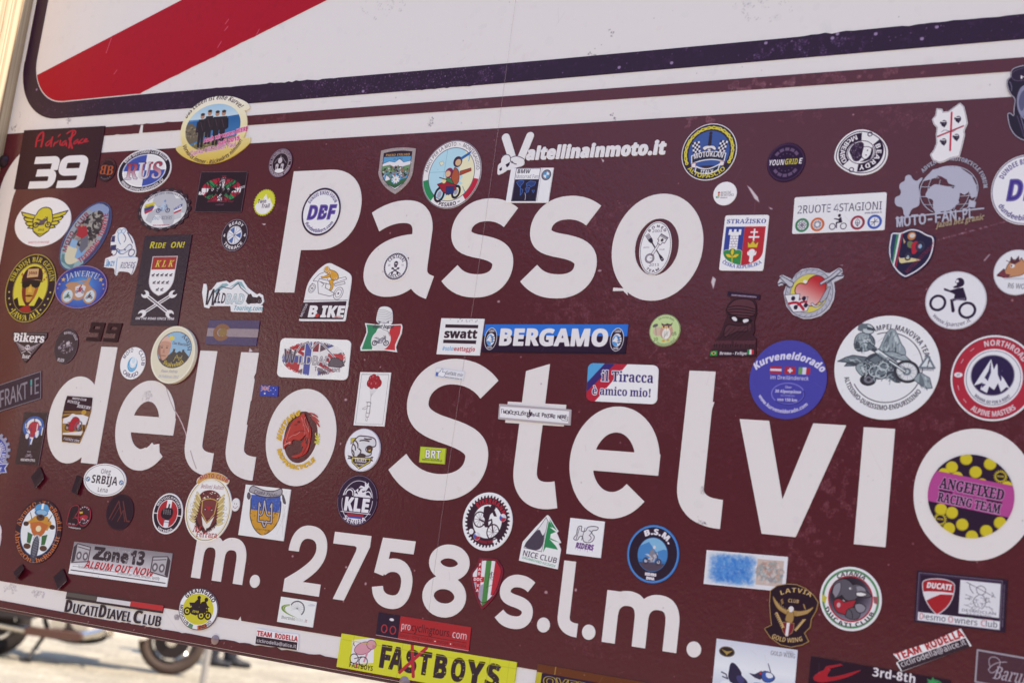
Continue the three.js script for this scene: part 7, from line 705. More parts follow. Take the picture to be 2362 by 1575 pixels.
st('oval_sticker', 'black ringed oval with red and white stripes behind a black fist', ['e', 0, 3, 1338, 1603, -92, 265], { bg: W, z: 0.2 }, (h) => { const y = h / 2, D = '#2d1a2a', R = '#b02a34'; c.save(); c.scale(1, h / 100); e(0, 0, 46, 46, D); e(0, 0, 35, 35, W); within(oval(0, 0, 33, 33), () => { r(-40, -40, 80, 80, W); r(-40, -40, 33, 80, R); r(9, -40, 40, 80, R); }); ln(-47, 2, -33, 2, 2.6, W); ln(33, 2, 47, 2, 2.6, W); b('M-22 4 Q-24 -8 -12 -12 L-2 -14 L0 -24 L4 -24 L4 -14 Q16 -16 18 -6 Q20 6 10 12 L8 18 L-6 18 L-8 12 Q-18 14 -22 4 Z', D); for (let i = 0; i < 4; i++) ln(-14 + i * 7, -10, -12 + i * 7, 2, 1, W); r(-5, 16, 14, 14, '#e6e4ea'); t('motoscoppiati', 4, 22, 3, '#5a4a60', { w: 24 }); c.restore(); a('MOTOSCOPPIATI', 37.5, y * 0.75, -66, 66, 7.6, W); a('VICENZA', 44.5, y * 0.9, 216, 144, 7.6, W); });
st('oval_sticker', 'tall white oval with golden wings around a shield, under an orange banner', ['e', 0, 3, 1622, 2032, -232, 336], { bg: '#f0eeec', z: 0.7, pad: 14, cut: (h) => { e(0, 0, 50, h / 2, '#fff'); zs([1722, -180, 1735, -222, 1790, -262, 1850, -280, 1930, -268, 1990, -230, 2014, -205, 2000, -175, 1970, -150, 1760, -140], '#fff'); } }, (h) => { const y = h / 2; eo(0, 0, 46.6, y - 4, 1.8, '#b89a52'); eo(0, 0, 44, y - 7, 0.6, '#d8c89a'); zs([1722, -180, 1740, -222, 1800, -268, 1860, -280, 1930, -268, 1990, -232, 2014, -205, 2000, -172, 1960, -190, 1900, -212, 1850, -216, 1790, -205, 1745, -165], '#cf9a54', '#f0e9dc', 1.4); let q = Z(1866, -150); a('MOTO CLUB', 46, 34, -40, 40, 8.6, '#a34660', { x: q[0], y: q[1] + 15 }); t('Belloni Sultan', 1, -y + 24, 8, '#7a2a3c', { f: 'serif', i: 0.2, w: 50, b: 0, r: -2 }); e(0, 4, 31, y * 0.66, '#e9dfd2'); b('M-26 -18 Q-24 -40 0 -42 Q24 -40 26 -18 L22 30 L0 52 L-22 30 Z', '#6b3034'); spots(90, 0, -24, 22, 14, ['#7c3f40', '#4f2026', '#e4dccf'], 2); const G = '#c9b070'; for (const s of [-1, 1]) for (let i = 0; i < 9; i++) { c.save(); c.translate(s * (22 + i * 0.4), -22 + i * 6.4); c.rotate(s * (-1.0 + i * 0.07)); e(s * 5, 0, 11 - i * 0.4, 2.6, i % 2 ? G : '#e2cf98'); eo(s * 5, 0, 11 - i * 0.4, 2.6, 0.5, '#8a7440'); c.restore(); } b('M-15 -18 Q0 -28 17 -20 L15 8 L2 28 L-13 8 Z', '#7a3a3c', '#c9a860', 2); moto(1, -4, 11, { k: '#5a2028', body: '#b02c36', rider: 0, hub: '#b9b0b8' }); b('M-12 14 L2 30 L16 12 L10 34 L2 44 L-6 34 Z', '#e9e4de'); t('anno', 3, 20, 4, '#3a2030', { i: 0.2, w: 9 }); for (let i = 0; i < 40; i++) { const w = rr(0.35, 2.8); p([24 * Math.cos(w), 36 * Math.sin(w) + 4, 30 * Math.cos(w + 0.1), 46 * Math.sin(w + 0.1) + 4, 25 * Math.cos(w + 0.16), 34 * Math.sin(w + 0.16) + 6], '#3a1a26'); } t('M', -18, 50, 14, '#a52c34', { f: 'serif', i: 0.2 }); t('Ferrara', 6, 58, 12, '#a52c34', { f: 'serif', w: 46, r: -4 }); for (const s of [-1, 1]) for (let i = 0; i < 3; i++) eo(s * (37 + (i % 2) * 3), -6 + i * 13, 3, 3.6, 0.5, '#a89c94'); });
st('round_sticker', 'tiny white smiley disc between the winged oval and the trident card', ['e', 0, 2, 2028, 2103, 1400, 1516], { bg: '#e9e5e6', z: 0.2, q: 2.4, wear: 0.3 }, () => { eo(0, 0, 48, 48, 2, '#c9c1c4'); ln(-12, -12, -12, -2, 4, '#5a3a40'); ln(14, -12, 14, -2, 4, '#5a3a40'); eo(2, 0, 28, 26, 3.4, '#5a3a40', 0, 0.25, 2.7); });
st('rectangular_sticker', 'white torn card with a blue and yellow trident shield under a ribbon', ['q', 0, 3, 2158, -164, 2550, -128, 2486, 332, 2090, 268], { bg: '#eceaea', z: 0.3, mat: 'thin' }, () => { const D = '#35242e'; const S = [2205, -80, 2205, 20, 2195, 100, 2215, 180, 2250, 240, 2305, 278, 2390, 225, 2440, 150, 2460, 60, 2462, -60]; zs(S, D, D, 4); c.save(); const q = zz(S); c.beginPath(); q.forEach((_, i) => { if (i % 2 === 0) (i ? c.lineTo(q[i], q[i + 1]) : c.moveTo(q[i], q[i + 1])); }); c.clip(); r(-50, -60, 100, 58, '#3f5ab0'); const m = Z(2310, 62); r(-50, m[1], 100, 70, '#cf952e'); spots(200, 0, 8, 40, 46, ['rgba(40,30,70,.25)', 'rgba(220,190,120,.2)'], 2); c.restore(); const T = '#b9b4bc'; for (const f of [[K, 5.5], [T, 2.6]]) { zp([2265, 150, 2275, -10, 2285, 20], 0, f[0], f[1], 1); zp([2380, 165, 2385, 0, 2372, 30], 0, f[0], f[1], 1); zs([2265, 150, 2320, 160, 2380, 165], 0, f[0], f[1], 1); zs([2320, -25, 2312, 60, 2290, 110, 2270, 90], 0, f[0], f[1], 1); zs([2322, -25, 2332, 60, 2350, 115, 2380, 100], 0, f[0], f[1], 1); zs([2300, 150, 2312, 200, 2325, 200, 2340, 155], 0, f[0], f[1], 1); } zs([2180, -110, 2210, -160, 2240, -150, 2330, -110, 2420, -110, 2470, -140, 2480, -100, 2460, -60, 2380, -55, 2290, -62, 2215, -95], '#a9a3ab', D, 1.6); zs([2180, -110, 2165, -60, 2185, -30, 2205, -70], '#5d5560', D, 1); zs([2475, -100, 2500, -40, 2510, 10, 2480, -10], '#5d5560', D, 1); let v = Z(2335, -75); t('Слава Україні', v[0], v[1], 8, '#2a2030', { f: 'sans', b: 0, i: 0.2, w: 58, r: 3 }); v = Z(2350, -105); t('Glory to Ukraine', v[0], v[1], 3.4, '#2a2030', { b: 0, w: 28 }); v = Z(2305, 232); t('Poltava Motoclub', v[0], v[1], 3.4, '#4a3520', { i: 0.3, b: 0, w: 30 }); for (let i = 0; i < 12; i++) ln(rr(30, 48), rr(-50, 50), rr(30, 48), rr(-50, 50), 0.5, '#cfcacc'); });
st('oval_sticker', 'dark plum round sticker with a notched white chain wheel around a black cyclist', ['e', 1, 3, 1853, 2288, -100, 410], { bg: '#f0eef0', z: 0.2 }, () => { const D = '#3a1f30'; gear(0, 0, 41, 45, 40, D); for (let i = 0; i < 40; i++) { const w = (i + 0.28) / 40 * 2 * PI; e(45.4 * Math.cos(w + 0.1), 45.4 * Math.sin(w + 0.1), 2.3, 2.3, '#f0eef0'); } e(0, 0, 29, 29, '#f0eef0'); for (const [x, y] of [[-30, 20], [20, 31]]) e(x, y, 5, 5, '#f0eef0'); a('BIKERMANN', 31, 31, -48, 66, 9, '#c2283c', { o: '#5a1a2c', ow: 0.8 }); a('BIKERMANN TEAM', 38, 38, 212, 152, 4.6, '#c2283c'); eo(-16, -2, 12, 13, 2, D); eo(14, 17, 12, 13, 2, D); for (let i = 0; i < 10; i++) { const w = i * PI / 5; ln(-16, -2, -16 + 11 * Math.cos(w), -2 + 12 * Math.sin(w), 0.4, D); ln(14, 17, 14 + 11 * Math.cos(w), 17 + 12 * Math.sin(w), 0.4, D); } p([-16, -2, -4, 2, 8, -4, 14, 17], 0, D, 2.4, 1); p([-8, 6, 4, 8, 10, 0], 0, D, 2, 1); p([-10, -24, -2, -27, 12, -20, 18, -10, 12, -10, 8, -16, 4, -12, 2, 0, 4, 10, -4, 10, -6, -4, -10, -8], D); e(8, -25, 5.4, 5, D); for (const [x, y] of [[30, -9], [-17, 27]]) { e(x, y, 7, 7, '#d8d4dc'); within(oval(x, y, 6.4, 6.4), () => { r(x - 8, y, 16, 8, '#b83444'); p([x - 8, y - 8, x, y, x - 8, y + 8], '#4a5ab0'); }); e(x - 2, y - 3, 3, 2, 'rgba(255,255,255,.5)'); } });
st('cutout_sticker', 'white house-shaped cut-out with a green half pine beside a dark mountain', ['q', 2, 3, 200, 95, 545, 110, 490, 575, 140, 500], { bg: '#efedee', cut: () => zp([395, 100, 412, 112, 450, 180, 490, 240, 475, 255, 512, 340, 490, 345, 512, 400, 483, 572, 148, 495, 180, 335, 290, 210], '#fff', '#fff', 1) }, () => { zp([385, 120, 330, 200, 300, 235, 210, 340, 190, 385, 345, 420, 400, 150], '#e6e3e6', '#4a3f50', 1); zs([190, 385, 205, 345, 290, 245, 325, 220, 340, 250, 355, 285, 370, 260, 375, 240, 347, 420], '#4d4253'); zp([408, 150, 425, 170, 440, 210, 415, 205, 470, 245, 485, 240, 425, 265, 420, 300, 505, 340, 440, 320, 410, 305, 470, 370, 488, 402, 382, 380, 358, 425, 372, 330], '#2f8a56'); zp([412, 130, 445, 180, 480, 235, 440, 205], '#2f8a56'); let q = Z(175, 452); t('NICE CLUB', q[0], q[1] - 1, 13, '#43364a', { a: 'l', w: 88, b: 0, r: 5.5, o: '#43364a', ow: 0.5 }); c.save(); q = Z(318, 508); c.translate(q[0], q[1]); c.rotate(0.13); c.scale(1, -1); t('SNOWBOARD-VICENZA', 0, 3, 6, '#3a8a62', { w: 86, b: 0 }); c.restore(); });
st('rectangular_sticker', 'white square card with grey graffiti initials over a purple tagged word', ['q', 2, 3, 597, 122, 898, 157, 862, 474, 560, 437], { bg: '#f0eef1' }, () => { const D = '#4a404e'; zs([-26, -24, -12, -28, -16, -10, 0, -12, 2, -26, 22, -30, 36, -28, 30, -18, 18, -18, 16, -8, 28, 0, 20, 18, 0, 20, -6, 14, -8, 2, -18, 4, -20, 16, -34, 16, -32, 6, -26, 2].map((v, i) => v).reduce((o, v, i, s) => { if (i % 2 === 0) { const w = fr.cm(s[i], s[i + 1] - 6); o.push(...inv(w)); } return o; }, []), '#e6e3e8', D, 2); p([-20, -26, -26, 8], 0, D, 1.6, 1); p([-4, -28, -10, 8], 0, D, 1.6, 1); b('M8 -22 Q22 -20 10 -8 Q24 -2 10 8', 0, D, 1.6); t('RIDERS', 0, 32, 15, '#6a2f86', { i: 0.1, w: 52, r: 2, o: '#4a2060', ow: 1.4 }); for (let i = 0; i < 8; i++) ln(-24 + i * 7, 30, -25 + i * 7, 36 + (i % 3) * 2, 0.8, '#8a5aa0'); });
st('round_sticker', 'blue rimmed dark disc with a grey motorcyclist under three dotted initials', ['e', 2, 3, 1092, 1548, 185, 695], { bg: '#3f7ac4', z: 0.2 }, () => { e(0, 0, 46, 46, '#2c1a30'); eo(0, 0, 47.5, 47.5, 0.8, '#6aa0dc'); e(-0.5, 1, 29, 29.6, '#3c78b8'); within(oval(-0.5, 1, 28, 28.6), () => { r(-30, -30, 60, 26, '#86b8dc'); p([-30, -10, -10, -20, 6, -4, 20, -10, 30, -8, 30, 10, -30, 10], '#4a86c4'); p([-30, 16, 30, 14, 30, 40, -30, 40], '#55485a'); }); moto(0, 6, 19, { k: '#453a4c', body: '#b9b4be', rider: '#8a8490', head: '#d8d4da', shine: W, hub: '#bdb8c2' }); a('B.S.M.', 34, 34, -34, 56, 9.6, '#e9e3ea', { o: '#e9e3ea', ow: 1 }); t('RIDERS', 0, 37.4, 4.6, '#e9e3ea', { w: 22, o: '#e9e3ea', ow: 0.7 }); t('ENNA', 0, 44, 4.6, '#e9e3ea', { w: 16, o: '#e9e3ea', ow: 0.7 }); });
st('rectangular_sticker', 'white strip with a blurry smeared blue ink field right of the initials disc', ['q', 2, 3, 1793, 400, 2500, 470, 2478, 766, 1762, 705], { bg: '#e4e2e8', mat: 'gloss', z: 0.1 }, (h) => { const y = h / 2; for (let i = 0; i < 2600; i++) { const x = rr(-46, 13), q = rr(-y * 0.9, y * 0.9), d = Math.min(1, Math.max(0, Math.min(x + 47, 15 - x) / 16)) * Math.min(1, Math.max(0, (y * 0.92 - Math.abs(q)) / 8)); e(x, q, rr(1.4, 3.6), rr(0.8, 2.2), `rgba(${[44, 62, 92][i % 3]},${[104, 128, 156][i % 3]},${[196, 206, 222][i % 3]},${(0.26 * d * rr(0.3, 1)).toFixed(3)})`, rr(0, 3)); } r(14, -y * 0.74, 32, h * 0.74, '#cbb7ae'); spots(240, 30, 0, 16, y * 0.6, ['rgba(190,140,120,.4)', 'rgba(140,170,180,.4)', 'rgba(220,210,206,.5)', 'rgba(150,120,116,.3)'], 3); });
st('shield_sticker', 'narrow pointed shield with red, white and green stripes beside the numeral 8', ['q', 1, 3, 1950, 470, 2235, 485, 2180, 935, 1895, 925], { bg: '#7a1f34', z: 0.4, cut: () => zs([2000, 470, 2010, 470, 2165, 482, 2170, 510, 2212, 560, 2205, 640, 2150, 800, 2035, 925, 2015, 920, 1955, 780, 1925, 640, 1925, 600, 1975, 545, 1990, 500], '#fff') }, () => { const S = [2010, 490, 2155, 498, 2160, 520, 2195, 565, 2188, 640, 2138, 790, 2025, 895, 1968, 770, 1940, 640, 1942, 605, 1990, 550]; c.save(); const q = zz(S); c.beginPath(); q.forEach((_, i) => { if (i % 2 === 0) (i ? c.lineTo(q[i], q[i + 1]) : c.moveTo(q[i], q[i + 1])); }); c.closePath(); c.clip(); r(-50, -90, 110, 180, '#e9e5e9'); zp([1995, 480, 2025, 480, 2000, 860, 1960, 860], '#b8283a'); zp([1930, 640, 2045, 640, 2040, 685, 1930, 685], '#b8283a'); zp([2065, 480, 2112, 480, 2060, 920, 2015, 920], '#4f8a4a'); zp([2145, 480, 2215, 480, 2180, 800, 2100, 800], '#b8283a'); zp([1930, 685, 1975, 685, 1960, 800], '#a9a4b6'); zp([2000, 720, 2040, 700, 2020, 900, 1990, 860], '#a9a4b6'); c.restore(); zs(S, 0, '#4a1226', 2); for (const [g, x, y] of [['P', 2007, 545], ['A', 2003, 585], ['D', 1998, 622], ['V', 1988, 725], ['A', 1982, 768]]) { const v = Z(x, y); t(g, v[0], v[1], 9, W); } const v = Z(1987, 674); t('DOC', v[0], v[1], 10, W, { w: 27 }); spots(40, Z(2112, 630)[0], Z(2112, 630)[1], 9, 14, ['#4a3c40', '#6a5c5c'], 1.6); zp([2065, 740, 2090, 610, 2120, 600], 0, '#4a3c40', 1, 1); zp([2070, 725, 2130, 705], 0, '#4a3c40', 1, 1); });
st('rectangular_sticker', 'silver banner with grunge title, red slanted line and two drawn boombox speakers', ['q', 0, 3, 655, 330, 1513, 435, 1463, 728, 602, 610], { bg: '#d5d1d6', z: 0.2 }, (h) => { const y = h / 2, D = '#3d3038'; r(-60, -y, 120, h * 0.62, grad(0, -y, 0, y * 0.2, '#8b838a', '#cfcacf')); r(-60, y - 10, 120, 12, '#eceaec'); t('Z', -22, -2, 12.5, D, { w: 11, o: D, ow: 1.4 }); t('one', -4.6, -2, 12, D, { w: 26, o: D, ow: 1.4 }); t('13', 17, -2, 13, D, { w: 14.6, o: D, ow: 1.4 }); spots(60, 0, -8, 26, 7, ['rgba(200,194,200,.8)'], 0.7); t('ALBUM OUT NOW', 0, 8.2, 7.4, '#b42632', { i: 0.25, w: 70, o: '#d9cfd2', ow: 1 }); t('ALBUM OUT NOW', 0, 8.2, 7.4, '#b42632', { i: 0.25, w: 70 }); for (const s of [-1, 1]) { c.save(); c.translate(s * 40, s < 0 ? -4 : -2); c.scale(s, 1); p([-8, -9, 6, -11, 9, -7, 9, 9, -8, 6], '#b9b3b9', '#4a3c46', 1); p([6, -11, 9, -7, 9, 9, 6, 7], '#4a3c46'); for (const x of [-4.4, 2.4]) { e(x, 1, 2.8, 4.4, '#6a5f68'); e(x, 1, 1.4, 2.4, '#cfc9cf'); } ln(-7, -6, 5, -8, 0.8, '#4a3c46'); c.restore(); } ln(-47, y - 8.2, -41, y - 8.2, 0.3, D); t('facebook.com/Zone13sound', -26, y - 7, 2.6, D, { b: 0, w: 30 }); t('Erhältlich bei iTunes, Amazon, Spotify', 21, y - 6, 2.8, D, { b: 0, w: 42 }); ln(-11, y - 8, 0, y - 8, 0.3, D); ln(-48, y - 4, 48, y - 3.6, 0.9, D); });
st('lettering_decal', 'cut lettering under a dark, white and red bar on the lower white line', ['q', 0, 3, 585, 758, 1445, 885, 1405, 1100, 540, 965], { bg: '#35232c', cut: 'art', z: 0.1, wear: 0, q: 1.9 }, (h) => { const y = h / 2, D = '#3a2a33'; r(-49, -y + 0.6, 98, 8, D); r(-48.6, -y + 1.6, 31, 4.4, '#5d5550'); r(-17, -y + 1.8, 34, 5, '#dcd6d8'); r(17, -y + 1, 32, 5.8, '#c03238'); r(-48.6, -y + 6.4, 97, 0.7, D); const Y = y - 3.2; t('D', -49, Y, 12.8, D, { a: 'l', w: 8.4 }); t('UCATI', -40, Y, 9.6, D, { a: 'l', w: 26, b: 0 }); t('D', -13.4, Y, 12.8, D, { a: 'l', w: 8.2 }); t('IAVEL', -4.6, Y, 9.6, D, { a: 'l', w: 25, b: 0 }); t('C', 21.6, Y, 12.8, D, { a: 'l', w: 9 }); t('LUB', 31.4, Y, 9.6, D, { a: 'l', w: 18, b: 0 }); });
st('round_sticker', 'white ringed yellow disc of two dark riders on one motorcycle', ['e', 0, 3, 1568, 1912, 737, 1105], { bg: '#f0eef0', z: 0.4 }, () => { const D = '#2f1c28'; eo(0, 0, 49.2, 49.2, 1.6, D); e(0, 0, 39, 37, '#d2c838'); c.lineWidth = 9; c.lineCap = 'butt'; for (const [f, a0, a1] of [['#5f8a6a', 1.98, 1.72], ['#e9e5e8', 1.72, 1.44], ['#c8643c', 1.44, 0.9]]) { c.strokeStyle = f; c.beginPath(); c.arc(0, 0, 43.6, a0, a1, true); c.stroke(); } a('GIRAINGIRO', 38.6, 39, -58, 60, 9.6, D, { o: D, ow: 0.5 }); a('MOTOCLUB', 46.6, 46.6, 276, 206, 7.6, D); a('INZAGO', 46.6, 46.6, 168, 122, 7.6, D); for (const [x, y] of [[-27, 9], [10, 14], [27, 12]]) { eo(x, y, 7.4, 8, 3.6, D); e(x, y, 2.8, 3, D); } p([-24, 2, -12, -6, 0, -4, 14, -8, 24, -2, 20, 6, 6, 10, -4, 16, -16, 14], D); p([-24, -12, -12, -14, -6, -22, 2, -24, 4, -12, 0, -2, -14, 0], D); p([2, -8, 6, -18, 16, -22, 22, -12, 28, -8, 20, -6, 10, 2, 2, 6], D); e(-2, -27, 4.4, 4.8, D); e(17, -25, 4.6, 5, D); ln(22, -8, 28, 10, 2.6, D); ln(-24, -12, -20, -4, 2, D); t('2010', -6, 9, 5.4, '#d2c838', { w: 17, i: 0.1 }); });
st('rectangular_sticker', 'small white card with a bicycle wheel and green road swoosh', ['q', 1, 3, 265, 812, 575, 858, 541, 1083, 228, 1031], { bg: '#ececea' }, () => { eo(0, -9, 20, 21, 2.2, '#35303a', 0, -2.7, 0.75); eo(0, -9, 18, 19, 0.8, '#8d8a92', 0, -2.9, 0.8); for (let i = 0; i < 18; i++) { const w = i * PI / 9; if (w > 0.9 && w < 2.5) continue; ln(0, -9, 17.6 * Math.cos(w), -9 + 18.6 * Math.sin(w), 0.35, '#7d7a82'); } e(0, -9, 1.6, 1.6, '#35303a'); b('M-22 -18 Q-56 -12 -38 4 Q-20 14 4 16 Q-26 8 -32 0 Q-38 -10 -22 -14 Z', '#7a9440'); b('M-24 -15 Q-46 -10 -34 0 Q-24 8 -8 12', 0, '#ececea', 1); t('Bormio', -40, 24, 8.6, '#5c564e', { a: 'l', f: 'serif', b: 0, w: 40 }); t('Bike', 1, 24, 8.6, '#c9c7c6', { a: 'l', f: 'serif', b: 0, w: 21 }); t('.it', 23, 24, 8.6, '#a04a4a', { a: 'l', f: 'serif', b: 0, w: 10 }); e(40, -25, 8, 3, '#cfcfd6'); e(34, -23, 6, 2.4, '#d5d5dc'); });
const rodella = (n) => [(h) => { const y = h / 2; p([-48, -y + 2, 0, -y + 4, 48, -y + 1, 50, y - 1, -49, y, -50, y * 0.1, -44, 0], '#fff', '#fff', 2); }, (h) => { const y = h / 2, R = '#b22a30', D = '#35232f'; r(-48.5, 0.5, 97, y, D); t('TEAM', -29, -2, 10.5, R, { b: 0, w: 36, o: R, ow: 1.2 }); t('RODELLA', 21.5, -2, 11.6, R, { f: 'sans', w: 54, o: R, ow: 0.8 }); r(-50, -1.2, 100, 1.4, '#efecee'); t('ciclirodella@alice.it', 0, y - 4.6, 8.2, '#e4dfe2', { b: 0, w: 93 }); }];
{ const [cut, art] = rodella(); st('cutout_sticker', 'red team lettering over dark address strip, level on the lower white line', ['q', 1, 3, 50, 1086, 420, 1143, 408, 1280, 35, 1222], { bg: '#efecee', cut, z: 0.4 }, art, 'red team name stickers'); st('cutout_sticker', 'red team lettering over dark address strip, tilted steeply at lower right', ['q', 3, 3, 1205, 1310, 1815, 1088, 1895, 1248, 1285, 1462], { bg: '#efecee', cut, z: 0.4 }, art, 'red team name stickers'); }
st('rectangular_sticker', 'long red web address banner with a dark square of two red wheels', ['q', 1, 3, 1118, 950, 1930, 1080, 1905, 1290, 1095, 1150], { bg: '#ae2730', z: 0.1 }, (h) => { const y = h / 2; r(-60, -y - 1, 34.6, h + 2, '#2a1330'); eo(-41.6, 4, 3, 4.2, 1.2, '#b2323c'); eo(-32, 4, 3, 4.2, 1.2, '#b2323c'); e(-34.6, -7, 2.6, 1.6, '#e6e0e6'); t('pro', -23.6, 1.2, 7.6, '#ddd0d4', { a: 'l', b: 0, w: 10.6 }); t('cyclingtours.', -12.4, 1.2, 7.6, '#4a1620', { a: 'l', b: 0, w: 43, o: '#4a1620', ow: 0.3 }); t('com', 31.4, 1.2, 7.6, '#ddd0d4', { a: 'l', b: 0, w: 15.6 }); ln(-24, 4.4, 47, 4.4, 0.7, '#5a1a24'); t('luxury cycling holidays', -24, 9.4, 3.8, '#4a1620', { a: 'l', b: 0, w: 36 }); t('europe', 16.6, 9.4, 3.8, '#4a1620', { a: 'l', b: 0, w: 12 }); t('australia', 33, 9.4, 3.8, '#4a1620', { a: 'l', b: 0, w: 14 }); e(14.4, 8.2, 0.7, 0.7, W); e(30.8, 8.2, 0.7, 0.7, W); ln(-50, y - 0.4, 50, y - 0.4, 0.7, '#d0a8ac'); });
st('rectangular_sticker', 'bright yellow banner with a pink pig cyclist and crossed-out stencil capitals', ['q', 1, 3, 798, 1130, 2328, 1388, 2290, 1700, 748, 1428], { bg: '#d8d632', z: 0.5, q: 1.5, mat: 'thin' }, (h) => { const y = h / 2, D = '#33202c'; p([-43, -7, -30, -10.5, -28.5, 4, -41.6, 7], '#e9e5e8'); e(-35.6, -3.4, 5.6, 3.4, '#d89aa8', -0.5); eo(-35.6, -3.4, 5.6, 3.4, 0.3, '#6a3a48', -0.5); e(-31.2, -6.2, 2.8, 2.6, '#d89aa8'); eo(-31.2, -6.2, 2.8, 2.6, 0.3, '#6a3a48'); e(-29.6, -5.2, 1, 1.2, '#c87f90'); ln(-33, -1, -34, 4, 1.1, '#d08c9c'); eo(-40.2, 3.4, 2.5, 2.7, 0.45, D); eo(-34.6, 4.2, 2.5, 2.7, 0.45, D); ln(-40, 3.4, -36, 1.6, 0.4, D); b('M-41 -4 q-1.4 -1 -0.6 -1.8', 0, '#6a3a48', 0.4); t('FASTBOYS', -35.4, 8.6, 2.9, D, { w: 14.4 }); t('x', -38, 8.4, 3.4, '#b8283a', { w: 2 }); t('CYCLING CLUB', -35, 10.6, 0.8, D, { w: 14.6, b: 0 });
  const G = 'FASTBOYS', X = [-22.2, -15.4, -7, 0.8, 9.6, 19.6, 29, 38.4], Wd = [7.2, 7.4, 7, 6.6, 8, 8.4, 8.4, 8]; [...G].forEach((g, i) => t(g, X[i], 5 + i * 0.05, 12.2, D, { w: Wd[i], o: D, ow: 1.1 })); for (let i = 0; i < 90; i++) { const x = rr(-25, 44), q = rr(-8, 6); p([x, q, x + rr(0.3, 1.2), q + rr(-0.4, 0.4), x + rr(0, 0.6), q + rr(0.3, 0.9)], '#d8d632'); } ln(-8, -11, -4.6, 7.6, 1.8, '#b8263a'); ln(0.4, -9.4, -12.6, 6.6, 1.8, '#b8263a'); for (const x of [-42, -13, 36]) ln(x, -y, x - 1, y, 0.25, '#b9b82a'); ln(-50, -y + 3.4, 50, -y + 3.6, 0.3, '#bcbb2c'); r(46, -y, 0.3, h, '#c6c430'); });
st('rectangular_sticker', 'brown taped banner with yellow outline capitals cut by the bottom edge', ['q', 2, 3, 312, 1397, 1290, 1570, 1262, 1790, 285, 1610], { bg: '#2c1430', z: 0.2, mat: 'gloss' }, (h) => { const y = h / 2; r(-50, -y, 6, h, '#c2b431'); r(-45, -y + 7.6, 100, h, '#2a1238'); r(-60, -y - 1, 120, 8.4, '#6a351c'); r(-33.6, -y, 0.8, 7, '#b08a3c'); t('OVERLAND', -2, -y + 17.6, 7.6, null, { w: 82, b: 0, o: '#c2a83c', ow: 1.4 }); t('OVERLAND', -2, -y + 17.6, 7.6, '#2a1238', { w: 82, b: 0, o: '#2a1238', ow: 0.4 }); });
st('rectangular_sticker', 'pale blue-white card with touring motorcycles and a small winged oval at bottom', ['q', 2, 3, 1875, 1175, 2590, 1282, 2545, 1740, 1838, 1630], { bg: '#d9dbe6', r: 0.6, mat: 'gloss' }, (h) => { const y = h / 2; r(-60, -y, 120, h, grad(0, -y, 0, y, '#d3d6e4', '#eceef4', '#c9d0e2')); e(-35.6, -y + 14.4, 9.8, 6.4, '#2c2028'); eo(-35.6, -y + 14.4, 9, 5.6, 0.6, '#8a7448'); p([-43, -y + 12, -35.6, -y + 14, -28, -y + 12, -34, -y + 17, -35.6, -y + 19, -37, -y + 17], '#b0904c'); t('HONDA', 41, -y + 5.4, 2.6, '#8a8796', { w: 9, f: 'serif', b: 0 }); t('GOLD WING', 33, -y + 10.4, 5, '#4a4858', { w: 30, f: 'serif', b: 0 }); zs([1985, 1460, 1995, 1395, 2025, 1385, 2060, 1420, 2100, 1480, 2090, 1500, 2140, 1540, 2160, 1590, 2080, 1610, 2010, 1580, 1975, 1520], '#2c2444'); zs([2040, 1500, 2100, 1500, 2130, 1560, 2070, 1580], '#453f74'); zp([1920, 1470, 1960, 1490, 1975, 1530, 1930, 1510], 0, '#4a4458', 1.4, 1); zs([1890, 1570, 1960, 1530, 2060, 1600, 1960, 1640], '#e9ebf2'); zp([2160, 1480, 2210, 1490, 2270, 1460, 2300, 1500, 2260, 1540, 2210, 1520], '#3a3450'); zs([2270, 1460, 2350, 1470, 2400, 1530, 2330, 1570, 2270, 1540], '#3e5aa8', '#2c3054', 1); zs([2300, 1475, 2360, 1480, 2380, 1520, 2320, 1530], '#e6e8f0'); zp([2330, 1400, 2350, 1470], 0, '#3a3450', 1, 1); const q = Z(2262, 1482); e(q[0], q[1], 1.6, 1.6, '#b03040'); zs([2180, 1560, 2260, 1560, 2340, 1600, 2260, 1620], '#9fb0d0'); });
const crest = [140, 760, 200, 715, 290, 700, 370, 705, 450, 740, 520, 800, 560, 860, 545, 930, 500, 1010, 490, 1080, 440, 1130, 478, 1205, 420, 1235, 320, 1255, 230, 1235, 140, 1170, 85, 1090, 150, 1060, 140, 980, 132, 870];
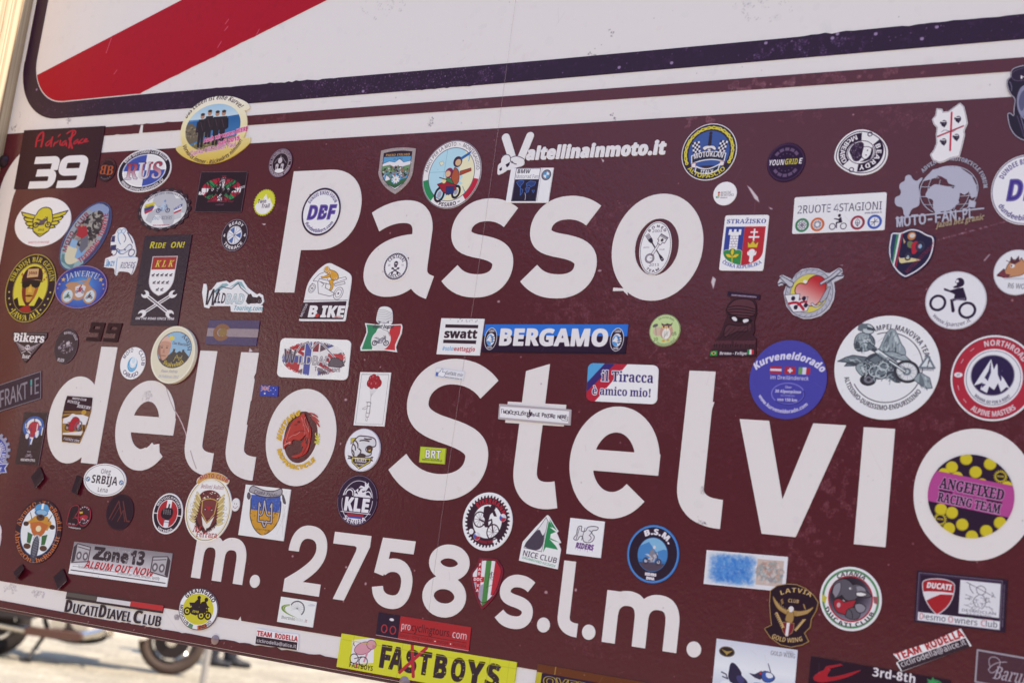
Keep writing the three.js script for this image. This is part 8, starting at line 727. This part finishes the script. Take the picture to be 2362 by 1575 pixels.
st('cutout_sticker', 'black and gold crest with a spread eagle above a red-white shield', ['q', 3, 3, 160, 695, 600, 720, 530, 1265, 80, 1240], { bg: '#2a1424', z: 0.5, cut: () => zp(crest, '#fff', '#fff', 1) }, () => { const G = '#a88450', L = '#d0ae72'; zp(crest, 0, G, 2.2); zp([150, 1065, 140, 990, 250, 1150, 440, 1130], 0, 0); zs([160, 790, 165, 850, 200, 920, 260, 960, 300, 980, 360, 985, 430, 975, 490, 950, 532, 890, 470, 930, 400, 940, 355, 935, 320, 920, 270, 930, 210, 880], G, '#5a4020', 0.8); for (let i = 0; i < 6; i++) { zp([180 + i * 18, 840 + i * 14, 215 + i * 12, 910 + i * 8], 0, L, 0.8, 1); zp([390 + i * 22, 945 - i * 6, 375 + i * 17, 985 - i * 4], 0, L, 0.8, 1); } zs([290, 940, 340, 930, 350, 1000, 330, 1050, 290, 1030, 265, 1025], G, '#5a4020', 0.8); let q = Z(322, 922); e(q[0], q[1], 5.4, 6, '#e6dfe0'); e(q[0] - 5, q[1] + 2, 2.4, 1.6, '#d8b03c'); zp([250, 1035, 348, 1045, 345, 1090, 330, 1130, 280, 1162, 248, 1110, 242, 1070], '#7a2434', G, 1.2); zp([285, 1038, 312, 1041, 295, 1160, 270, 1150], '#e6e0e2'); for (const [x0, y0, s] of [[190, 960, -1], [430, 1020, 1]]) for (let i = 0; i < 8; i++) { q = Z(x0 + (s < 0 ? i * 8 : -i * 10), y0 + i * (s < 0 ? 17 : 12)); e(q[0], q[1], 3, 1.3, L, s * 0.7); e(q[0] + 2, q[1] - 1, 3, 1.3, L, -s * 0.5); } for (const [x, y, s] of [[240, 855, -1], [435, 900, 1]]) for (let i = 0; i < 3; i++) { q = Z(x + i * 4, y + i * 14 - 14); e(q[0], q[1], 3, 1.2, G, s * 0.8); } q = Z(350, 865); t('CLUB', q[0] - 2, q[1], 7, L, { w: 22, r: 4 }); q = Z(345, 960); a('LATVIA', 56, 50, -32, 34, 9, L, { x: q[0] - 2, y: q[1] + 8 }); a('GOLD WING', 72, 64, 208, 156, 9, L, { x: q[0] - 4, y: q[1] - 7 }); });
st('round_sticker', 'green and white ringed disc with a grey elephant in red boxing gear', ['e', 3, 3, 570, 1112, 550, 1112], { bg: '#e9e6e9', z: 0.3 }, () => { eo(0, 0, 44.5, 44.5, 3.4, '#4f8a5c'); eo(0, 0, 38, 38, 4, '#ece9ec'); eo(0, 0, 35, 35, 2.6, '#a82a38'); e(0, 0, 34, 34, radial(-8, -14, 54, '#1c1420', '#3a3040', '#9a94a6')); const G = '#5c5762', L = '#8d8894', D = '#2a2028'; b('M-30 -6 Q-34 -26 -14 -30 Q-4 -30 2 -22 Q14 -28 22 -16 Q30 -12 34 -8 Q24 -2 14 -6 L6 2 Q-6 8 -14 -4 L-26 4 Z', G, D, 1.2); b('M-30 -6 Q-30 -22 -18 -24 Q-14 -10 -24 2 Z', L, D, 0.8); b('M8 -20 Q20 -24 24 -14 Q14 -16 10 -12 Z', L); b('M8 -10 Q16 -14 26 -10 Q20 -4 10 -6 Z', '#e9e5e6', D, 0.8); e(-1, -16, 2.4, 1.6, W); e(0, -16, 1, 1, K); b('M-12 2 Q0 10 8 6 L8 10 Q-2 14 -14 6 Z', '#e9e5e6', D, 0.6); b('M-26 6 Q-20 -2 -10 6 L10 0 L6 12 L-4 26 L-18 24 Q-28 16 -26 6 Z', '#a82838', D, 1.2); b('M-4 18 Q4 10 14 14 Q22 22 14 30 Q2 34 -6 28 Z', G, D, 1.2); b('M8 8 Q18 2 26 10 Q26 20 16 20 Q8 18 8 8 Z', L, D, 1.2); b('M-2 16 Q6 18 6 30', 0, D, 1); e(-18, 12, 3, 4, '#c8a8ac'); a('CATANIA', 36.6, 36.6, -40, 32, 7, D, { i: 0.2, o: '#d8d4d8', ow: 0.6 }); a('DUCATI CLUB', 44.6, 44.6, 246, 112, 7, D, { i: -0.15, o: '#d8d4d8', ow: 0.6 }); p([-46, -2, -38, 2, -40, 12, -46, 8], '#c9bc4a'); p([36, -8, 44, -8, 44, 4, 38, 2], '#a05a62'); });
st('rectangular_sticker', 'black framed plate with a red shield badge beside a white engraved square', ['q', 3, 3, 1420, 588, 2222, 664, 2188, 1128, 1402, 1030], { bg: '#2c1832', z: 0.1 }, (h) => { const y = h / 2; c.strokeStyle = '#4c3656'; c.lineWidth = 1; c.strokeRect(-46, -y + 3.4, 89, h - 7); c.strokeStyle = '#8d8296'; c.lineWidth = 0.6; c.strokeRect(-47.5, -y + 1.8, 92, h - 4); b('M-43 -16 Q-41 -21 -24 -22 Q-8 -22 -7 -16 Q-6 6 -25 18 Q-43 4 -43 -16 Z', '#a9222e', '#cfc8ce', 1.2); p([-42, -6, -36, -7, -22, -8, -8, -8, -8, -6, -22, -5, -32, 0, -38, 4], '#e2dde2'); t('DUCATI', -24.6, -11, 6, W, { i: 0.15, w: 28, o: W, ow: 0.4 }); r(-1, -y + 5, 44, 37, '#e4e2e8'); const D = '#4d4658'; for (let i = 0; i < 26; i++) { c.strokeStyle = D; c.lineWidth = 0.4; c.beginPath(); const x = rr(6, 34), q = rr(-8, 6); c.moveTo(x, q); c.quadraticCurveTo(x + rr(-5, 5), q + rr(-4, 4), x + rr(-8, 8), q + rr(-3, 6)); c.stroke(); } b('M17 -16 Q22 -22 27 -16 Q28 -10 22 -9 Q17 -10 17 -16 M20 -9 Q10 -2 18 4 M24 -9 Q32 -2 24 6 M14 -10 Q8 -16 10 -20', 0, D, 0.6); ln(6, -y + 7, 38, -8, 0.5, D); p([34, -13, 36, -10, 34, -8], 0, D, 0.6, 1); t('DESMOCLAN', 21, 10.6, 2.8, D, { w: 38, b: 0 }); t('TARANTO', 21, 15, 2.8, D, { w: 28, b: 0 }); r(8, 16.4, 7, 1.2, '#5f8a6a'); r(27, 16.4, 9, 1.4, '#b84a58'); r(-46, 17, 90, 9, '#e4e2e8'); t('Desmo Owners Club', -1, 24.4, 6.2, '#3d3848', { w: 86, b: 0 }); for (const [g, x, w] of [['D', -44.6, 5.4], ['O', -12.4, 6.4], ['C', 23.4, 5.6]]) { r(x - 0.2, 17.6, w + 0.4, 7.6, '#e4e2e8'); t(g, x, 24.4, 6.2, '#c05a62', { a: 'l', w, b: 0 }); } t('www.desmoclantaranto.com', 47.8, 0, 2, '#8d8296', { b: 0, w: 46, r: -90 }); });
st('rectangular_sticker', 'black banner with red brushed swoosh and white event dates at bottom right', ['q', 3, 3, 495, 1330, 1720, 1548, 1690, 1830, 470, 1610], { bg: '#2a1226', mat: 'matt', z: 0.1 }, (h) => { const y = h / 2, R = '#a8202e'; zs([505, 1520, 560, 1470, 620, 1450, 680, 1440, 640, 1490, 640, 1520, 760, 1500, 975, 1438, 820, 1520, 640, 1560, 540, 1560], R); for (let i = 0; i < 7; i++) zp([600 + i * 22, 1460 - i * 8, 630 + i * 20, 1420 - i * 4, 660 + i * 20, 1412, 630 + i * 24, 1450 - i * 6], R); let q = Z(1220, 1550); t('3rd-8th', q[0], q[1] - 1, 6.4, '#e6e0e4', { w: 31 }); q = Z(1560, 1570); e(q[0] + 2, q[1] + 2, 6, 5, '#2f7a4a'); star(q[0], q[1], 5, '#3f9a5a', 6); });
st('rectangular_sticker', 'brown see-through plate with pale frame and script initials at bottom right corner', ['q', 3, 3, 1940, 1272, 2600, 1375, 2570, 1690, 1930, 1560], { bg: '#4c2a38', mat: 'thin' }, (h) => { const y = h / 2; c.strokeStyle = '#a59ca8'; c.lineWidth = 2.4; c.strokeRect(-48.6, -y + 1.4, 97, h - 3); t('Baruffa', 4, 12, 17, '#b9b1bd', { f: 'serif', b: 0, i: 0.3, w: 60 }); b('M-30 -2 Q-36 -16 -24 -16 Q-12 -14 -20 0 Q-28 10 -32 2 Q-26 -10 -8 -12', 0, '#b9b1bd', 1); });
st('oval_sticker', 'white sticker fragment cut by the left edge beside the bear oval', ['e', 0, 3, -90, 14, 180, 470], { bg: '#e6e2e4' }, () => { eo(0, 0, 47, 72, 2, '#8a7f88'); });
// ---------------------------------------------------------------- surroundings
{
  const n1 = noiseGrid(40), n2 = noiseGrid(256), n3 = noiseGrid(12);
  const gt = dataTexture(512, (u, v) => { const k = 0.42 + 0.08 * n1(u * 40, v * 40) + 0.16 * n2(u * 256, v * 256) + 0.08 * n3(u * 12, v * 12); return [k * 1.0, k * 0.955, k * 0.85]; }, true);
  gt.repeat.set(120, 120);
  const g = new THREE.PlaneGeometry(700, 700); g.rotateX(-PI / 2);
  const m = mesh('ground', g, new THREE.MeshStandardMaterial({ map: gt, roughness: 0.92 }));
  m.userData.kind = 'structure';
}
{ // the slopes round the pass, mirrored dimly in the film
  const P = [], I = [], C = [], N = 220, R = 9, nz = noiseGrid(48), nf = noiseGrid(200);
  for (let j = 0; j <= R; j++) for (let i = 0; i <= N; i++) {
    const az = i / N * 2 * PI, f = j / R, gap = Math.exp(-(((((az * 180 / PI + 190) % 360) - 180) / 20) ** 2)), top = 190 * Math.tan((15 + 9 * nz(i / N * 48, 3) - 8 * gap) * PI / 180);
    const d = 110 + 80 * f, h = top * Math.pow(f, 1.25) * (0.85 + 0.3 * nf(i / N * 200, j * 3.3)) + 0.02;
    P.push(Math.sin(az) * d, h - (j ? 0 : 2), Math.cos(az) * d);
    const k = nf(i / N * 200 + 40, j * 2.7), w = f > 0.55 ? 1 : 0; C.push(...(k + w * 0.35 > 0.62 ? [0.11, 0.1, 0.095] : [0.045, 0.055, 0.028]));
  }
  for (let j = 0; j < R; j++) for (let i = 0; i < N; i++) { const q = j * (N + 1) + i; I.push(q, q + 1, q + N + 1, q + 1, q + N + 2, q + N + 1); }
  const g = new THREE.BufferGeometry(); g.setAttribute('position', new THREE.Float32BufferAttribute(P, 3)); g.setAttribute('color', new THREE.Float32BufferAttribute(C, 3)); g.setIndex(I); g.computeVertexNormals();
  mesh('hills', g, new THREE.MeshStandardMaterial({ vertexColors: true, roughness: 0.95, side: THREE.DoubleSide })).userData.kind = 'structure';
}
const cyl = (a, b, r0, r1 = r0, n = 14) => { const A = new THREE.Vector3(...a), B = new THREE.Vector3(...b), d = B.clone().sub(A), g = new THREE.CylinderGeometry(r1, r0, d.length(), n); g.applyQuaternion(new THREE.Quaternion().setFromUnitVectors(new THREE.Vector3(0, 1, 0), d.normalize())); g.translate(...A.add(B).multiplyScalar(0.5).toArray()); return g; };
const tube = (pts, r0, n = 24) => new THREE.TubeGeometry(new THREE.CatmullRomCurve3(pts.map((q) => new THREE.Vector3(...q))), n, r0, 10);
const boxy = (w, h, d, x, y, z, rd = 0.02) => { const s = new THREE.Shape(), a0 = w / 2 - rd, b0 = h / 2 - rd; s.absarc(a0, b0, rd, 0, PI / 2); s.absarc(-a0, b0, rd, PI / 2, PI); s.absarc(-a0, -b0, rd, PI, 1.5 * PI); s.absarc(a0, -b0, rd, 1.5 * PI, 2 * PI); const g = new THREE.ExtrudeGeometry(s, { depth: d - 2 * rd, bevelEnabled: true, bevelThickness: rd, bevelSize: 0, bevelSegments: 2, curveSegments: 4 }); g.translate(x, y, z - d / 2 + rd); return g; };
const join = (...g) => mergeGeometries(g.map((q) => { const k = q.index ? q.toNonIndexed() : q; for (const n of Object.keys(k.attributes)) if (!['position', 'normal', 'uv'].includes(n)) k.deleteAttribute(n); return k; }));
const std = (color, roughness = 0.5, metalness = 0) => new THREE.MeshStandardMaterial({ color, roughness, metalness });

{ // sunlit white market tent that the left half of the sign mirrors
  const t0 = group('market_tent', -12.5, 0, 12.2); t0.rotation.y = 0.82;
  tag(t0, 'white pyramid-roofed market tent on four poles facing the sign', 'tent');
  const cloth = new THREE.MeshStandardMaterial({ color: '#f0ece2', roughness: 0.8, side: THREE.DoubleSide }), steel = std('#9a9a9a', 0.4, 0.7);
  const P = [], I = [], N = 8, R = 10; for (let j = 0; j <= R; j++) for (let i = 0; i <= N * 4; i++) { const s = Math.floor(i / N) % 4, u = (i % N) / N * 2 - 1, k = 1 - j / R, q = [[u, -1], [1, u], [-u, 1], [-1, -u]][s]; P.push(q[0] * 2.9 * k, 2.3 + 3.1 * Math.pow(j / R, 1.35), q[1] * 2.9 * k); }
  for (let j = 0; j < R; j++) for (let i = 0; i < N * 4; i++) { const q = j * (N * 4 + 1) + i; I.push(q, q + N * 4 + 1, q + 1, q + 1, q + N * 4 + 1, q + N * 4 + 2); }
  const g = new THREE.BufferGeometry(); g.setAttribute('position', new THREE.Float32BufferAttribute(P, 3)); g.setIndex(I); g.computeVertexNormals(); mesh('roof', g, cloth, t0);
  for (const [x, z] of [[-2.85, -2.85], [2.85, -2.85], [2.85, 2.85], [-2.85, 2.85]]) mesh('leg', cyl([x, 0, z], [x, 2.35, z], 0.04), steel, t0);
}
{ // wooden post the sign is fixed to
  const cv = canvas(512, 2048), g = cv.getContext('2d'); g.fillStyle = '#bcad96'; g.fillRect(0, 0, 512, 2048);
  for (let i = 0; i < 240; i++) { const x = rr(-10, 520); g.strokeStyle = `rgba(${rnd() < 0.6 ? '120,92,66' : '208,194,170'},${rr(0.1, 0.45).toFixed(2)})`; g.lineWidth = rr(0.8, 5); g.beginPath(); g.moveTo(x, -5); const w = rr(-14, 14); g.bezierCurveTo(x + w, 600, x - w, 1300, x + rr(-10, 10), 2053); g.stroke(); }
  for (const [x, y, s] of [[330, 900, 26], [120, 300, 18], [240, 1500, 22]]) { for (let k = 6; k > 0; k--) { g.strokeStyle = `rgba(105,66,40,${(0.12 + 0.08 * (6 - k)).toFixed(2)})`; g.lineWidth = 4; g.beginPath(); g.ellipse(x, y, s * k * 0.35, s * k * 0.6, 0, 0, 7); g.stroke(); } g.fillStyle = '#5d3a26'; g.beginPath(); g.ellipse(x, y, s * 0.45, s * 0.7, 0, 0, 7); g.fill(); }
  for (let i = 0; i < 400; i++) { g.fillStyle = `rgba(90,70,60,${rr(0.1, 0.4).toFixed(2)})`; g.fillRect(rr(0, 512), rr(0, 2048), rr(0.5, 2), rr(4, 30)); }
  const tx = canvasTexture(cv); tx.wrapS = tx.wrapT = THREE.RepeatWrapping;
  const wood = new THREE.MeshStandardMaterial({ map: tx, bumpMap: tx, bumpScale: 0.0006, roughness: 0.7 });
  const post = group('wooden_post', -1.105, 0, 0.04); tag(post, 'pale squared timber post at the left edge of the road sign', 'post');
  const beam = boxy(0.186, 3.3, 0.17, 0, 1.64, 0, 0.006), P = beam.attributes.position, N = beam.attributes.normal, U = beam.attributes.uv;
  for (let i = 0; i < P.count; i++) U.setXY(i, (Math.abs(N.getX(i)) > 0.7 ? P.getZ(i) : P.getX(i)) * 3.2 + 0.35, P.getY(i) * 0.62);
  mesh('beam', beam, wood, post);
  const cap = boxy(0.2, 0.02, 0.184, 0, 3.302, 0, 0.006); mesh('cap', cap, std('#6d6a68', 0.4, 0.8), post);
}
const camRight = new THREE.Vector3(CAM_R.x, 0, CAM_R.z).normalize();
const yawOf = Math.atan2(-camRight.z, camRight.x);
{ // parked motorcycle far behind, seen from the side below the sign
  const at = onGround(384, 1556), bk = group('motorcycle', at.x, 0, at.z); bk.rotation.y = yawOf + 0.12;
  tag(bk, 'parked motorcycle behind the sign, its front wheel and kickstand visible below the edge', 'motorcycle');
  const rubber = std('#241f20', 0.8), alloy = std('#6e6462', 0.35, 0.9), chrome = std('#d8d4ce', 0.12, 1), black = std('#1a171a', 0.45), paint = new THREE.MeshPhysicalMaterial({ color: '#4d1f1c', roughness: 0.3, clearcoat: 1 }), white = std('#cfc8bd', 0.4), leather = std('#1f1719', 0.7), brown = std('#4a2f26', 0.6);
  for (const [x, w] of [[0, 0.11], [-1.62, 0.14]]) {
    const wh = new THREE.Group(); wh.name = 'wheel'; wh.position.set(x, 0.31, 0); bk.add(wh);
    const ty = new THREE.TorusGeometry(0.255, w / 2, 16, 48); ty.scale(1, 1, 1.05); mesh('tyre', ty, std(x ? '#2a2424' : '#42352f', 0.85), wh);
    const rim = new THREE.TorusGeometry(0.2, 0.018, 10, 40); mesh('rim', rim, alloy, wh); mesh('hub', cyl([0, 0, -0.07], [0, 0, 0.07], 0.05), chrome, wh);
    mesh('brake_disc', cyl([0, 0, 0.055], [0, 0, 0.062], 0.16, 0.16, 30), std('#3a3436', 0.4, 0.8), wh); mesh('brake_disc', cyl([0, 0, -0.062], [0, 0, -0.055], 0.16, 0.16, 30), std('#3a3436', 0.4, 0.8), wh);
    for (let i = 0; i < 10; i++) { const q = i * PI / 5; mesh('spoke', cyl([Math.cos(q) * 0.04, Math.sin(q) * 0.04, 0], [Math.cos(q) * 0.2, Math.sin(q) * 0.2, 0], 0.01, 0.008, 8), i % 4 === 1 ? chrome : black, wh); }
  }
  const fork = join(cyl([0, 0.31, 0.09], [-0.4, 1.0, 0.09], 0.024), cyl([0, 0.31, -0.09], [-0.4, 1.0, -0.09], 0.024)); mesh('fork', fork, chrome, bk);
  mesh('handlebar', tube([[-0.62, 1.12, 0.4], [-0.46, 1.14, 0.26], [-0.42, 1.04, 0], [-0.46, 1.14, -0.26], [-0.62, 1.12, -0.4]], 0.014), chrome, bk);
  const lamp = new THREE.SphereGeometry(0.09, 20, 14); lamp.scale(0.9, 1, 1); lamp.translate(-0.25, 0.86, 0); mesh('headlight', lamp, chrome, bk);
  mesh('frame', join(tube([[-0.4, 0.95, 0], [-0.55, 0.5, 0], [-0.62, 0.26, 0], [-1.1, 0.24, 0], [-1.25, 0.6, 0]], 0.024), tube([[-0.4, 0.92, 0], [-0.9, 0.74, 0], [-1.62, 0.62, 0]], 0.022)), black, bk);
  mesh('engine', join(boxy(0.42, 0.22, 0.3, -0.86, 0.4, 0, 0.05), cyl([-0.78, 0.48, 0], [-0.66, 0.74, 0], 0.075), cyl([-0.94, 0.48, 0], [-1.02, 0.74, 0], 0.075)), alloy, bk);
  mesh('engine_cover', cyl([-0.82, 0.4, 0.15], [-0.82, 0.4, 0.2], 0.1, 0.09, 24), chrome, bk); mesh('engine_cover', cyl([-1.02, 0.36, 0.15], [-1.02, 0.36, 0.2], 0.08, 0.07, 24), chrome, bk);
  mesh('belly_pan', boxy(0.6, 0.2, 0.34, -0.5, 0.4, 0.02, 0.04), white, bk); mesh('fairing', boxy(0.34, 0.5, 0.62, -0.34, 0.98, 0, 0.1), paint, bk); mesh('top_case', boxy(0.46, 0.36, 0.56, -1.66, 0.98, 0, 0.06), black, bk); mesh('crash_bar', tube([[-0.6, 0.3, 0.1], [-0.5, 0.34, 0.4], [-0.52, 0.62, 0.42], [-0.6, 0.78, 0.1]], 0.016), chrome, bk); mesh('crash_bar', tube([[-0.6, 0.3, -0.1], [-0.5, 0.34, -0.4], [-0.52, 0.62, -0.42], [-0.6, 0.78, -0.1]], 0.016), chrome, bk);
  mesh('exhaust', tube([[-0.66, 0.68, 0.14], [-0.56, 0.4, 0.2], [-0.8, 0.27, 0.22], [-1.3, 0.27, 0.22], [-1.9, 0.33, 0.22]], 0.042, 40), chrome, bk);
  mesh('footboard', boxy(0.5, 0.07, 0.16, -1.02, 0.27, 0.3, 0.02), brown, bk);
  const tank = new THREE.SphereGeometry(0.2, 24, 16); tank.scale(1.5, 0.75, 0.8); tank.translate(-0.78, 0.84, 0); mesh('fuel_tank', tank, paint, bk);
  mesh('seat', boxy(0.62, 0.12, 0.3, -1.3, 0.76, 0, 0.05), leather, bk); mesh('saddle_bag', boxy(0.56, 0.36, 0.24, -1.46, 0.56, 0.38, 0.05), leather, bk); mesh('saddle_bag', boxy(0.56, 0.36, 0.24, -1.46, 0.56, -0.38, 0.05), leather, bk);
  const fen = (x, q0, q1, w) => { const s = new THREE.TorusGeometry(0.335, 0.05, 8, 30, q1 - q0); s.rotateZ(q0); s.scale(1, 1, w); s.translate(x, 0.31, 0); return s; }; mesh('mudguard', fen(0, 0.5, 2.4, 1.5), paint, bk); mesh('mudguard', fen(-1.62, 0.6, 3, 1.8), paint, bk);
  mesh('kickstand', join(cyl([-1.1, 0.28, 0.2], [-1.2, 0.03, 0.36], 0.02, 0.017), boxy(0.1, 0.024, 0.06, -1.21, 0.015, 0.37, 0.01)), black, bk);
  mesh('mirror', join(cyl([-0.52, 1.12, 0.3], [-0.48, 1.34, 0.36], 0.008), boxy(0.03, 0.09, 0.15, -0.48, 1.37, 0.38, 0.012)), black, bk); mesh('mirror', join(cyl([-0.52, 1.12, -0.3], [-0.48, 1.34, -0.36], 0.008), boxy(0.03, 0.09, 0.15, -0.48, 1.37, -0.38, 0.012)), black, bk);
}
{ // slim steel post nearer than the motorcycle
  const at = onGround(457, 1640), q = group('metal_post', at.x, 0, at.z); tag(q, 'slim pale grey metal post standing between the sign and the motorcycle wheel', 'post');
  const zinc = std('#a9a6a3', 0.45, 0.6); mesh('tube', cyl([0, 0, 0], [0, 1.02, 0], 0.028, 0.028, 20), zinc, q); mesh('foot_plate', cyl([0, 0, 0], [0, 0.012, 0], 0.08, 0.08, 20), zinc, q); const d = new THREE.SphereGeometry(0.029, 16, 8, 0, 7, 0, PI / 2); d.translate(0, 1.02, 0); mesh('cap', d, zinc, q);
}
{ // a person standing behind the sign: only one dark shoe shows below it
  const at = onGround(522, 1538), pr = group('person', at.x, 0, at.z); pr.rotation.y = yawOf; tag(pr, 'person in dark trousers standing behind the sign, one dark shoe showing below its edge', 'person');
  const field = (bones, cell, mat, name, parent) => {
    let lo = [9, 9, 9], hi = [-9, -9, -9]; for (const [A, r0, B, r1] of bones) for (const [q, w] of [[A, r0], [B, r1]]) for (let k = 0; k < 3; k++) { lo[k] = Math.min(lo[k], q[k] - w - 0.04); hi[k] = Math.max(hi[k], q[k] + w + 0.04); }
    const size = Math.max(hi[0] - lo[0], hi[1] - lo[1], hi[2] - lo[2]), n = Math.ceil(size / cell), mc = new MarchingCubes(n, new THREE.MeshBasicMaterial(), false, false, 200000); mc.isolation = 0;
    const mid = [0, 1, 2].map((k) => (lo[k] + hi[k]) / 2);
    for (let z = 0; z < n; z++) for (let y = 0; y < n; y++) for (let x = 0; x < n; x++) {
      const p0 = [x, y, z].map((v, k) => (v - n / 2) / (n / 2) * size / 2 + mid[k]); let s = 0;
      for (const [A, r0, B, r1] of bones) { const d = [0, 1, 2].map((k) => B[k] - A[k]), l = d[0] * d[0] + d[1] * d[1] + d[2] * d[2]; let h = l ? ((p0[0] - A[0]) * d[0] + (p0[1] - A[1]) * d[1] + (p0[2] - A[2]) * d[2]) / l : 0; h = Math.max(0, Math.min(1, h)); const q = Math.hypot(p0[0] - A[0] - d[0] * h, p0[1] - A[1] - d[1] * h, p0[2] - A[2] - d[2] * h) - (r0 + (r1 - r0) * h); s += Math.exp(-q / 0.018); }
      mc.field[z * n * n + y * n + x] = Math.max(-1, Math.min(1, 0.018 * Math.log(s + 1e-30)));
    }
    mc.update(); const g = new THREE.BufferGeometry(); g.setAttribute('position', new THREE.Float32BufferAttribute(mc.positionArray.slice(0, mc.count * 3), 3)); g.setAttribute('normal', new THREE.Float32BufferAttribute(mc.normalArray.slice(0, mc.count * 3), 3)); g.scale(size / 2, size / 2, size / 2); g.translate(...mid);
    return mesh(name, g, mat, parent);
  };
  const skin = std('#b98a6e', 0.6), denim = std('#20222f', 0.85), shirt = std('#3d4550', 0.85), shoe = std('#191a24', 0.6), hair = std('#2c2019', 0.8);
  const legs = []; for (const s of [-1, 1]) { const f = s < 0 ? 0 : -0.16; legs.push([[0, 0.94, s * 0.09], 0.088, [0.02 + f * 0.4, 0.5, s * 0.1], 0.062], [[0.02 + f * 0.4, 0.5, s * 0.1], 0.062, [f, 0.11, s * 0.11], 0.052]); }
  const body = [[[0, 0.95, 0], 0.13, [0, 1.3, 0], 0.12], [[0, 1.38, -0.15], 0.06, [0, 1.38, 0.15], 0.06], [[0, 1.42, 0], 0.055, [0.02, 1.52, 0], 0.052], [[0.03, 1.6, 0], 0.085, [0.03, 1.66, 0], 0.09], [[0.12, 1.6, 0], 0.014, [0.125, 1.585, 0], 0.018]];
  for (const s of [-1, 1]) { body.push([[0, 1.38, s * 0.18], 0.05, [0.02, 1.12, s * 0.24], 0.04], [[0.02, 1.12, s * 0.24], 0.038, [0.1, 0.88, s * 0.24], 0.028], [[0.1, 0.88, s * 0.24], 0.026, [0.12, 0.81, s * 0.235], 0.024]); for (let k = 0; k < 4; k++) body.push([[0.11 + k * 0.013, 0.81, s * 0.235], 0.009, [0.12 + k * 0.013, 0.735 + Math.abs(k - 1.4) * 0.008, s * 0.22], 0.007]); body.push([[0.135, 0.85, s * 0.225], 0.01, [0.165, 0.8, s * 0.21], 0.008]); }
  field(body.concat(legs), 0.014, skin, 'body', pr);
  field(legs.map(([A, r0, B, r1]) => [A, r0 + 0.014, B, r1 + 0.022]).concat([[[0, 0.95, -0.05], 0.12, [0, 0.95, 0.05], 0.12]]), 0.014, denim, 'trousers', pr);
  field([[[0, 1.0, 0], 0.155, [0, 1.3, 0], 0.135], [[0, 1.38, -0.16], 0.075, [0, 1.38, 0.16], 0.075], ...[-1, 1].map((s) => [[0, 1.37, s * 0.18], 0.064, [0.01, 1.2, s * 0.225], 0.06])], 0.014, shirt, 'shirt', pr);
  field([[[0.01, 1.68, 0], 0.088, [-0.02, 1.63, 0], 0.085]], 0.01, hair, 'hair', pr);
  for (const s of [-1, 1]) { const f = s < 0 ? 0 : -0.16; field([[[f - 0.03, 0.05, s * 0.11], 0.045, [f + 0.08, 0.045, s * 0.112], 0.042], [[f + 0.08, 0.04, s * 0.112], 0.04, [f + 0.2, 0.032, s * 0.115], 0.032], [[f - 0.01, 0.06, s * 0.11], 0.044, [f, 0.13, s * 0.11], 0.05]], 0.008, shoe, 'shoe', pr); }
}
renderer.render(scene, camera);
